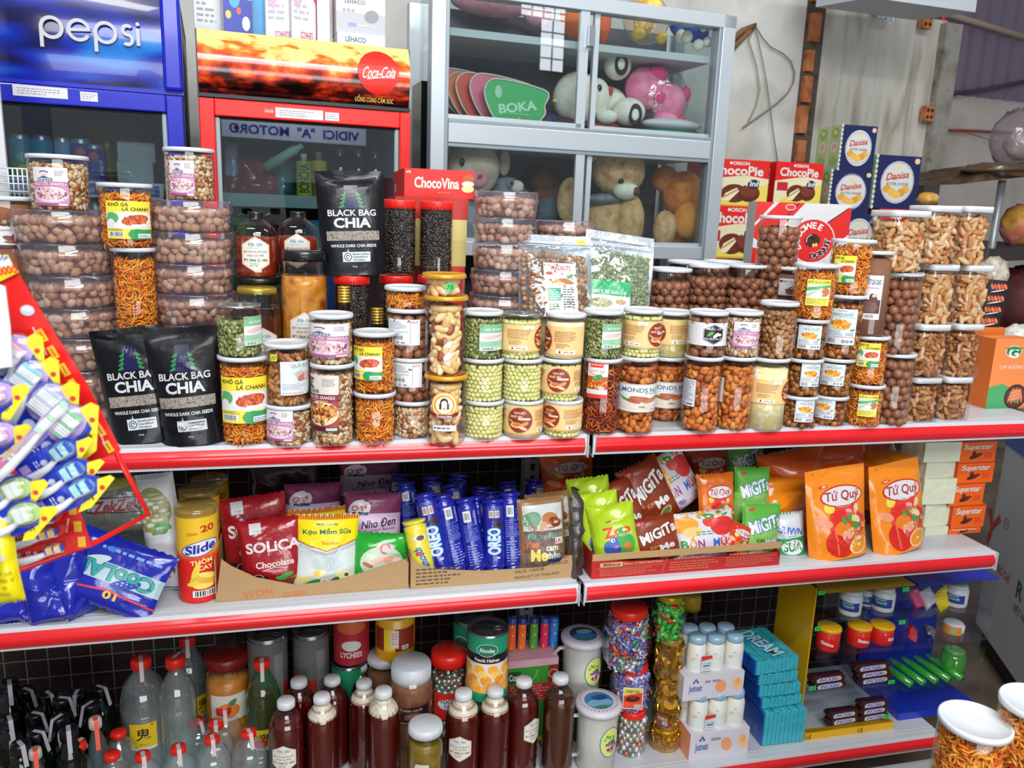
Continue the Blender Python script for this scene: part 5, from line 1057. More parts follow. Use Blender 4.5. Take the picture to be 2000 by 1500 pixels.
# ---------------------------------------------------------------- behind the shelves: two drink coolers and a display cabinet
PANE=clear('#eef4f4',.07,.0);PANE2=clear('#dfe9ea',.13,.0)
ALU=M('#ccd6dc',.35,.35,.2);ALUD=M('#8f9aa2',.4,.3)
class Loc:
 """build in the upright frame of a piece of furniture"""
 def __init__(s,px,py,Y,ang):s.f=Frame(px,py,Y,ang)
 def u(s,px,py):return s.f.at(px,py).x
 def z(s,px,py):return s.f.at(px,py).z+s.f.o.z
 def root(s,name,label,cat):
  s.t=thing(name,label,cat,(s.f.o.x,s.f.o.y,0),s.f.a);return s.t
 def world(s,u,w,z):return Vector((s.f.o.x,s.f.o.y,0))+s.f.x*u+s.f.n*w+Vector((0,0,z))
 def art(s,prims,name,w,**k):
  me=art(prims,name,**k);o=link(name,me,s.t,(0,w,0));return o
def qbox(u0,u1,w0,w1,z0,z1,mat,name,par,bv=0.0):
 o=MB().box((u0,w0,z0),(u1,w1,z1),mat).obj(name,par)
 if bv:bevel(o,bv)
 return o
 # --- aluminium and glass display cabinet
C=Loc(1130,260,2.50,5.4);ct=C.root('display_cabinet','pale aluminium display cabinet with sliding glass doors full of soft toys','cabinet')
uL,uR=C.u(841,250),C.u(1421,250);iL,iR=C.u(876,250),C.u(1391,250)
zr1,zr0=C.z(1130,257),C.z(1130,294);zb0=C.z(1250,505);zb1=C.z(1250,480);zt=2.25;dp=.36
fr=MB()
for a,b in ((uL,iL-.012),(iR+.012,uR)):fr.box((a,0,zb0-.5),(b,.05,zt),ALU)
fr.box((iL-.012,.004,zb0-.5),(iL,.05,zt),ALUD);fr.box((iR,.004,zb0-.5),(iR+.012,.05,zt),ALUD)
fr.box((iL,0,zr0),(iR,.05,zr1),ALU);fr.box((iL,.004,zr1),(iR,.04,zr1+.012),ALUD);fr.box((iL,.004,zr0-.012),(iR,.04,zr0),ALUD);fr.box((iL,0,zb0),(iR,.05,zb1),ALU);fr.box((uL,dp-.04,0),(uL+.04,dp,zt),ALU);fr.box((uR-.04,dp-.04,0),(uR,dp,zt),ALU);fr.box((uL,0,0),(uL+.04,.05,zb0),ALU);fr.box((uR-.04,0,0),(uR,.05,zb0),ALU);fr.box((uL,0,zt-.04),(uR,.05,zt),ALU)
bevel(fr.obj('frame',ct),.002)
qbox(iL,iR,dp-.012,dp,.3,zt,M('#55535c',.6),'back_panel',ct)
qbox(iL-.02,iL-.012,.05,dp,.3,zt,PANE,'side_pane',ct);qbox(iR+.012,iR+.02,.05,dp,.3,zt,PANE,'side_pane',ct)
qbox(iL,iR,.05,dp,zr0-.004,zr0+.02,M('#c8d0d6',.5),'shelf',ct);qbox(iL,iR,.05,dp,zb0,zb1,M('#c8d0d6',.5),'shelf',ct)
zs=C.z(1130,74);qbox(iL,iR,.05,dp,zs-.022,zs,M('#d4dce0',.5),'shelf',ct)
for nm,(pa,pb),z0,z1 in (('upper',(1141,1166),zr1+.012,zt-.04),('lower',(1132,1151),zb1,zr0-.012)):
 ua,ub_=C.u(pa,150 if nm=='upper' else 400),C.u(pb,150 if nm=='upper' else 400)
 d=qbox(iL,ua,.012,.015,z0,z1,PANE,'glass_door',ct);MB().box((ua-.018,.006,z0),(ua+.012,.02,z1),ALU).obj('door_stile',d);MB().box((iL,.006,z0),(ua,.02,z0+.012),ALU).obj('door_rail',d)
 d=qbox(ub_,iR,.026,.029,z0,z1,PANE,'glass_door',ct);MB().box((ub_-.008,.018,z0),(ub_+.009,.036,z1),ALU).obj('door_stile',d);MB().box((ub_,.022,z0),(iR,.034,z0+.012),ALU).obj('door_rail',d)
ul=C.u(1155,70);qbox(ul-.014,ul+.008,-.012,.008,C.z(1155,92),C.z(1155,52),M('#9aa2a8',.3,.8),'lock',ct,.001)
# --- soft toys
def plush(lab,name,cat,base,group=None):return thing(name,lab,cat,base,C.f.a,group)
def lp(px,py,w):p=C.f.at(px,py,w);return Vector((p.x,w,p.z+C.f.o.z))
def pr_(px,w,n):return n/S(C.world(C.u(px,200),w,1.9))
FUR=lambda n,c,s=30:mottled('fur_'+n,c,s,.95,4,.35)
cream=FUR('cream',['#e8dfcc','#f2ecdf','#fbf7ee']);tan=FUR('tan',['#c08a50','#dcae78','#e8c498','#cfa068'],26);rust=FUR('rust',['#b8541c','#e07c2c','#f09a44','#c8642a'],16)
pinkf=FUR('pink',['#f0709a','#f890b4','#fba8c4'],20);magf=M('#ec4884',.8);yelf=FUR('yellow',['#e8b83c','#f6cc58','#fbd870'],24);pigf=FUR('pig',['#cdb8a0','#e0cdb6','#ead9c4'],20);greyf=FUR('grey',['#6a7480','#8a949e','#9aa4ac'],30)
def toy(name,lab,cat,w,balls,flats=(),group=None):
 """balls: (part, px, py, w offset, rpx | (rx,ry,rz) px, material); first is the body"""
 p0=lp(balls[0][1],balls[0][2],w);W0=C.world(p0.x,p0.y,0);t=thing(name,lab,cat,(W0.x,W0.y,p0.z),C.f.a,group);hd=None
 for part,px,py,dw,r,m in balls:
  q=lp(px,py,w+dw)-p0;k=pr_(px,w+dw,1.0)
  rr=(r*k,)*3 if not isinstance(r,tuple)else tuple(v*k for v in r)
  o=link(part,MB().blob((0,0,0),rr,m,20,14).mesh(part),t,q)
  if part=='head':hd=o;hq=q
  elif hd is not None and part in ('eye','nose','snout','muzzle','ear','beak','nostril','cheek'):o.parent=hd;o.location=q-hq
 return t
EYE=M('#141214',.15,0,.5)
toy('plush_puppy','white plush puppy lying on its side in the upper cabinet, flower-print soles','soft toy',.17,[('body',1185,205,.04,(42,36,34),cream),('head',1128,192,-.01,(50,42,49),cream),('cheek',1165,190,-.03,(28,20,36),cream),('leg',1206,128,-.02,(27,26,27),cream),('leg',1228,218,-.05,(34,26,26),cream),('arm',1185,228,-.05,(22,16,14),cream),('sole',1214,126,-.060,(14,8,20),M('#3a2c30',.8)),('sole',1241,224,-.090,(14,8,21),M('#3a2c30',.8)),('flower',1214,125,-.070,(8,3,11),cream),('flower',1241,224,-.101,(8,3,11),cream),('eye',1171,172,-.062,(5,3,7),EYE),('eye',1152,205,-.06,(4,3,5),EYE),('nose',1193,178,-.05,(5,4,9),M('#c83a34',.6)),('beak',1088,197,-.02,(10,4,4),M('#e8d040',.6))])
toy('plush_pig','pink plush pig wrapped in clear film, beside the white puppy','soft toy',.17,[('body',1262,172,0,(44,30,40),pinkf),('head',1305,200,-.02,(36,28,36),pinkf),('leg',1300,232,-.03,(26,18,16),pinkf),('leg',1328,238,-.03,(12,12,12),magf),('ear',1285,145,-.03,(22,12,16),magf),('ear',1340,184,-.03,(10,8,14),magf),('snout',1290,190,-.055,(13,6,11),magf),('film',1288,192,0,(62,38,60),clear('#ffffff',.10,.12,.02,'#ffffff',.6))])
toy('plush_giraffe','yellow plush giraffe in a clear bag on the top cabinet shelf','soft toy',.17,[('body',1258,38,0,(20,18,30),yelf),('head',1272,12,-.02,(24,16,15),yelf),('leg',1247,66,-.03,(14,12,11),yelf),('leg',1292,74,-.03,(11,10,11),yelf),('eye',1279,16,-.06,3,EYE),('ear',1252,0,0,(8,5,8),yelf),('film',1262,38,0,(48,30,46),clear('#fff8ee',.12,.12,.05,'#fff0dc',.7))])
for i,(cx,cy)in enumerate(((1330,48),(1362,62))):
 toy('plush_star',('left' if i==0 else 'right')+' small blue plush with white pompoms and red tip, top cabinet shelf','soft toy',.17-.05*i,[('body',cx,cy,0,(24,16,22),M('#2c58b4',.85)),('pompom',cx-20,cy-10+i*20,-.02,11,cream),('pompom',cx+2,cy+26,-.03,11,cream),('pompom',cx+20*i,cy+20,-.03,10,cream),('tip',cx+4,cy-20,0,7,M('#d83c34',.8)),('patch',cx-12+24*i,cy-6,-.04,(7,3,6),cream)],group='blue pompom plushes')
toy('plush_doll','orange and green plush at the left end of the top cabinet shelf','soft toy',.2,[('body',1122,30,0,(28,24,40),M('#e87838',.85)),('collar',1104,-6,-.02,(16,10,9),M('#3a9a50',.85)),('arm',1178,40,.02,(16,14,44),M('#d8643a',.85))])
toy('plush_pillow','dusty pink folded plush cushion on the top cabinet shelf','cushion',.26,[('body',960,6,0,(82,40,24),FUR('rose',['#b87c88','#c88e9a','#a86c78'],10)),('cover',1050,30,0,(28,22,20),M('#c89aa4',.9))])
# plastic sun visors / folding fans
def dropshape(cx,cy,k,w,t,col,name,lab,lettering=None,grp='bright oval folding fans'):
 pts=[(-58,10),(-54,30),(-40,42),(-15,42),(20,38),(50,33),(75,27),(78,15),(66,-2),(72,-15),(58,-32),(45,-52),(10,-60),(-20,-50),(-42,-28)]
 for _ in range(2):pts=[(a[0]*t_+c[0]*(1-t_),a[1]*t_+c[1]*(1-t_))for a,c in zip(pts,pts[1:]+pts[:1])for t_ in (.75,.25)]
 p0=lp(cx,cy,w);s=pr_(cx,w,1.0)*k;b=MB();q=[(x*s,y*s)for x,y in pts]
 b.prism(q,0,.006,M(col,.35,0,.3));rim=[(x*s*1.0,-.001,y*s)for x,y in pts];b.tube(rim+[rim[0]],.003,M('#f0e4d8',.4),6)
 me=b.mesh('fan')
 if lettering:me=join([me,art(lettering(s),'l',base=.001)],'fan')
 o=link(name,me);W=C.world(p0.x,w,p0.z);o.location=W;o.rotation_euler=(-.12,0,C.f.a);return tag(o,lab,'fan',grp)
cs=[('#e8708c',905,175,.9),('#f07828',925,185,.95),('#dc4a34',945,188,1.0),('#e8708c',972,190,1.0)]
for i,(c,cx,cy,k)in enumerate(cs):dropshape(cx,cy,k,.20-i*.028,0,c,'folding_fan',['pink fan at the far left of the row','orange fan second from left','red fan in the middle of the row','pink fan just behind the green one'][i]+', upper cabinet')
dropshape(1000,200,1.0,.07,0,'#48b468','folding_fan','green lettered fan at the front of the row, upper cabinet',lambda s:[('t','BOKA',12*s,-8*s,17*s,'#bfe6c4',{'w':80*s,'b':.07,'rot':9}),('e',-28*s,18*s,7*s,12*s,'#a8dcb4'),('l',-20*s,-24*s,50*s,-18*s,1,'#90d0a0'),('p',[((15+14*math.cos(math.radians(90+36*i))*(1 if i%2==0 else .45))*s,(-38+14*math.sin(math.radians(90+36*i))*(1 if i%2==0 else .45))*s)for i in range(10)],'#8cd09c')])
toy('rolled_blanket','green and white printed bag under the pink pig','bag',.14,[('body',1310,262,0,(68,30,14),M('#2f8f6a',.5)),('flap',1312,244,-.02,(66,26,12),M('#e4e6ea',.5)),('spot',1262,262,-.07,(8,3,5),M('#d83830',.5))])
toy('dark_bag','dark red and blue bag under the white puppy','bag',.17,[('body',1110,246,0,(60,30,18),M('#5a2840',.5)),('flap',1180,250,-.01,(34,22,14),M('#c84a44',.5)),('fold',1070,238,-.02,(22,18,18),M('#34306a',.5))])
toy('plush_pig','big beige plush pig with pink snout in the lower left of the cabinet','soft toy',.17,[('body',905,440,.05,(80,50,60),greyf),('head',924,328,-.02,(54,44,56),pigf),('snout',932,347,-.075,(24,12,20),M('#eda0b0',.8)),('nostril',938,344,-.105,(5,2,4),M('#b83048',.6)),('eye',903,316,-.085,(5,3,8),EYE),('eye',950,324,-.08,(4,3,6),EYE),('ear',985,318,-.01,(12,8,25),FUR('earpig',['#d8b49c','#e8c8b0'],20)),('ear',874,300,.0,(12,8,22),pigf)])
toy('plush_mouse','small grey plush with cream muzzle behind the nut trays','soft toy',.20,[('body',1000,400,0,(46,30,40),greyf),('head',990,368,-.02,(30,22,24),greyf),('muzzle',1010,364,-.06,(14,10,12),cream),('nose',1000,358,-.085,4,EYE)])
toy('plush_bear','large curly tan teddy bear seated in the lower right of the cabinet','soft toy',.19,[('body',1198,440,0,(66,42,74),tan),('head',1208,334,-.04,(56,44,50),tan),('muzzle',1223,372,-.095,(28,18,18),cream),('nose',1243,374,-.12,(8,6,9),M('#6a3424',.5)),('eye',1213,354,-.105,6,EYE),('arm',1230,430,-.06,(30,26,52),tan),('arm',1112,392,-.05,(26,22,46),tan),('paw',1298,446,-.07,(24,22,36),tan),('collar',1180,388,-.05,(40,20,10),greyf),('ear',1160,300,-.02,16,tan)])
toy('plush_lion','orange-brown fluffy plush at the right end of the lower cabinet','soft toy',.20,[('body',1335,440,0,(44,30,54),rust),('head',1335,380,-.02,(46,32,46),rust),('foot',1345,430,-.08,(36,22,36),FUR('orange',['#d87420','#f09a34','#f4ac50'],12)),('mane',1300,350,0,(30,20,26),rust)])
toy('plush_bear','dark brown plush bear in the shade behind the tray stack','soft toy',.26,[('body',1070,400,0,(40,26,50),FUR('brown',['#5a3420','#7a4a2c','#6a3c24'],20)),('head',1062,352,0,(30,22,26),FUR('brown',[],20)),('shirt',1072,412,-.02,(28,24,34),M('#5a6a78',.8))])
# --- coolers
def cooler(L,name,lab,l,r,hy0,hy1,dy0,depth,cols,gl,gr,gy,hdr_bulge,top):
 """pixels: l,r outer edges; header between hy0/hy1 at mid; door top dy0; glass gl..gr from gy down"""
 t=L.root(name,lab,'refrigerator');pm=(l+r)/2;u0,u1=L.u(l,200),L.u(r,200);z1=L.z(pm,hy0)if top is None else top;z0=L.z(pm,hy1);zd=L.z(pm,dy0);body,side=cols[0],cols[1]
 b=MB();b.box((u0,.06,.1),(u0+.03,depth,z1),side);b.box((u1-.03,.06,.1),(u1,depth,z1),side);b.box((u0,depth-.03,.1),(u1,depth,z1),M('#c9ced2',.5));b.box((u0,.06,z1-.03),(u1,depth,z1),side);b.box((u0,.06,.0),(u1,depth,.14),side);b.box((u0+.03,.07,z0-.01),(u1-.03,depth-.03,z0+.02),M('#d4d8da',.5))
 b.obj('cabinet_body',t);n=10;w=u1-u0
 hb=MB();f=lambda u,v:(u0+.004+u*(w-.008),.06-.03-hdr_bulge*math.sin(PI*v),z0+v*(z1-z0));hb.grid(2,n,f,cols[2])
 hb.box((u0,.03,z0),(u0+.004,.06,z1),cols[3]);hb.box((u1-.004,.03,z0),(u1,.06,z1),cols[3]);hb.box((u0,.02,z0-.008),(u1,.06,z0+.001),cols[3]);h=hb.obj('lit_header',t)
 dr=MB();g0,g1,gz=L.u(gl,240),L.u(gr,240),L.z((gl+gr)/2,gy)
 dr.box((u0+.002,0,.16),(g0,.055,zd),cols[0]);dr.box((g1,0,.16),(u1-.002,.055,zd),cols[0]);dr.box((g0,0,gz),(g1,.055,zd),cols[0]);dr.box((g0,0,.16),(g1,.055,.3),cols[0])
 dr.box((g0,.012,.3),(g0+.012,.04,gz),M('#9fb0b4',.4));dr.box((g1-.012,.012,.3),(g1,.04,gz),M('#9fb0b4',.4));dr.box((g0,.012,gz-.006),(g1,.04,gz),M('#16181c',.5))
 bevel(dr.obj('door',t),.004);d=t.children[-1]
 MB().box((g0+.012,.02,.3),(g1-.012,.024,gz-.006),PANE2).obj('glass',d)
 return t,u0,u1,z0,z1,zd,g0,g1,gz
K=Loc(595,200,2.28,5.4)
amber=None
def amber_mat():
 m,nt,bs=newmat('cola_ice_print');tc=nt.nodes.new('ShaderNodeTexCoord');sp=nt.nodes.new('ShaderNodeSeparateXYZ');nt.links.new(tc.outputs['Generated'],sp.inputs[0])
 n=nt.nodes.new('ShaderNodeTexNoise');n.inputs['Scale'].default_value=6.5;n.inputs['Detail'].default_value=4;mp=nt.nodes.new('ShaderNodeMapping');mp.inputs['Scale'].default_value=(1.6,1,.35);nt.links.new(tc.outputs['Generated'],mp.inputs[0]);nt.links.new(mp.outputs[0],n.inputs['Vector'])
 a=nt.nodes.new('ShaderNodeMath');a.operation='MULTIPLY_ADD';a.inputs[1].default_value=.72;nt.links.new(sp.outputs['Z'],a.inputs[0]);a.inputs[2].default_value=-.30
 ad=nt.nodes.new('ShaderNodeMath');ad.operation='ADD';nt.links.new(a.outputs[0],ad.inputs[0]);nt.links.new(n.outputs['Fac'],ad.inputs[1])
 r=nt.nodes.new('ShaderNodeValToRGB');el=r.color_ramp.elements;el[0].position=.22;el[0].color=lin('#0c0404')+(1,);el[1].position=.80;el[1].color=lin('#f6dc8c')+(1,)
 for p,c in ((.36,'#4a0e06'),(.46,'#b02a0a'),(.57,'#e8501a'),(.67,'#f08a34'),(.73,'#f4cc74')):e=el.new(p);e.color=lin(c)+(1,)
 nt.links.new(ad.outputs[0],r.inputs[0]);nt.links.new(r.outputs[0],bs.inputs['Base Color']);bs.inputs['Roughness'].default_value=.18;bs.inputs['Coat Weight'].default_value=.5;return m
RED=M('#ea1c14',.3,0,.3)
kt,u0,u1,z0,z1,zd,g0,g1,gz=cooler(K,'drinks_cooler','red-framed glass-door drinks cooler with amber cola header',386,804,72,195,205,.6,(RED,M('#c8ccd0',.4),amber_mat(),M('#12100f',.3)),420,781,238,.028,None)
w=u1-u0;hc=(z0+z1)/2
def hdrmap(bulge,z0,z1,off=.0):
 def f(co):
  v=(co[:,1]-z0)/(z1-z0);return np.stack([co[:,0],.03-bulge*np.sin(PI*v)-co[:,2]-off,co[:,1]],1)
 return f
Rk=(z1-z0)*.36;ck=u0+w*.835
link('header_print',art([('e',ck,hc+.008,Rk,Rk,'#e8281c'),('t','Coca-Cola',ck+Rk*.05,hc+.008,Rk*.52,'#fbe8e0',{'w':Rk*1.6,'shear':.35,'b':.03,'rot':4}),('k',[(ck-Rk*.55,hc-Rk*.2),(ck-Rk*.1,hc-Rk*.12),(ck+Rk*.6,hc+Rk*.0)],Rk*.05,'#fbe8e0'),('t','UỐNG CÙNG CẢM XÚC',ck-Rk*.15,z0+(z1-z0)*.1,(z1-z0)*.07,'#e8d070',{'w':w*.19,'b':.03})],'print',None,[z0+(z1-z0)*i/12 for i in range(1,12)],hdrmap(.028,z0,z1,.001),.0004),kt)
def sticker(L,t,x0,y0,x1,y1,prim,name='sticker'):
 a,b=L.u(x0,(y0+y1)/2),L.u(x1,(y0+y1)/2);za,zb=L.z((x0+x1)/2,y1),L.z((x0+x1)/2,y0)
 w,h=b-a,zb-za;o=link(name,art(prim(w,h),name),t,((a+b)/2,-.0006,(za+zb)/2));return o
stk=lambda w,h:[('r',-w/2,-h/2,w/2,h/2,'#e8e9ec'),('l',-w*.42,-h*.35,w*.4,h*.35,3,'#9a90a0')]
sticker(K,kt,538,213,631,232,stk);sticker(K,kt,635,220,662,236,stk)
sticker(K,kt,517,212,534,220,lambda w,h:[('t','Coca-Cola',0,0,h*.9,'#f8e8e4',{'w':w,'shear':.3,'b':.03})])
kz=K.z(600,385)
qbox(g0,g1,.08,.55,kz-.012,kz,M('#b8c4c8',.4),'wire_shelf',kt);qbox(g0,g1,.075,.082,kz-.03,kz+.004,M('#8fa4a8',.4),'shelf_rail',kt)
qbox(g0,g1,.55,.57,.2,z0,M('#4a5c68',.6),'inner_back',kt)
CLG=clear('#e6f2f2',.1,.04)
botp=[(0,0),(.9,0),(1,.04),(1,.55),(.85,.68),(.5,.8),(.4,.86),(.4,.95)]
def inside(L,px,py_top,wpx,w,z,prof,mat,lab,cap=None,liquid=None,wrap=None,name='bottle',cat='bottle',group=None):
 f=L.f;q=f.at(px,py_top,w);x,y,_=L.world(q.x,w,0);zt=q.z+f.o.z;s=S((x,y,zt));r=wpx/2/s;h=zt-z
 t=thing(name,lab,cat,(x,y,z),0,group);link('body',MB().lathe([(a*r,c*h)for a,c in prof],mat,20).mesh('body'),t)
 if cap:link('cap',MB().lathe([(cap[0]*r,h*(1-cap[1])),(cap[0]*r,h*.995),(0,h)],cap[2],16).mesh('cap'),t)
 if wrap:
  d=wrap[3](r*2.4,h*(wrap[1]-wrap[0]))if len(wrap)>3 else None
  link('wrapper',MB().lathe([(r*1.01,h*wrap[0]),(r*1.01,h*wrap[1])],wrap[2],20).mesh('wrap'),t)
  if d:o=link('label',art(d,'l',cylcuts(r,r*2.4),None,cylmap(r*1.02)),t,(0,0,h*(wrap[0]+wrap[1])/2));o.rotation_euler=(0,0,math.atan2(-x,y))
 return t
TEAL=M('#2f9aa4',.35)
for i,(px,yt)in enumerate(((664,290),(700,292),(733,294))):
 inside(K,px,yt,36,.18,kz,botp,CLG,'clear water bottle with teal cap inside the red cooler, '+['left','middle','right'][i]+' of three',(.42,.1,TEAL),group='teal-capped water bottles',name='water_bottle')
bon=lambda w,h:[('t','BONCHA',0,0,w*.5,'#2c4a2c',{'w':h*.86,'rot':90,'b':.05})]
inside(K,593,300,30,.14,kz,botp,M('#a8b040',.4),'slim green-yellow tea bottle with vertical lettering inside the red cooler',(.42,.09,M('#d8dcd8',.4)),None,(.05,.82,M('#b4b83c',.4),bon),name='tea_bottle')
inside(K,622,296,32,.2,kz,botp,M('#8a9a50',.4),'yellow-green drink bottle beside the tea bottle',(.42,.09,M('#d8c83c',.4)),None,(.3,.8,M('#c8b840',.4)),name='tea_bottle')
for i,(px,py,c,r_,lab)in enumerate(((450,310,'#b8b4d4',14,'pale purple cap bottle'),(500,330,'#8c3440',34,'crumpled dark red snack bag, upper'),(470,355,'#7a2830',30,'crumpled dark red snack bag, left'),(535,350,'#a84a50',30,'crumpled pinkish snack bag'),(560,330,'#4a8088',24,'teal film packet'),(640,350,'#3c7a58',26,'green film packet'))):
 q=K.f.at(px,py,.2);W=K.world(q.x,.2,q.z+K.f.o.z);s=S(W);rr=r_/s
 hh=max(.02,W.z-kz);me,_=pouch_mesh(rr*2,hh*1.5,.05,foil(c,.25,.8,18),None,'pillow',i+3,1.8,nu=12,nv=14);o=link('snack_bag',me);o.location=(W.x,W.y,kz);o.rotation_euler=(-.25,0,.2*i);tag(o,lab+' behind the red cooler glass','bag','packets in the red cooler')
q=K.f.at(555,305,.12);W=K.world(q.x,.12,q.z+K.f.o.z);o=MB().lathe([(0,-.06),(.013,-.06),(.013,.035),(.008,.045),(.008,.06),(0,.06)],M('#9ac0b0',.4),14).obj('small_bottle');o.location=W;o.rotation_euler=(0,1.0,0);tag(o,'small pale green bottle lying on the bags in the red cooler','bottle')
# lower compartment behind the honey jugs
for i,(px,yt,c,wp)in enumerate(((470,425,'#1c7a3c',60),(545,470,'#2a5c3c',50),(614,430,'#4a90b8',40),(640,440,'#3a6ab0',36))):
 inside(K,px,yt,wp,.15,kz-.36,[(0,0),(.95,0),(1,.03),(1,.9),(.8,1),(0,1)],M(c,.35),['green drink carton tin','dark green drink tin','light blue drink tin','blue drink tin'][i]+' on the lower level of the red cooler',name='drink_tin',cat='tin')
qbox(g0,g1,.08,.55,kz-.372,kz-.36,M('#b8c4c8',.4),'wire_shelf',kt)
# pepsi cooler
B_=Loc(190,165,2.24,6.5)
def blue_mat():
 m,nt,bs=newmat('blue_wave_print');tc=nt.nodes.new('ShaderNodeTexCoord');mp=nt.nodes.new('ShaderNodeMapping');mp.inputs['Scale'].default_value=(1.0,1,1.6);mp.inputs['Rotation'].default_value=(0,.5,0);n=nt.nodes.new('ShaderNodeTexNoise');n.inputs['Scale'].default_value=2.0;n.inputs['Detail'].default_value=1.2
 nt.links.new(tc.outputs['Generated'],mp.inputs[0]);nt.links.new(mp.outputs[0],n.inputs['Vector']);r=nt.nodes.new('ShaderNodeValToRGB');el=r.color_ramp.elements;el[0].position=.36;el[0].color=lin('#060a4c')+(1,);el[1].position=.64;el[1].color=lin('#1878d0')+(1,);e=el.new(.5);e.color=lin('#0a2ab0')+(1,)
 nt.links.new(n.outputs['Fac'],r.inputs[0]);nt.links.new(r.outputs[0],bs.inputs['Base Color']);bs.inputs['Roughness'].default_value=.2;bs.inputs['Coat Weight'].default_value=.4;return m
BLUE=M('#1420b8',.28,0,.4)
bt,u0,u1,z0,z1,zd,g0,g1,gz=cooler(B_,'drinks_cooler','blue glass-door drinks cooler with large white lettering on its header',-60,359,-30,162,172,.55,(BLUE,M('#0a0c14',.4),blue_mat(),BLUE),-36,326,207,.02,None)
qbox(u1-.045,u1+.001,.0,.06,z0,z1,BLUE,'header_trim',bt,.008)
# lettering built from rings and stems
lx=lambda px,py:B_.u(px,py);xh=(lx(127,60)-lx(75,60))
def pep(x,y,R,wd):
 o=[]
 def pp(cx,cy):return [('a',cx,cy,R,wd,0,360,LW),('r',cx-R-wd/2,cy-R*2.05,cx-R+wd/2,cy+R*.1,LW)]
 o+=pp(x,y);ex=x+R*2.62;o+=[('a',ex,y,R,wd,14,330,LW),('k',[(ex-R,y-wd*.1),(ex+R*1.12,y+wd*.35)],wd*.9,LW)]
 px_=ex+R*2.62;o+=pp(px_,y-R*.0)
 sx=px_+R*2.15;o+=[('a',sx+R*.05,y+R*.47,R*.47,wd,40,270,LW),('a',sx,y-R*.5,R*.5,wd,-130,90,LW)]
 ix=sx+R*1.1;o+=[('r',ix-wd/2,y-R*1.05,ix+wd/2,y+R*.75,LW),('e',ix,y+R*1.2,wd*.55,wd*.55,LW)]
 return o
LW=M('#c9ccd2',.4)
R_=(lx(119,55)-lx(78,55))/2;yc=B_.z(100,53)
o=link('lettering',art(pep(lx(100,53),yc,R_,R_*.36),'letters',base=.0,step=.00004,extrude=.008),bt,(0,.008,0));o.rotation_euler=(0,0,0)
sticker(B_,bt,25,169,132,190,stk);sticker(B_,bt,157,180,191,198,stk)
pz=B_.z(170,352);qbox(g0,g1,.08,.5,pz-.012,pz,M('#aab8c4',.4),'wire_shelf',bt);qbox(g0,g1,.5,.52,.2,z0,M('#52607a',.6),'inner_back',bt)
rl=qbox(g0+.01,g1-.02,.07,.078,pz-.04,pz+.0,M('#e4e8ec',.4),'price_rail',bt);wr=g1-g0-.05
link('rail_print',art([('r',-wr/2,-.014,wr/2,.014,'#2468b8')]+[('t','pepsi',-wr/2+wr*(.1+.2*i),0,.013,'#e8eef6',{'w':.045,'b':.02})for i in range(5)]+[('e',-wr/2+wr*(.2+.2*i),0,.011,.011,'#c83a4a')for i in range(4)]+[('e',-wr/2+wr*(.2+.2*i),.004,.009,.006,'#f0f0f4')for i in range(4)],'rail_print'),bt,((g0+g1)/2-.005,.069,pz-.02))
canp=[(0,0),(.8,0),(1,.05),(1,.88),(.82,.97),(.82,1),(.75,.98),(0,.98)]
CANG=lambda w,h:[('r',-w/2,-h/2,w/2,h/2,'#2c9ac0'),('p',[(-w/2,-h/2),(w/2,-h/2),(w/2,h*.0),(0,-h*.15),(-w/2,h*.05)],'#3f9a48'),('e',w*.1,-h*.3,w*.3,h*.12,'#e0c050'),('t','VIỆT',0,h*.02,h*.16,'#dff0e8',{'w':w*.4,'b':.06})]
CANP=lambda w,h:[('r',-w/2,-h/2,w/2,h/2,'#1c3a9c'),('e',-w*.05,h*.22,w*.2,w*.2,'#e85a34'),('a',-w*.05,h*.22,w*.13,w*.1,180,360,'#2858b8'),('t','pepsi',w*.2,-h*.12,w*.18,'#dfe6f4',{'w':h*.5,'rot':90,'b':.03})]
CANL=lambda w,h:[('r',-w/2,-h/2,w/2,h/2,'#7c9cd8'),('r',-w/2,-h/2,w/2,-h*.2,'#4a68b8')]
for i,(px,yt,d,lab)in enumerate(((38,262,CANG,'green and blue drink can at the left of the blue cooler shelf'),(80,264,CANG,'second green and blue drink can on the blue cooler shelf'),(121,268,CANL,'pale blue drink can between the green and the cola cans'),(157,271,CANP,'blue cola can with orange-red disc on the blue cooler shelf'),(183,283,CANP,'blue cola can with vertical lettering beside the carton stack'))):
 inside(B_,px,yt,40 if i!=2 else 30,.16,pz,canp,M('#a8b4c4',.3,.6),lab,None,None,(.06,.88,M('#3c6ab4',.35),d),name='drink_can',cat='can',group='drink cans in the blue cooler')
for i,(l,r,yt,yb_)in enumerate(((230,298,318,348),(231,302,280,318))):
 a=B_.f.at(l,yb_,.15);c=B_.f.at(r,yt,.15);zb_=pz if i==0 else zc_
 W=B_.world((a.x+c.x)/2,.15,0);hh=c.z+B_.f.o.z-zb_;me=carton_mesh(c.x-a.x,.1,hh,(M('#c4c8cc',.5),)*3,lambda w,h:[('r',-w/2+w*.1*k,-h/2,-w/2+w*.1*k+w*.006,h/2,'#8f949c')for k in range(1,10)])
 o=link('pack_carton',me);o.location=(W.x,W.y,zb_);o.rotation_euler=(0,0,B_.f.a+(.05 if i else 0));tag(o,'grey striped carton, '+['lower','upper'][i]+' of two in the blue cooler','carton','grey cartons in the blue cooler');zc_=zb_+hh
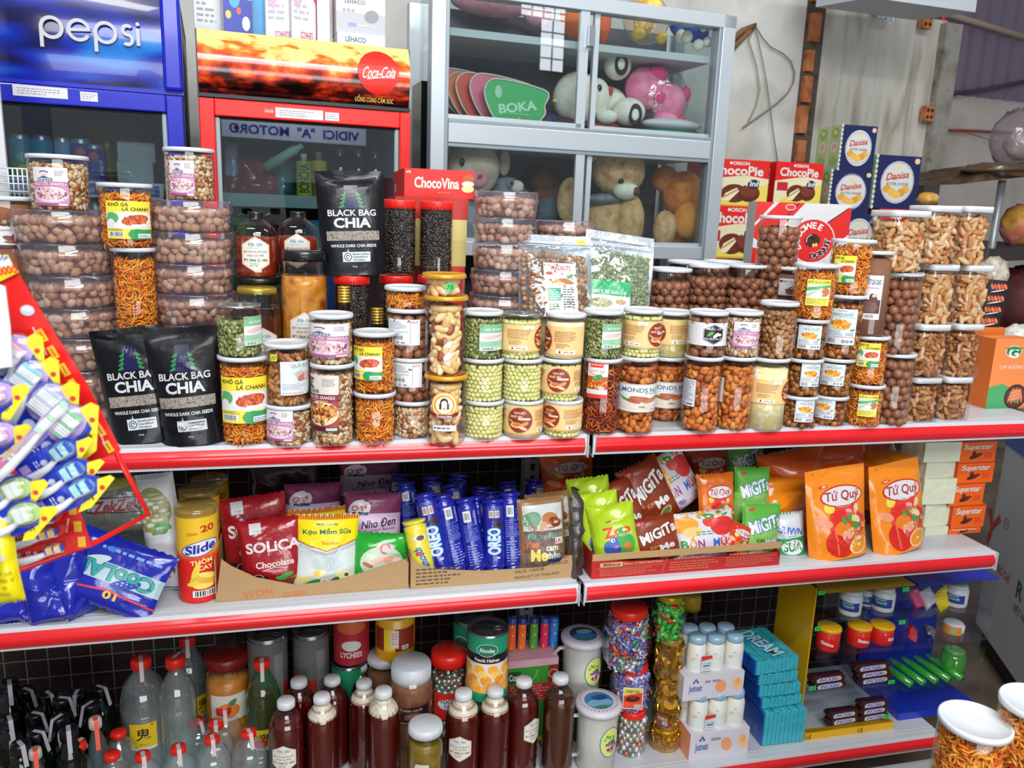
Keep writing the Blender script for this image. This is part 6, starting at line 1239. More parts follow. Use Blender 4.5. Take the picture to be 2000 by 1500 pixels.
for i,(px,py,c,r_,lab)in enumerate(((195,245,'#a89a30',34,'gold foil packet'),(255,262,'#8a8468',30,'olive clear-wrapped packet'))):
 q=B_.f.at(px,py,.3);W=B_.world(q.x,.3,pz);s=S(W);rr=r_/s;me,_=pouch_mesh(rr*2,.17,.06,foil(c,.25,.8,18,.3),None,'pillow',i+3,1.8,nu=12,nv=14);o=link('snack_bag',me);o.location=W;tag(o,lab+' at the back of the blue cooler','bag')
for i,(px,yt,c)in enumerate(((185,385,'#c8ccd0'),(262,402,'#b0b8c0'),(60,390,'#5a4a80'))):
 inside(B_,px,yt,36,.14,pz-.30,canp,M(c,.3,.5),['silver can','grey can','purple can'][i]+' on the lower shelf of the blue cooler',name='drink_can',cat='can',group='lower cans in the blue cooler')
qbox(g0,g1,.08,.5,pz-.312,pz-.30,M('#aab8c4',.4),'wire_shelf',bt)
# black slab and grey panel between cooler and cabinet
G=Loc(830,250,2.62,5.4)
o=MB().box((0,0,0),(.035,.3,1),M('#101214',.15,0,.4)).obj('black_panel');W=G.world(G.u(822,250),0,0);o.location=(W.x,W.y,1.0);o.scale=(1,1,G.z(830,158)-1.0);o.rotation_euler=(0,0,G.f.a);tag(o,'upright black panel in the gap between red cooler and cabinet','panel')
# mask boxes on top of the red cooler
KT=K.z(595,73)+.001
def mbox(l,r,yt,yb_,d,yaw,cols_,fr_,lab,sd=None,w=.12,z=None):
 a=K.f.at(l,yb_,w);c=K.f.at(r,yb_,w);tp=K.f.at((l+r)/2,yt,w);W=K.world((a.x+c.x)/2,w,0);zz_=KT if z is None else z;h=tp.z+K.f.o.z-zz_
 o=link('mask_box',carton_mesh((c.x-a.x)/math.cos(math.radians(yaw)),d,h,(M(cols_[0],.4),M(cols_[1],.4),M(cols_[0],.4)),fr_,sd,None,sd));o.location=(W.x,W.y,zz_);o.rotation_euler=(0,0,K.f.a+math.radians(yaw));tag(o,lab,'box','face mask boxes on the red cooler');return zz_+h
kid=lambda w,h:[('r',-w/2,-h/2,w/2,h*.1,'#2c3ca8'),('r',-w/2,h*.1,w/2,h/2,'#f0f0f4'),('e',-w*.1,h*.12,w*.2,h*.18,'#48a8dc'),('e',w*.3,-h*.3,w*.14,h*.12,'#f4f6fa'),('e',-w*.32,-h*.18,w*.1,h*.07,'#f0c83c'),('e',w*.05,-h*.1,w*.08,h*.06,'#e86048'),('t','PCSTYLE',w*.12,h*.3,h*.08,'#d87a9a',{'w':w*.5,'b':.03})]
pinkb=lambda w,h:[('p',[(-w/2,h/2),(w/2,h/2),(w/2,h*.05),(w*.1,h*.3),(-w/2,h*.2)],'#e8548c'),('p',[(-w*.5,h*.1),(-w*.2,-h*.05),(w*.1,h*.25),(-w*.2,h*.3)],'#f4b0cc'),('t','LEHACO',w*.1,-h*.38,h*.09,'#c84a64',{'w':w*.5,'b':.03,'rot':180}),('l',-w*.4,-h*.2,w*.2,h*.05,3,'#c8c4cc')]
leh=lambda w,h:[('r',-w/2,-h/2,w/2,h*.05,'#b8babf'),('t','LEHACO',-w*.12,h*.33,h*.1,'#3c4a50',{'w':w*.42,'b':.03}),('e',w*.22,-h*.02,w*.15,h*.17,'#8a8d92',20)]+[('a',-w*.34+w*.09*i,h*.1,w*.022,w*.012,0,360,'#5a6468')for i in range(3)]+[('r',-w*.26,-h*.32,-w*.1,-h*.22,'#8a98c8'),('l',-w*.05,-h*.32,w*.4,-h*.22,1,'#dcdce0')]
leh2=lambda w,h:[('t','LEHACO',-w*.12,0,h*.4,'#3c4a50',{'w':w*.42,'b':.03})]
wtx=lambda w,h:[('l',-w*.4,-h*.3,w*.3,h*.35,7,'#8a8c94')]
mbox(380,433,-50,50,.10,0,('#dde0e4','#2c3ca8'),wtx,'white printed mask box at the left end, above the cola header',kid)
mbox(437,492,-50,58,.05,8,('#f0f0f4','#e4e6ea'),kid,'blue and white cartoon-patterned mask box',w=.06)
mbox(494,518,-50,60,.09,0,('#3ca0dc','#3ca0dc'),None,'narrow light blue mask box',w=.16)
mbox(520,570,-60,62,.10,-10,('#ecebee','#f4eef2'),pinkb,'pink and white mask box standing upside down, left one',pinkb)
mbox(570,618,-60,70,.10,14,('#f0eef2','#f4eef2'),pinkb,'pink and white mask box standing upside down, right one',pinkb,w=.10)
mbox(620,644,-60,76,.06,0,('#f2f2f4','#e8508c'),None,'plain white box end beside the pink mask boxes',w=.10)
zz1=mbox(659,752,66,86,.10,0,('#e6e8ec','#e6e8ec'),leh2,'thin white lettered mask box lying under the grey one',w=.05)
mbox(657,752,-8,66,.09,0,('#e8eaee','#d0d2d6'),leh,'grey and white lettered mask box standing on another',w=.06,z=zz1+.0005)
# white plastic rack end and basket at the left edge
o=MB().prism([(-.06,0),(.012,0),(.012,.50),(.006,.535),(-.01,.55),(-.06,.55)],0,.012,M('#dfe2e6',.35)).obj('rack_panel');pq=P(16,385,1.95);o.location=(pq.x-.01,1.95,pq.z);bevel(o,.003);tag(o,'white plastic rack end panel at the left edge of the view','rack')
b=MB();p0=P(20,388,1.92);p1=P(52,330,1.92)
for i in range(5):x=p0.x+(p1.x-p0.x)*i/4;b.tube([(x,1.92,p0.z),(x,1.92,p1.z)],.0016,M('#e4e8ec',.4),6)
for i in range(5):z=p0.z+(p1.z-p0.z)*i/4;b.tube([(p0.x-.02,1.92,z),(p1.x,1.92,z)],.0016,M('#e4e8ec',.4),6)
tag(b.obj('wire_basket'),'white wire basket beside the far left granola jar','basket')
# --- shop front behind the camera: gridded window and blue-lettered banner, seen only as reflections
def mirror_hit(L,px,py,Yb,w=.013):
 q=L.f.at(px,py,w);W=L.world(q.x,w,q.z+L.f.o.z);d=(W-Vector((0,0,CAMZ))).normalized();d=d-2*d.dot(L.f.n)*L.f.n;t=(Yb-W.y)/d.y;return W+d*t
WY=-3.0
A=mirror_hit(C,1018,2,WY);Bm=mirror_hit(C,1105,42,WY);Cm=mirror_hit(C,1053,137,WY)
def winpane(p,q,nx,nz,name):
 x0,x1=sorted((p.x,q.x));za,zb_=sorted((p.z,q.z));b=MB();b.box((x0,WY-.02,za),(x1,WY-.01,zb_),M('#f4f6ff',.5,emit=9.0));
 for i in range(nx+1):x=x0+(x1-x0)*i/nx;b.box((x-.006,WY-.01,za),(x+.006,WY,zb_),M('#1a1a24',.6))
 for i in range(nz+1):z=za+(zb_-za)*i/nz;b.box((x0,WY-.01,z-.006),(x1,WY,z+.006),M('#1a1a24',.6))
 structure(b.obj(name))
winpane(A,Bm,4,2,'window_1');winpane(Vector((Cm.x,0,Bm.z)),Vector((Bm.x,0,Cm.z)),2,4,'window_2')
b0=mirror_hit(K,432,230,-2.6,.02);b1=mirror_hit(K,715,285,-2.6,.02);bw,bh=abs(b1.x-b0.x),abs(b1.z-b0.z)
o=link('shop_banner',join([MB().box((-bw/2,-.01,-bh/2),(bw/2,0,bh/2),M('#cdd6f0',.6)).mesh('b'),art([('t','VIDICI  "A"  MOTORĐ',0,0,bh*.5,'#1c2c90',{'w':bw*.9,'b':.06})],'bt',fmap=lambda co:np.stack([-co[:,0],co[:,2]+.001,co[:,1]],1))],'banner'));o.location=((b0.x+b1.x)/2,-2.6,(b0.z+b1.z)/2)
tag(o,'long white banner with blue letters across the shop front, mirrored in the cooler glass','banner')
area('added_banner_fill',(o.location.x,-1.9,o.location.z+.5),(o.location.x,-2.6,o.location.z),1.2,.1,25)  # unseen lamp added to brighten the banner for its reflection
# ---------------------------------------------------------------- middle shelf
def tray_card(label,pts_f,Y,depth,col,front,left_h=None,name='cardboard_tray',inner='#a88a60',Z=None,edge=None):
 """open cardboard tray; pts_f: outline of the front panel in pixels, first two are its bottom corners"""
 Z=Z2 if Z is None else Z
 q=[P(x,y,Y)for x,y in pts_f];zb_=Z;xs0,xs1=q[0].x,q[1].x;cx=(xs0+xs1)/2
 poly=[(p.x-cx,max(0,p.z-zb_))for p in q];poly[0]=(poly[0][0],0);poly[1]=(poly[1][0],0)
 t=thing(name,label,'tray',(cx,Y,zb_),0);m=M(col,.7);mi_=M(inner,.8)
 hl,hr=poly[-1][1],poly[2][1];w0,w1=poly[0][0],poly[1][0]
 fm=MB().prism(poly,0,.002,m).mesh('fp');parts=[fm]
 if front:parts.append(art(front(w1-w0,max(hl,hr)),'fa',fmap=lambda co:np.stack([co[:,0]+(w0+w1)/2,-co[:,2],co[:,1]],1)))
 link('front_panel',join(parts,'front'),t)
 b=MB();b.box((w0,.002,0),(w0+.002,depth,hl),m);b.box((w1-.002,.002,0),(w1,depth,hr),m);b.box((w0,.002,0),(w1,depth,.002),mi_);b.box((w0,depth-.002,.0),(w1,depth,max(hl,hr)),m);b.obj('tray_body',t)
 return t
KRAFT='#b08d62'
tray_card('kraft cardboard tray holding the red and white candy bags',[(421,1167),(798,1141),(797,1100),(792,1092),(740,1108),(660,1133),(580,1143),(500,1128),(450,1105),(432,1092)],1.625,.26,KRAFT,lambda w,h:[('t','WON',-w*.29,.014,.015,'#c8743c',{'w':.06,'b':.05,'rot':4}),('t','DER',-w*.10,.007,.010,'#c8743c',{'w':.05,'b':.05,'rot':4})])
tr=tray_card('kraft cardboard tray holding the blue biscuit rolls, printed with dates',[(802,1151),(1119,1133),(1118,1085),(1105,1085),(1092,1098),(1060,1108),(940,1115),(850,1112),(812,1100),(804,1085)],1.615,.24,KRAFT,lambda w,h:[('l',-w*.47,h*.1,-w*.16,h*.62,5,'#5c4c3a'),('t','BEST BEFORE',w*.22,h*.48,h*.07,'#4c3c2c',{'w':w*.17,'rot':3}),('t','PACK 120X28',w*.22,h*.32,h*.08,'#4c3c2c',{'w':w*.18,'rot':3}),('t','PRODUCT OF THAILAND',w*.27,h*.16,h*.08,'#4c3c2c',{'w':w*.28,'rot':3}),('t','29.03.21',w*.41,h*.66,h*.09,'#4c3c2c',{'w':w*.1,'rot':3}),('t','29.03.22',w*.41,h*.5,h*.09,'#4c3c2c',{'w':w*.1,'rot':3})])
dbib=lambda w,h:[('r',-w*.5,h*.72,w*.5,h*1.0,'#b89468'),('r',-w*.46,h*.45,-w*.345,h*.62,'#c8a878'),('t','Bibica',-w*.40,h*.54,h*.10,'#5c1c14',{'w':w*.085,'b':.05,'shear':.2}),('t','Bibica CORPORATION',-w*.24,h*.54,h*.09,'#d8a878',{'w':w*.2,'b':.03}),('l',-w*.46,h*.08,-w*.14,h*.38,4,'#c87858'),('k',[(-w*.12,h*.64),(-w*.14,h*.06)],h*.012,'#d09070'),('k',[(-w*.47,h*.42),(-w*.13,h*.42)],h*.012,'#d09070'),('t','ĐỊA CHỈ SẢN XUẤT',w*.0,h*.60,h*.075,'#d8987c',{'w':w*.17}),('l',-w*.1,h*.1,w*.16,h*.5,4,'#c87858'),('t','PHÂN PHỐI BỞI',w*.28,h*.60,h*.075,'#d8987c',{'w':w*.13}),('l',w*.2,h*.1,w*.47,h*.5,5,'#c87858')]
tray_card('red printed cardboard tray full of small candy bags, right bay',[(1154,1146),(1521,1113),(1519,1078),(1400,1088),(1240,1096),(1170,1094),(1156,1083)],1.60,.24,'#b41c1c',dbib)
def B2(*a,**k):k.setdefault('Z',None);return bag(*a,**k)
# designs
def seal(W,H,c='#f0a040'):return [('k',[(-W*.98,H*.96),(W*.98,H*.96)],H*.03,c),('k',[(-W*.98,-H*.96),(W*.98,-H*.96)],H*.03,c)]
def d_solica(w,h):
 W,H=w/2,h/2
 return [('r',-W*.62,H*.62,-W*.26,H*.92,'#d8d4d8'),('l',-W*.58,H*.66,-W*.3,H*.74,1,'#a89aa0'),('t','SOLiCA',W*.06,H*.24,h*.14,'#ece0de',{'w':w*.86,'b':.09}),('a',W*.08,H*-.02,W*.2,W*.03,0,180,'#e0c8c4'),('t','Chocolate',W*.06,-H*.26,h*.085,'#ecd8d4',{'w':w*.6,'b':.05}),('k',[(-W*.35,-H*.42),(0,-H*.37),(W*.45,-H*.43)],H*.02,'#d8b8b4'),('p',[(-W*.85,-H*.45),(-W*.2,-H*.6),(-W*.15,-H*.85),(-W*.7,-H*.8)],'#34181c'),('a',-W*.5,-H*.66,W*.18,W*.03,0,300,'#c0a0a0'),('e',W*.35,-H*.66,W*.26,H*.08,'#4a9a44',20),('e',W*.2,-H*.72,W*.18,H*.06,'#5cb050',-20),('e',W*.6,-H*.78,W*.28,H*.08,'#a8684a',15),('e',W*.45,-H*.84,W*.3,H*.07,'#8a3c30')]
def d_sua(w,h):
 W,H=w/2,h/2
 p=[('r',-W,H*.88,W,H,'#e89828')]+[('r',-W+W*.08*i,H*.89,-W+W*.08*i+W*.03,H,'#c04820')for i in range(25)]
 return p+[('p',[(-W,-H*.98),(W,-H*.98),(W,H*.3),(0,-H*.02),(-W,H*.3)],'#dfe6e4'),('p',[(-W,H*.88),(W,H*.88),(W,H*.34),(0,H*.04),(-W,H*.34)],'#f2dc10'),('k',[(-W,H*.34),(0,H*.04),(W,H*.34)],H*.03,'#c8542c'),('k',[(-W,H*.26),(0,-H*.04),(W,H*.26)],H*.012,'#5a7a8a'),('k',[(-W,H*.22),(0,-H*.08),(W,H*.22)],H*.012,'#5a7a8a'),('t','Milk Candy',0,H*.77,h*.035,'#1c5a5c',{'w':w*.34,'b':.04}),('t','Kẹo Mềm Sữa',0,H*.57,h*.06,'#1c6a54',{'w':w*.78,'b':.05}),('t','TracoFuri',W*.1,H*.26,h*.04,'#c8542c',{'w':w*.28,'b':.03}),('e',0,-H*.3,W*.5,H*.2,'#cfdcdc'),('e',-W*.2,-H*.58,W*.2,H*.1,'#f6e8b0',30),('e',-W*.3,-H*.56,W*.1,H*.08,'#f0c840'),('e',W*.6,-H*.62,W*.3,H*.13,'#f0ea9c',-10),('e',-W*.75,-H*.72,W*.24,H*.1,'#e8dc8c',10),('e',W*.65,-H*.6,W*.07,H*.05,'#3a5a7a'),('e',-W*.4,-H*.82,W*.3,H*.08,'#2f8a4a',15),('e',W*.25,-H*.8,W*.22,H*.1,'#2c7a40',40),('e',-W*.05,-H*.78,W*.14,H*.07,'#f4f4f0'),('e',-W*.05,-H*.78,W*.05,H*.03,'#e88840'),('r',-W,-H,W,-H*.93,'#1c5aa4'),('e',-W*.7,-H*.93,W*.2,H*.04,'#f0d830')]
def d_nhoden(w,h):
 W,H=w/2,h/2
 return [('r',-W,-H,W,H,'#7a3458'),('r',-W,-H*.5,W,H*.35,'#d8b8d4'),('e',-W*.5,H*.5,W*.4,H*.28,'#e4dce0',20),('t','Chew',-W*.5,H*.56,h*.08,'#a8403c',{'w':w*.28,'b':.05,'rot':15}),('r',-W*.75,H*.3,-W*.2,H*.4,'#2c3a6a'),('t','Nho Đen',W*.2,H*.04,h*.13,'#3c2450',{'w':w*.62,'b':.05,'shear':.2,'rot':6,'edge':'#f4e8f4','ew':.03}),('t','Blackcurrant flavour',W*.1,-H*.18,h*.055,'#5c3c74',{'w':w*.7,'b':.02,'shear':.2,'rot':5}),('s',W*.1,-H*.62,W*.7,H*.22,26,w*.07,['#7a2c54','#a84470','#3c8a54','#d87c9c','#4a1c3c'],3)]
def d_necy(w,h):
 W,H=w/2,h/2
 return [('e',0,-H*.1,W*.78,H*.6,'#cfe6c8'),('e',W*.1,H*.46,W*.34,H*.16,'#e8d4d0'),('a',W*.1,H*.42,W*.16,W*.06,0,290,'#c86a74'),('e',-W*.1,-H*.02,W*.32,H*.1,'#f0b4a4',10),('e',W*.24,0,W*.2,H*.12,'#e89c90',10),('e',W*.55,-H*.04,W*.16,H*.09,'#f0c4b4'),('e',-W*.5,-H*.2,W*.2,H*.08,'#b86a44',-20),('e',W*.3,-H*.2,W*.18,H*.06,'#3c9a44',15),('t','mnecy',0,-H*.6,h*.16,'#24301f',{'w':w*.8,'b':.09,'edge':'#f4f6f0','ew':.08})]
def d_oreo(w,h):
 W,H=w/2,h/2
 return [('r',-W*.5,H*.62,W*.5,H*.88,'#8a5a6c'),('b',-W*.4,H*.64,-W*.05,H*.86),('b',W*.05,H*.64,W*.4,H*.86),('e',W*.35,H*.42,W*.45,H*.12,'#241c28'),('a',W*.35,H*.42,W*.3,W*.06,0,360,'#4a4450',1),('t','OREO',-W*.05,-H*.12,w*.48,'#dfe8f6',{'w':h*.42,'rot':90+0,'b':.12,'edge':'#5ab0e8','ew':.06}),('l',W*.1,-H*.72,W*.4,-H*.56,1,'#c8d0e8'),('t','OREO',0,H*.94,w*.14,'#5a7ad8',{'w':w*.5,'b':.05})]
def d_oreob(w,h):
 W,H=w/2,h/2
 return [('r',-W*.5,H*.5,W*.1,H*.84,'#dfe4ee'),('b',-W*.45,H*.53,W*.05,H*.81),('t','mondelez',W*.4,H*.6,w*.14,'#c8d0e8',{'w':h*.22,'rot':90}),('r',-W*.6,-H*.1,W*.6,H*.06,'#3440a8'),('l',-W*.6,-H*.12,W*.5,H*.42,9,'#6a78c8'),('l',-W*.6,-H*.85,W*.55,-H*.2,8,'#8a96dc')]
def d_me(w,h):
 W,H=w/2,h/2
 return [('r',-W,-H,W,H,'#9a744c'),('r',-W*.85,H*.2,W*.85,H*.86,'#d8dcd8'),('e',-W*.5,H*.5,W*.4,H*.2,'#6a9a74',20),('e',-W*.5,H*.3,W*.2,H*.1,'#a89878'),('e',W*.3,H*.45,W*.4,H*.2,'#b87848',-20),('e',W*.5,H*.4,W*.3,H*.12,'#8a3c1c',-20),('e',0,H*.3,W*.2,H*.14,'#c8a078',30),('r',-W*.85,-H*.95,W*.8,H*.2,mottled('tamarind_sweets',['#5c443c','#7a6258','#94786c'],90,.5,4)),('t','Đặc Sản Đà Lạt',W*.02,H*.06,h*.07,'#2f8a74',{'w':w*.76,'b':.05,'edge':'#c8e4d4','ew':.04}),('t','Kẹo',-W*.5,-H*.14,h*.08,'#e86a2c',{'w':w*.26,'b':.06}),('t','Me',-W*.25,-H*.42,h*.15,'#f0d868',{'w':w*.34,'b':.09,'edge':'#4a5c20','ew':.05}),('t','cam',W*.3,-H*.24,h*.08,'#f4f0e0',{'w':w*.26,'b':.06,'edge':'#4a7a34','ew':.04}),('t','thảo',W*.35,-H*.44,h*.08,'#f4f0e0',{'w':w*.3,'b':.06,'edge':'#4a7a34','ew':.04}),('r',W*.45,-H*.16,W*.8,H*.0,'#f0f0f0'),('t','LK',W*.62,-H*.08,h*.05,'#c8283c',{'w':w*.14,'b':.05}),('r',W*.1,-H*.62,W*.75,-H*.54,'#2c3c8a'),('s',-W*.2,-H*.85,W*.5,H*.08,12,w*.08,['#c8a040','#5a9a50','#e0c070'],4)]
def d_zoo(w,h):
 W,H=w/2,h/2
 return [('e',-W*.2,H*.45,W*.14,H*.03,'#d8503c',10),('t','Zoo',W*.1,H*.1,h*.17,'#e8502c',{'w':w*.62,'b':.12,'rot':8}),('e',W*.3,H*.08,W*.16,H*.12,'#3ca84c'),('e',W*.42,H*.1,W*.08,H*.06,'#f4f4f4'),('e',W*.35,-H*.42,W*.5,H*.42,'#4aae4c'),('e',W*.5,-H*.5,W*.14,H*.16,'#e8702c'),('t','KẸO DẺO',W*.5,-H*.06,h*.045,'#dff0c8',{'w':w*.34,'b':.05}),('e',-W*.2,-H*.5,W*.36,H*.3,'#3c5cb8',20),('e',-W*.42,-H*.75,W*.5,H*.12,'#3450a8',15),('e',-W*.1,-H*.3,W*.22,H*.2,'#4868c8'),('e',-W*.14,-H*.22,W*.1,H*.07,'#f4f6fa'),('e',-W*.12,-H*.22,W*.04,H*.03,'#1c1c24'),('e',W*.0,-H*.46,W*.12,H*.05,'#d878a8',20)]
def d_migita(w,h,bg='#8a3418',c='#f6f2ee',e='#5a1c10',sub='Me',acc='#c89058'):
 W,H=w/2,h/2
 return [('r',-W,H*.1,W,H*.96,bg),('e',-W*.6,H*.78,W*.2,H*.05,'#d8403c',10),('t','MiGiTa',W*.06,H*.28,h*.22,c,{'w':w*.84,'b':.10,'rot':14,'edge':e,'ew':.06}),('t','Kẹo',-W*.2,-H*.3,h*.07,acc,{'w':w*.2,'b':.04,'rot':10}),('t',sub,W*.35,-H*.34,h*.13,c,{'w':w*.34,'b':.08,'rot':10,'edge':e,'ew':.05})]
def d_mig(w,h):W,H=w/2,h/2;return d_migita(w,h)+[('e',W*.3,-H*.72,W*.34,H*.16,'#c8a070',15),('e',W*.3,-H*.72,W*.24,H*.1,'#5a8a3c',15)]
def d_migg(w,h):W,H=w/2,h/2;return d_migita(w,h,'#5cb040','#f4f8fa','#2c5aa8','Bạc Hà','#2c6a3c')+[('e',-W*.4,-H*.72,W*.3,H*.2,'#d8ecc4'),('e',W*.5,-H*.8,W*.3,H*.12,'#3c9a3c')]
def d_bonmua(w,h):
 W,H=w/2,h/2;p=[('r',-W,-H,W,H,'#e8e4ee'),('e',-W*.7,H*.5,W*.42,H*.36,'#f4a030'),('e',-W*.5,H*.2,W*.34,H*.22,'#f6c878'),('e',W*.55,H*.35,W*.44,H*.4,'#d83430'),('e',W*.1,H*.6,W*.24,H*.24,'#e04838'),('e',0,H*.8,W*.3,H*.1,'#4a9a44'),('s',W*.1,H*.85,W*.8,H*.1,20,w*.05,['#f0e8e0','#4a9a44','#e8a040'],6),('l',-W*.4,H*.02,W*.3,H*.22,2,'#3c8a7a')]
 for i,(ch,c)in enumerate(zip('BỐN MÙA',['#3c9a4c','#e8902c','#a83c94','','#3c6ac8','#d83c34','#a84c9c'])):
  if ch!=' ':p.append(('t',ch,-W*.8+i*W*.27,-H*.3,h*.16,c,{'w':w*.12,'b':.10,'edge':'#f8f6fa','ew':.05}))
 return p+[('s',0,-H*.8,W*.9,H*.12,26,w*.06,['#b8a0d0','#d8c8e0','#8a6ab0','#e8a8a0'],5)]
def d_tuquy(w,h):
 W,H=w/2,h/2;cx=W*.1
 p=[('e',-W*.45,H*.62,W*.16,H*.035,'#d83c24',8),('e',-W*.45,H*.62,W*.1,H*.015,'#f8d8a0',8),('e',cx,-H*.2,W*.55,H*.5,'#e8402c'),('e',-W*.05,-H*.12,W*.34,H*.2,'#e03028'),('e',-W*.6,-H*.15,W*.28,H*.1,'#f09a70',-20),('e',-W*.38,H*.16,W*.17,H*.12,'#f0dc50',-20),('e',-W*.1,-H*.62,W*.5,H*.34,'#d82c20'),('k',[(-W*.3,-H*.3),(-W*.22,-H*.9)],W*.06,'#f06a4c'),('e',-W*.02,-H*.32,W*.28,H*.16,'#f08028'),('s',W*.42,-H*.32,W*.46,H*.4,42,w*.075,['#f0c838','#e8703c','#d8e060','#e05a5c','#f4e8c8','#d8403c','#4a9a48','#f0a0a0'],3,.6),('e',W*.5,-H*.74,W*.36,H*.2,'#f8d498',15),('e',W*.5,-H*.74,W*.31,H*.165,'#f0982c',15),('e',W*.5,-H*.74,W*.06,H*.03,'#f8e0a8'),('e',cx,H*.38,W*.72,H*.235,'#c8341c'),('e',cx,H*.38,W*.67,H*.205,'#f0eaf0'),('t','Tứ Quý',cx,H*.40,h*.095,'#a83424',{'w':w*.58,'b':.035,'shear':.12,'edge':'#e8c0b0','ew':.02}),('a',cx,H*.6,W*.62,W*.025,245,295,'#c8a0a0')]
 for sx,s in ((.45,1),):p+=[('k',[(cx+W*.35,H*.3),(cx+W*.6,H*.36)],H*.01,'#c8341c')]
 return p+[('e',-W*.72,H*.92,W*.0+.0015,.0015,'#4a2010')]
def d_sua2(w,h):
 W,H=w/2,h/2
 return [('r',-W,H*.1,W,H,'#e6eaf0'),('t','SUWN',0,H*.36,h*.12,'#3c6ac8',{'w':w*.8,'b':.1,'rot':-12}),('e',0,-H*.24,W*.7,H*.28,'#f4f8f6'),('t','SỮA',0,-H*.22,h*.16,'#2c8a54',{'w':w*.6,'b':.08}),('s',0,-H*.75,W*.8,H*.15,14,w*.1,['#a8d8e8','#dff0f4','#e88a4c'],7),('l',-W*.3,H*.12,W*.5,H*.2,1,'#8a94a0')]
def d_cool(w,h):
 W,H=w/2,h/2
 return [('r',-W,-H*.22,W,H*.3,'#a8c0cc'),('e',-W*.3,H*.2,W*.3,H*.14,'#1c3aa8',20),('e',W*.5,-H*.2,W*.3,H*.12,'#c8dce4',20),('t',"WRIGLEY'S",-W*.3,H*.34,h*.05,'#3a4a8a',{'w':w*.3,'b':.03}),('t','CooLAir',0,H*.04,h*.2,'#2c9a94',{'w':w*.86,'b':.1,'edge':'#16486a','ew':.04}),('k',[(-W,H*.62),(0,H*.5),(W,H*.7)],H*.06,'#d83c44'),('t','10',-W*.1,H*.62,h*.1,'#f0c028',{'w':w*.14,'b':.1}),('l',-W*.8,-H*.7,W*.7,-H*.5,1,'#7aa0e0'),('e',W*.3,-H*.6,W*.1,H*.08,'#2c78d0')]
def d_zek(w,h):
 W,H=w/2,h/2
 return [('p',[(-W*.8,-H*.1),(-W*.7,H*.35),(W*.85,H*.25),(W*.8,-H*.25),(0,-H*.2)],'#16161c'),('p',[(-W*.76,-H*.07),(-W*.67,H*.31),(W*.81,H*.21),(W*.76,-H*.21),(0,-H*.16)],'#8c8a94'),('t','ZekZek',W*.02,H*.04,h*.18,'#7a1c1c',{'w':w*.6,'b':.08,'shear':.25}),('e',0,H*.7,W*.8,H*.16,'#8a8a3c',6)]
def d_girl(w,h):
 W,H=w/2,h/2
 return [('r',-W,-H,W,H,'#d8dade'),('e',-W*.1,H*.4,W*.9,H*.4,'#8a8c50'),('e',W*.3,H*.1,W*.4,H*.1,'#2c8a3c'),('e',W*.1,-H*.62,W*.5,H*.13,'#7a3428'),('e',W*.1,-H*.68,W*.38,H*.1,'#f0dcc8'),('e',W*.2,-H*.74,W*.1,H*.012,'#c8283c'),('k',[(-W*.8,-H*.9),(W*.8,-H*.96)],H*.02,'#2c4a2c')]
YF=1.66
# left: blue gum bags and dark bags
B2('grey bag with dark red banner lettering behind the red wire',(240,1048),(228,925),150,1.74,'#5c5c54',d_zek,.06,.03,seed=5,name='candy_bag')
B2('white snack bag with a small drawn girl, left of the crisp can',(335,1132),(300,925),76,1.70,'#d8dade',d_girl,.05,.04,seed=6,Z=Z2+.001,name='candy_bag',yaw=-15)
BLU=foil('#1624a0',.2,.5,16)
B2('blue gum bag lying upside down with green brand lettering',(262,1058),(196,1186),190,1.66,'',d_cool,.035,-.06,180,seed=7,film=BLU,name='gum_bag',group='blue gum bags',wr=1.5)
for i,(b_,t_,w_,Y)in enumerate((((28,1215),(20,1090),100,1.60),((105,1214),(70,1085),92,1.595),((165,1200),(120,1070),76,1.61))):
 B2('plain blue gum bag end, '+['leftmost','middle','right'][i]+' of three below the toothbrush card',b_,t_,w_,Y,'',None,.05,.03,seed=11+i,film=BLU,name='gum_bag',group='blue gum bags',wr=2.4,taper=.35,yaw=10*i)
 # crisp cans
def d_slide(w,h):
 W,H=w/2,h/2;p=[('r',-W,-H,W,H,'#dc2418')]
 p+=[('r',-W,-H*.02+H*.05*i,W,H,c)for i,c in enumerate(('#e43c1c','#e85a1e','#ee8020','#f0a824','#eec024'))]
 return p+[('t','TẶNG',-W*.14,H*.60,h*.03,'#c83020',{'w':w*.09,'b':.05,'rot':10}),('t','20',W*.12,H*.72,h*.075,'#c83020',{'w':w*.12,'b':.08,'rot':6}),('e',0,H*.26,w*.165,h*.088,'#3040a0',12),('e',0,H*.26,w*.155,h*.08,'#f4f2f8',12),('t','Slide',0,H*.27,h*.095,'#2434a0',{'w':w*.26,'b':.09,'shear':.25,'rot':10}),('t','THÔM',0,-H*.06,h*.05,'#f4dc8c',{'w':w*.18,'b':.08,'rot':6}),('t','CAY',W*.06,-H*.2,h*.05,'#f4dc8c',{'w':w*.13,'b':.08,'rot':4})]+[('e',W*x,-H*y,w*.085,h*.035,c,r)for x,y,c,r in ((-.1,.3,'#f0d04c',70),(-.04,.44,'#e8b83c',20),(.1,.4,'#f4dc6c',-15),(-.08,.56,'#f0cc4c',10),(.1,.54,'#e4b030',-10),(.02,.64,'#f4d868',0))]+[('b',-W*.16,-H*.9,W*.3,-H*.74)]
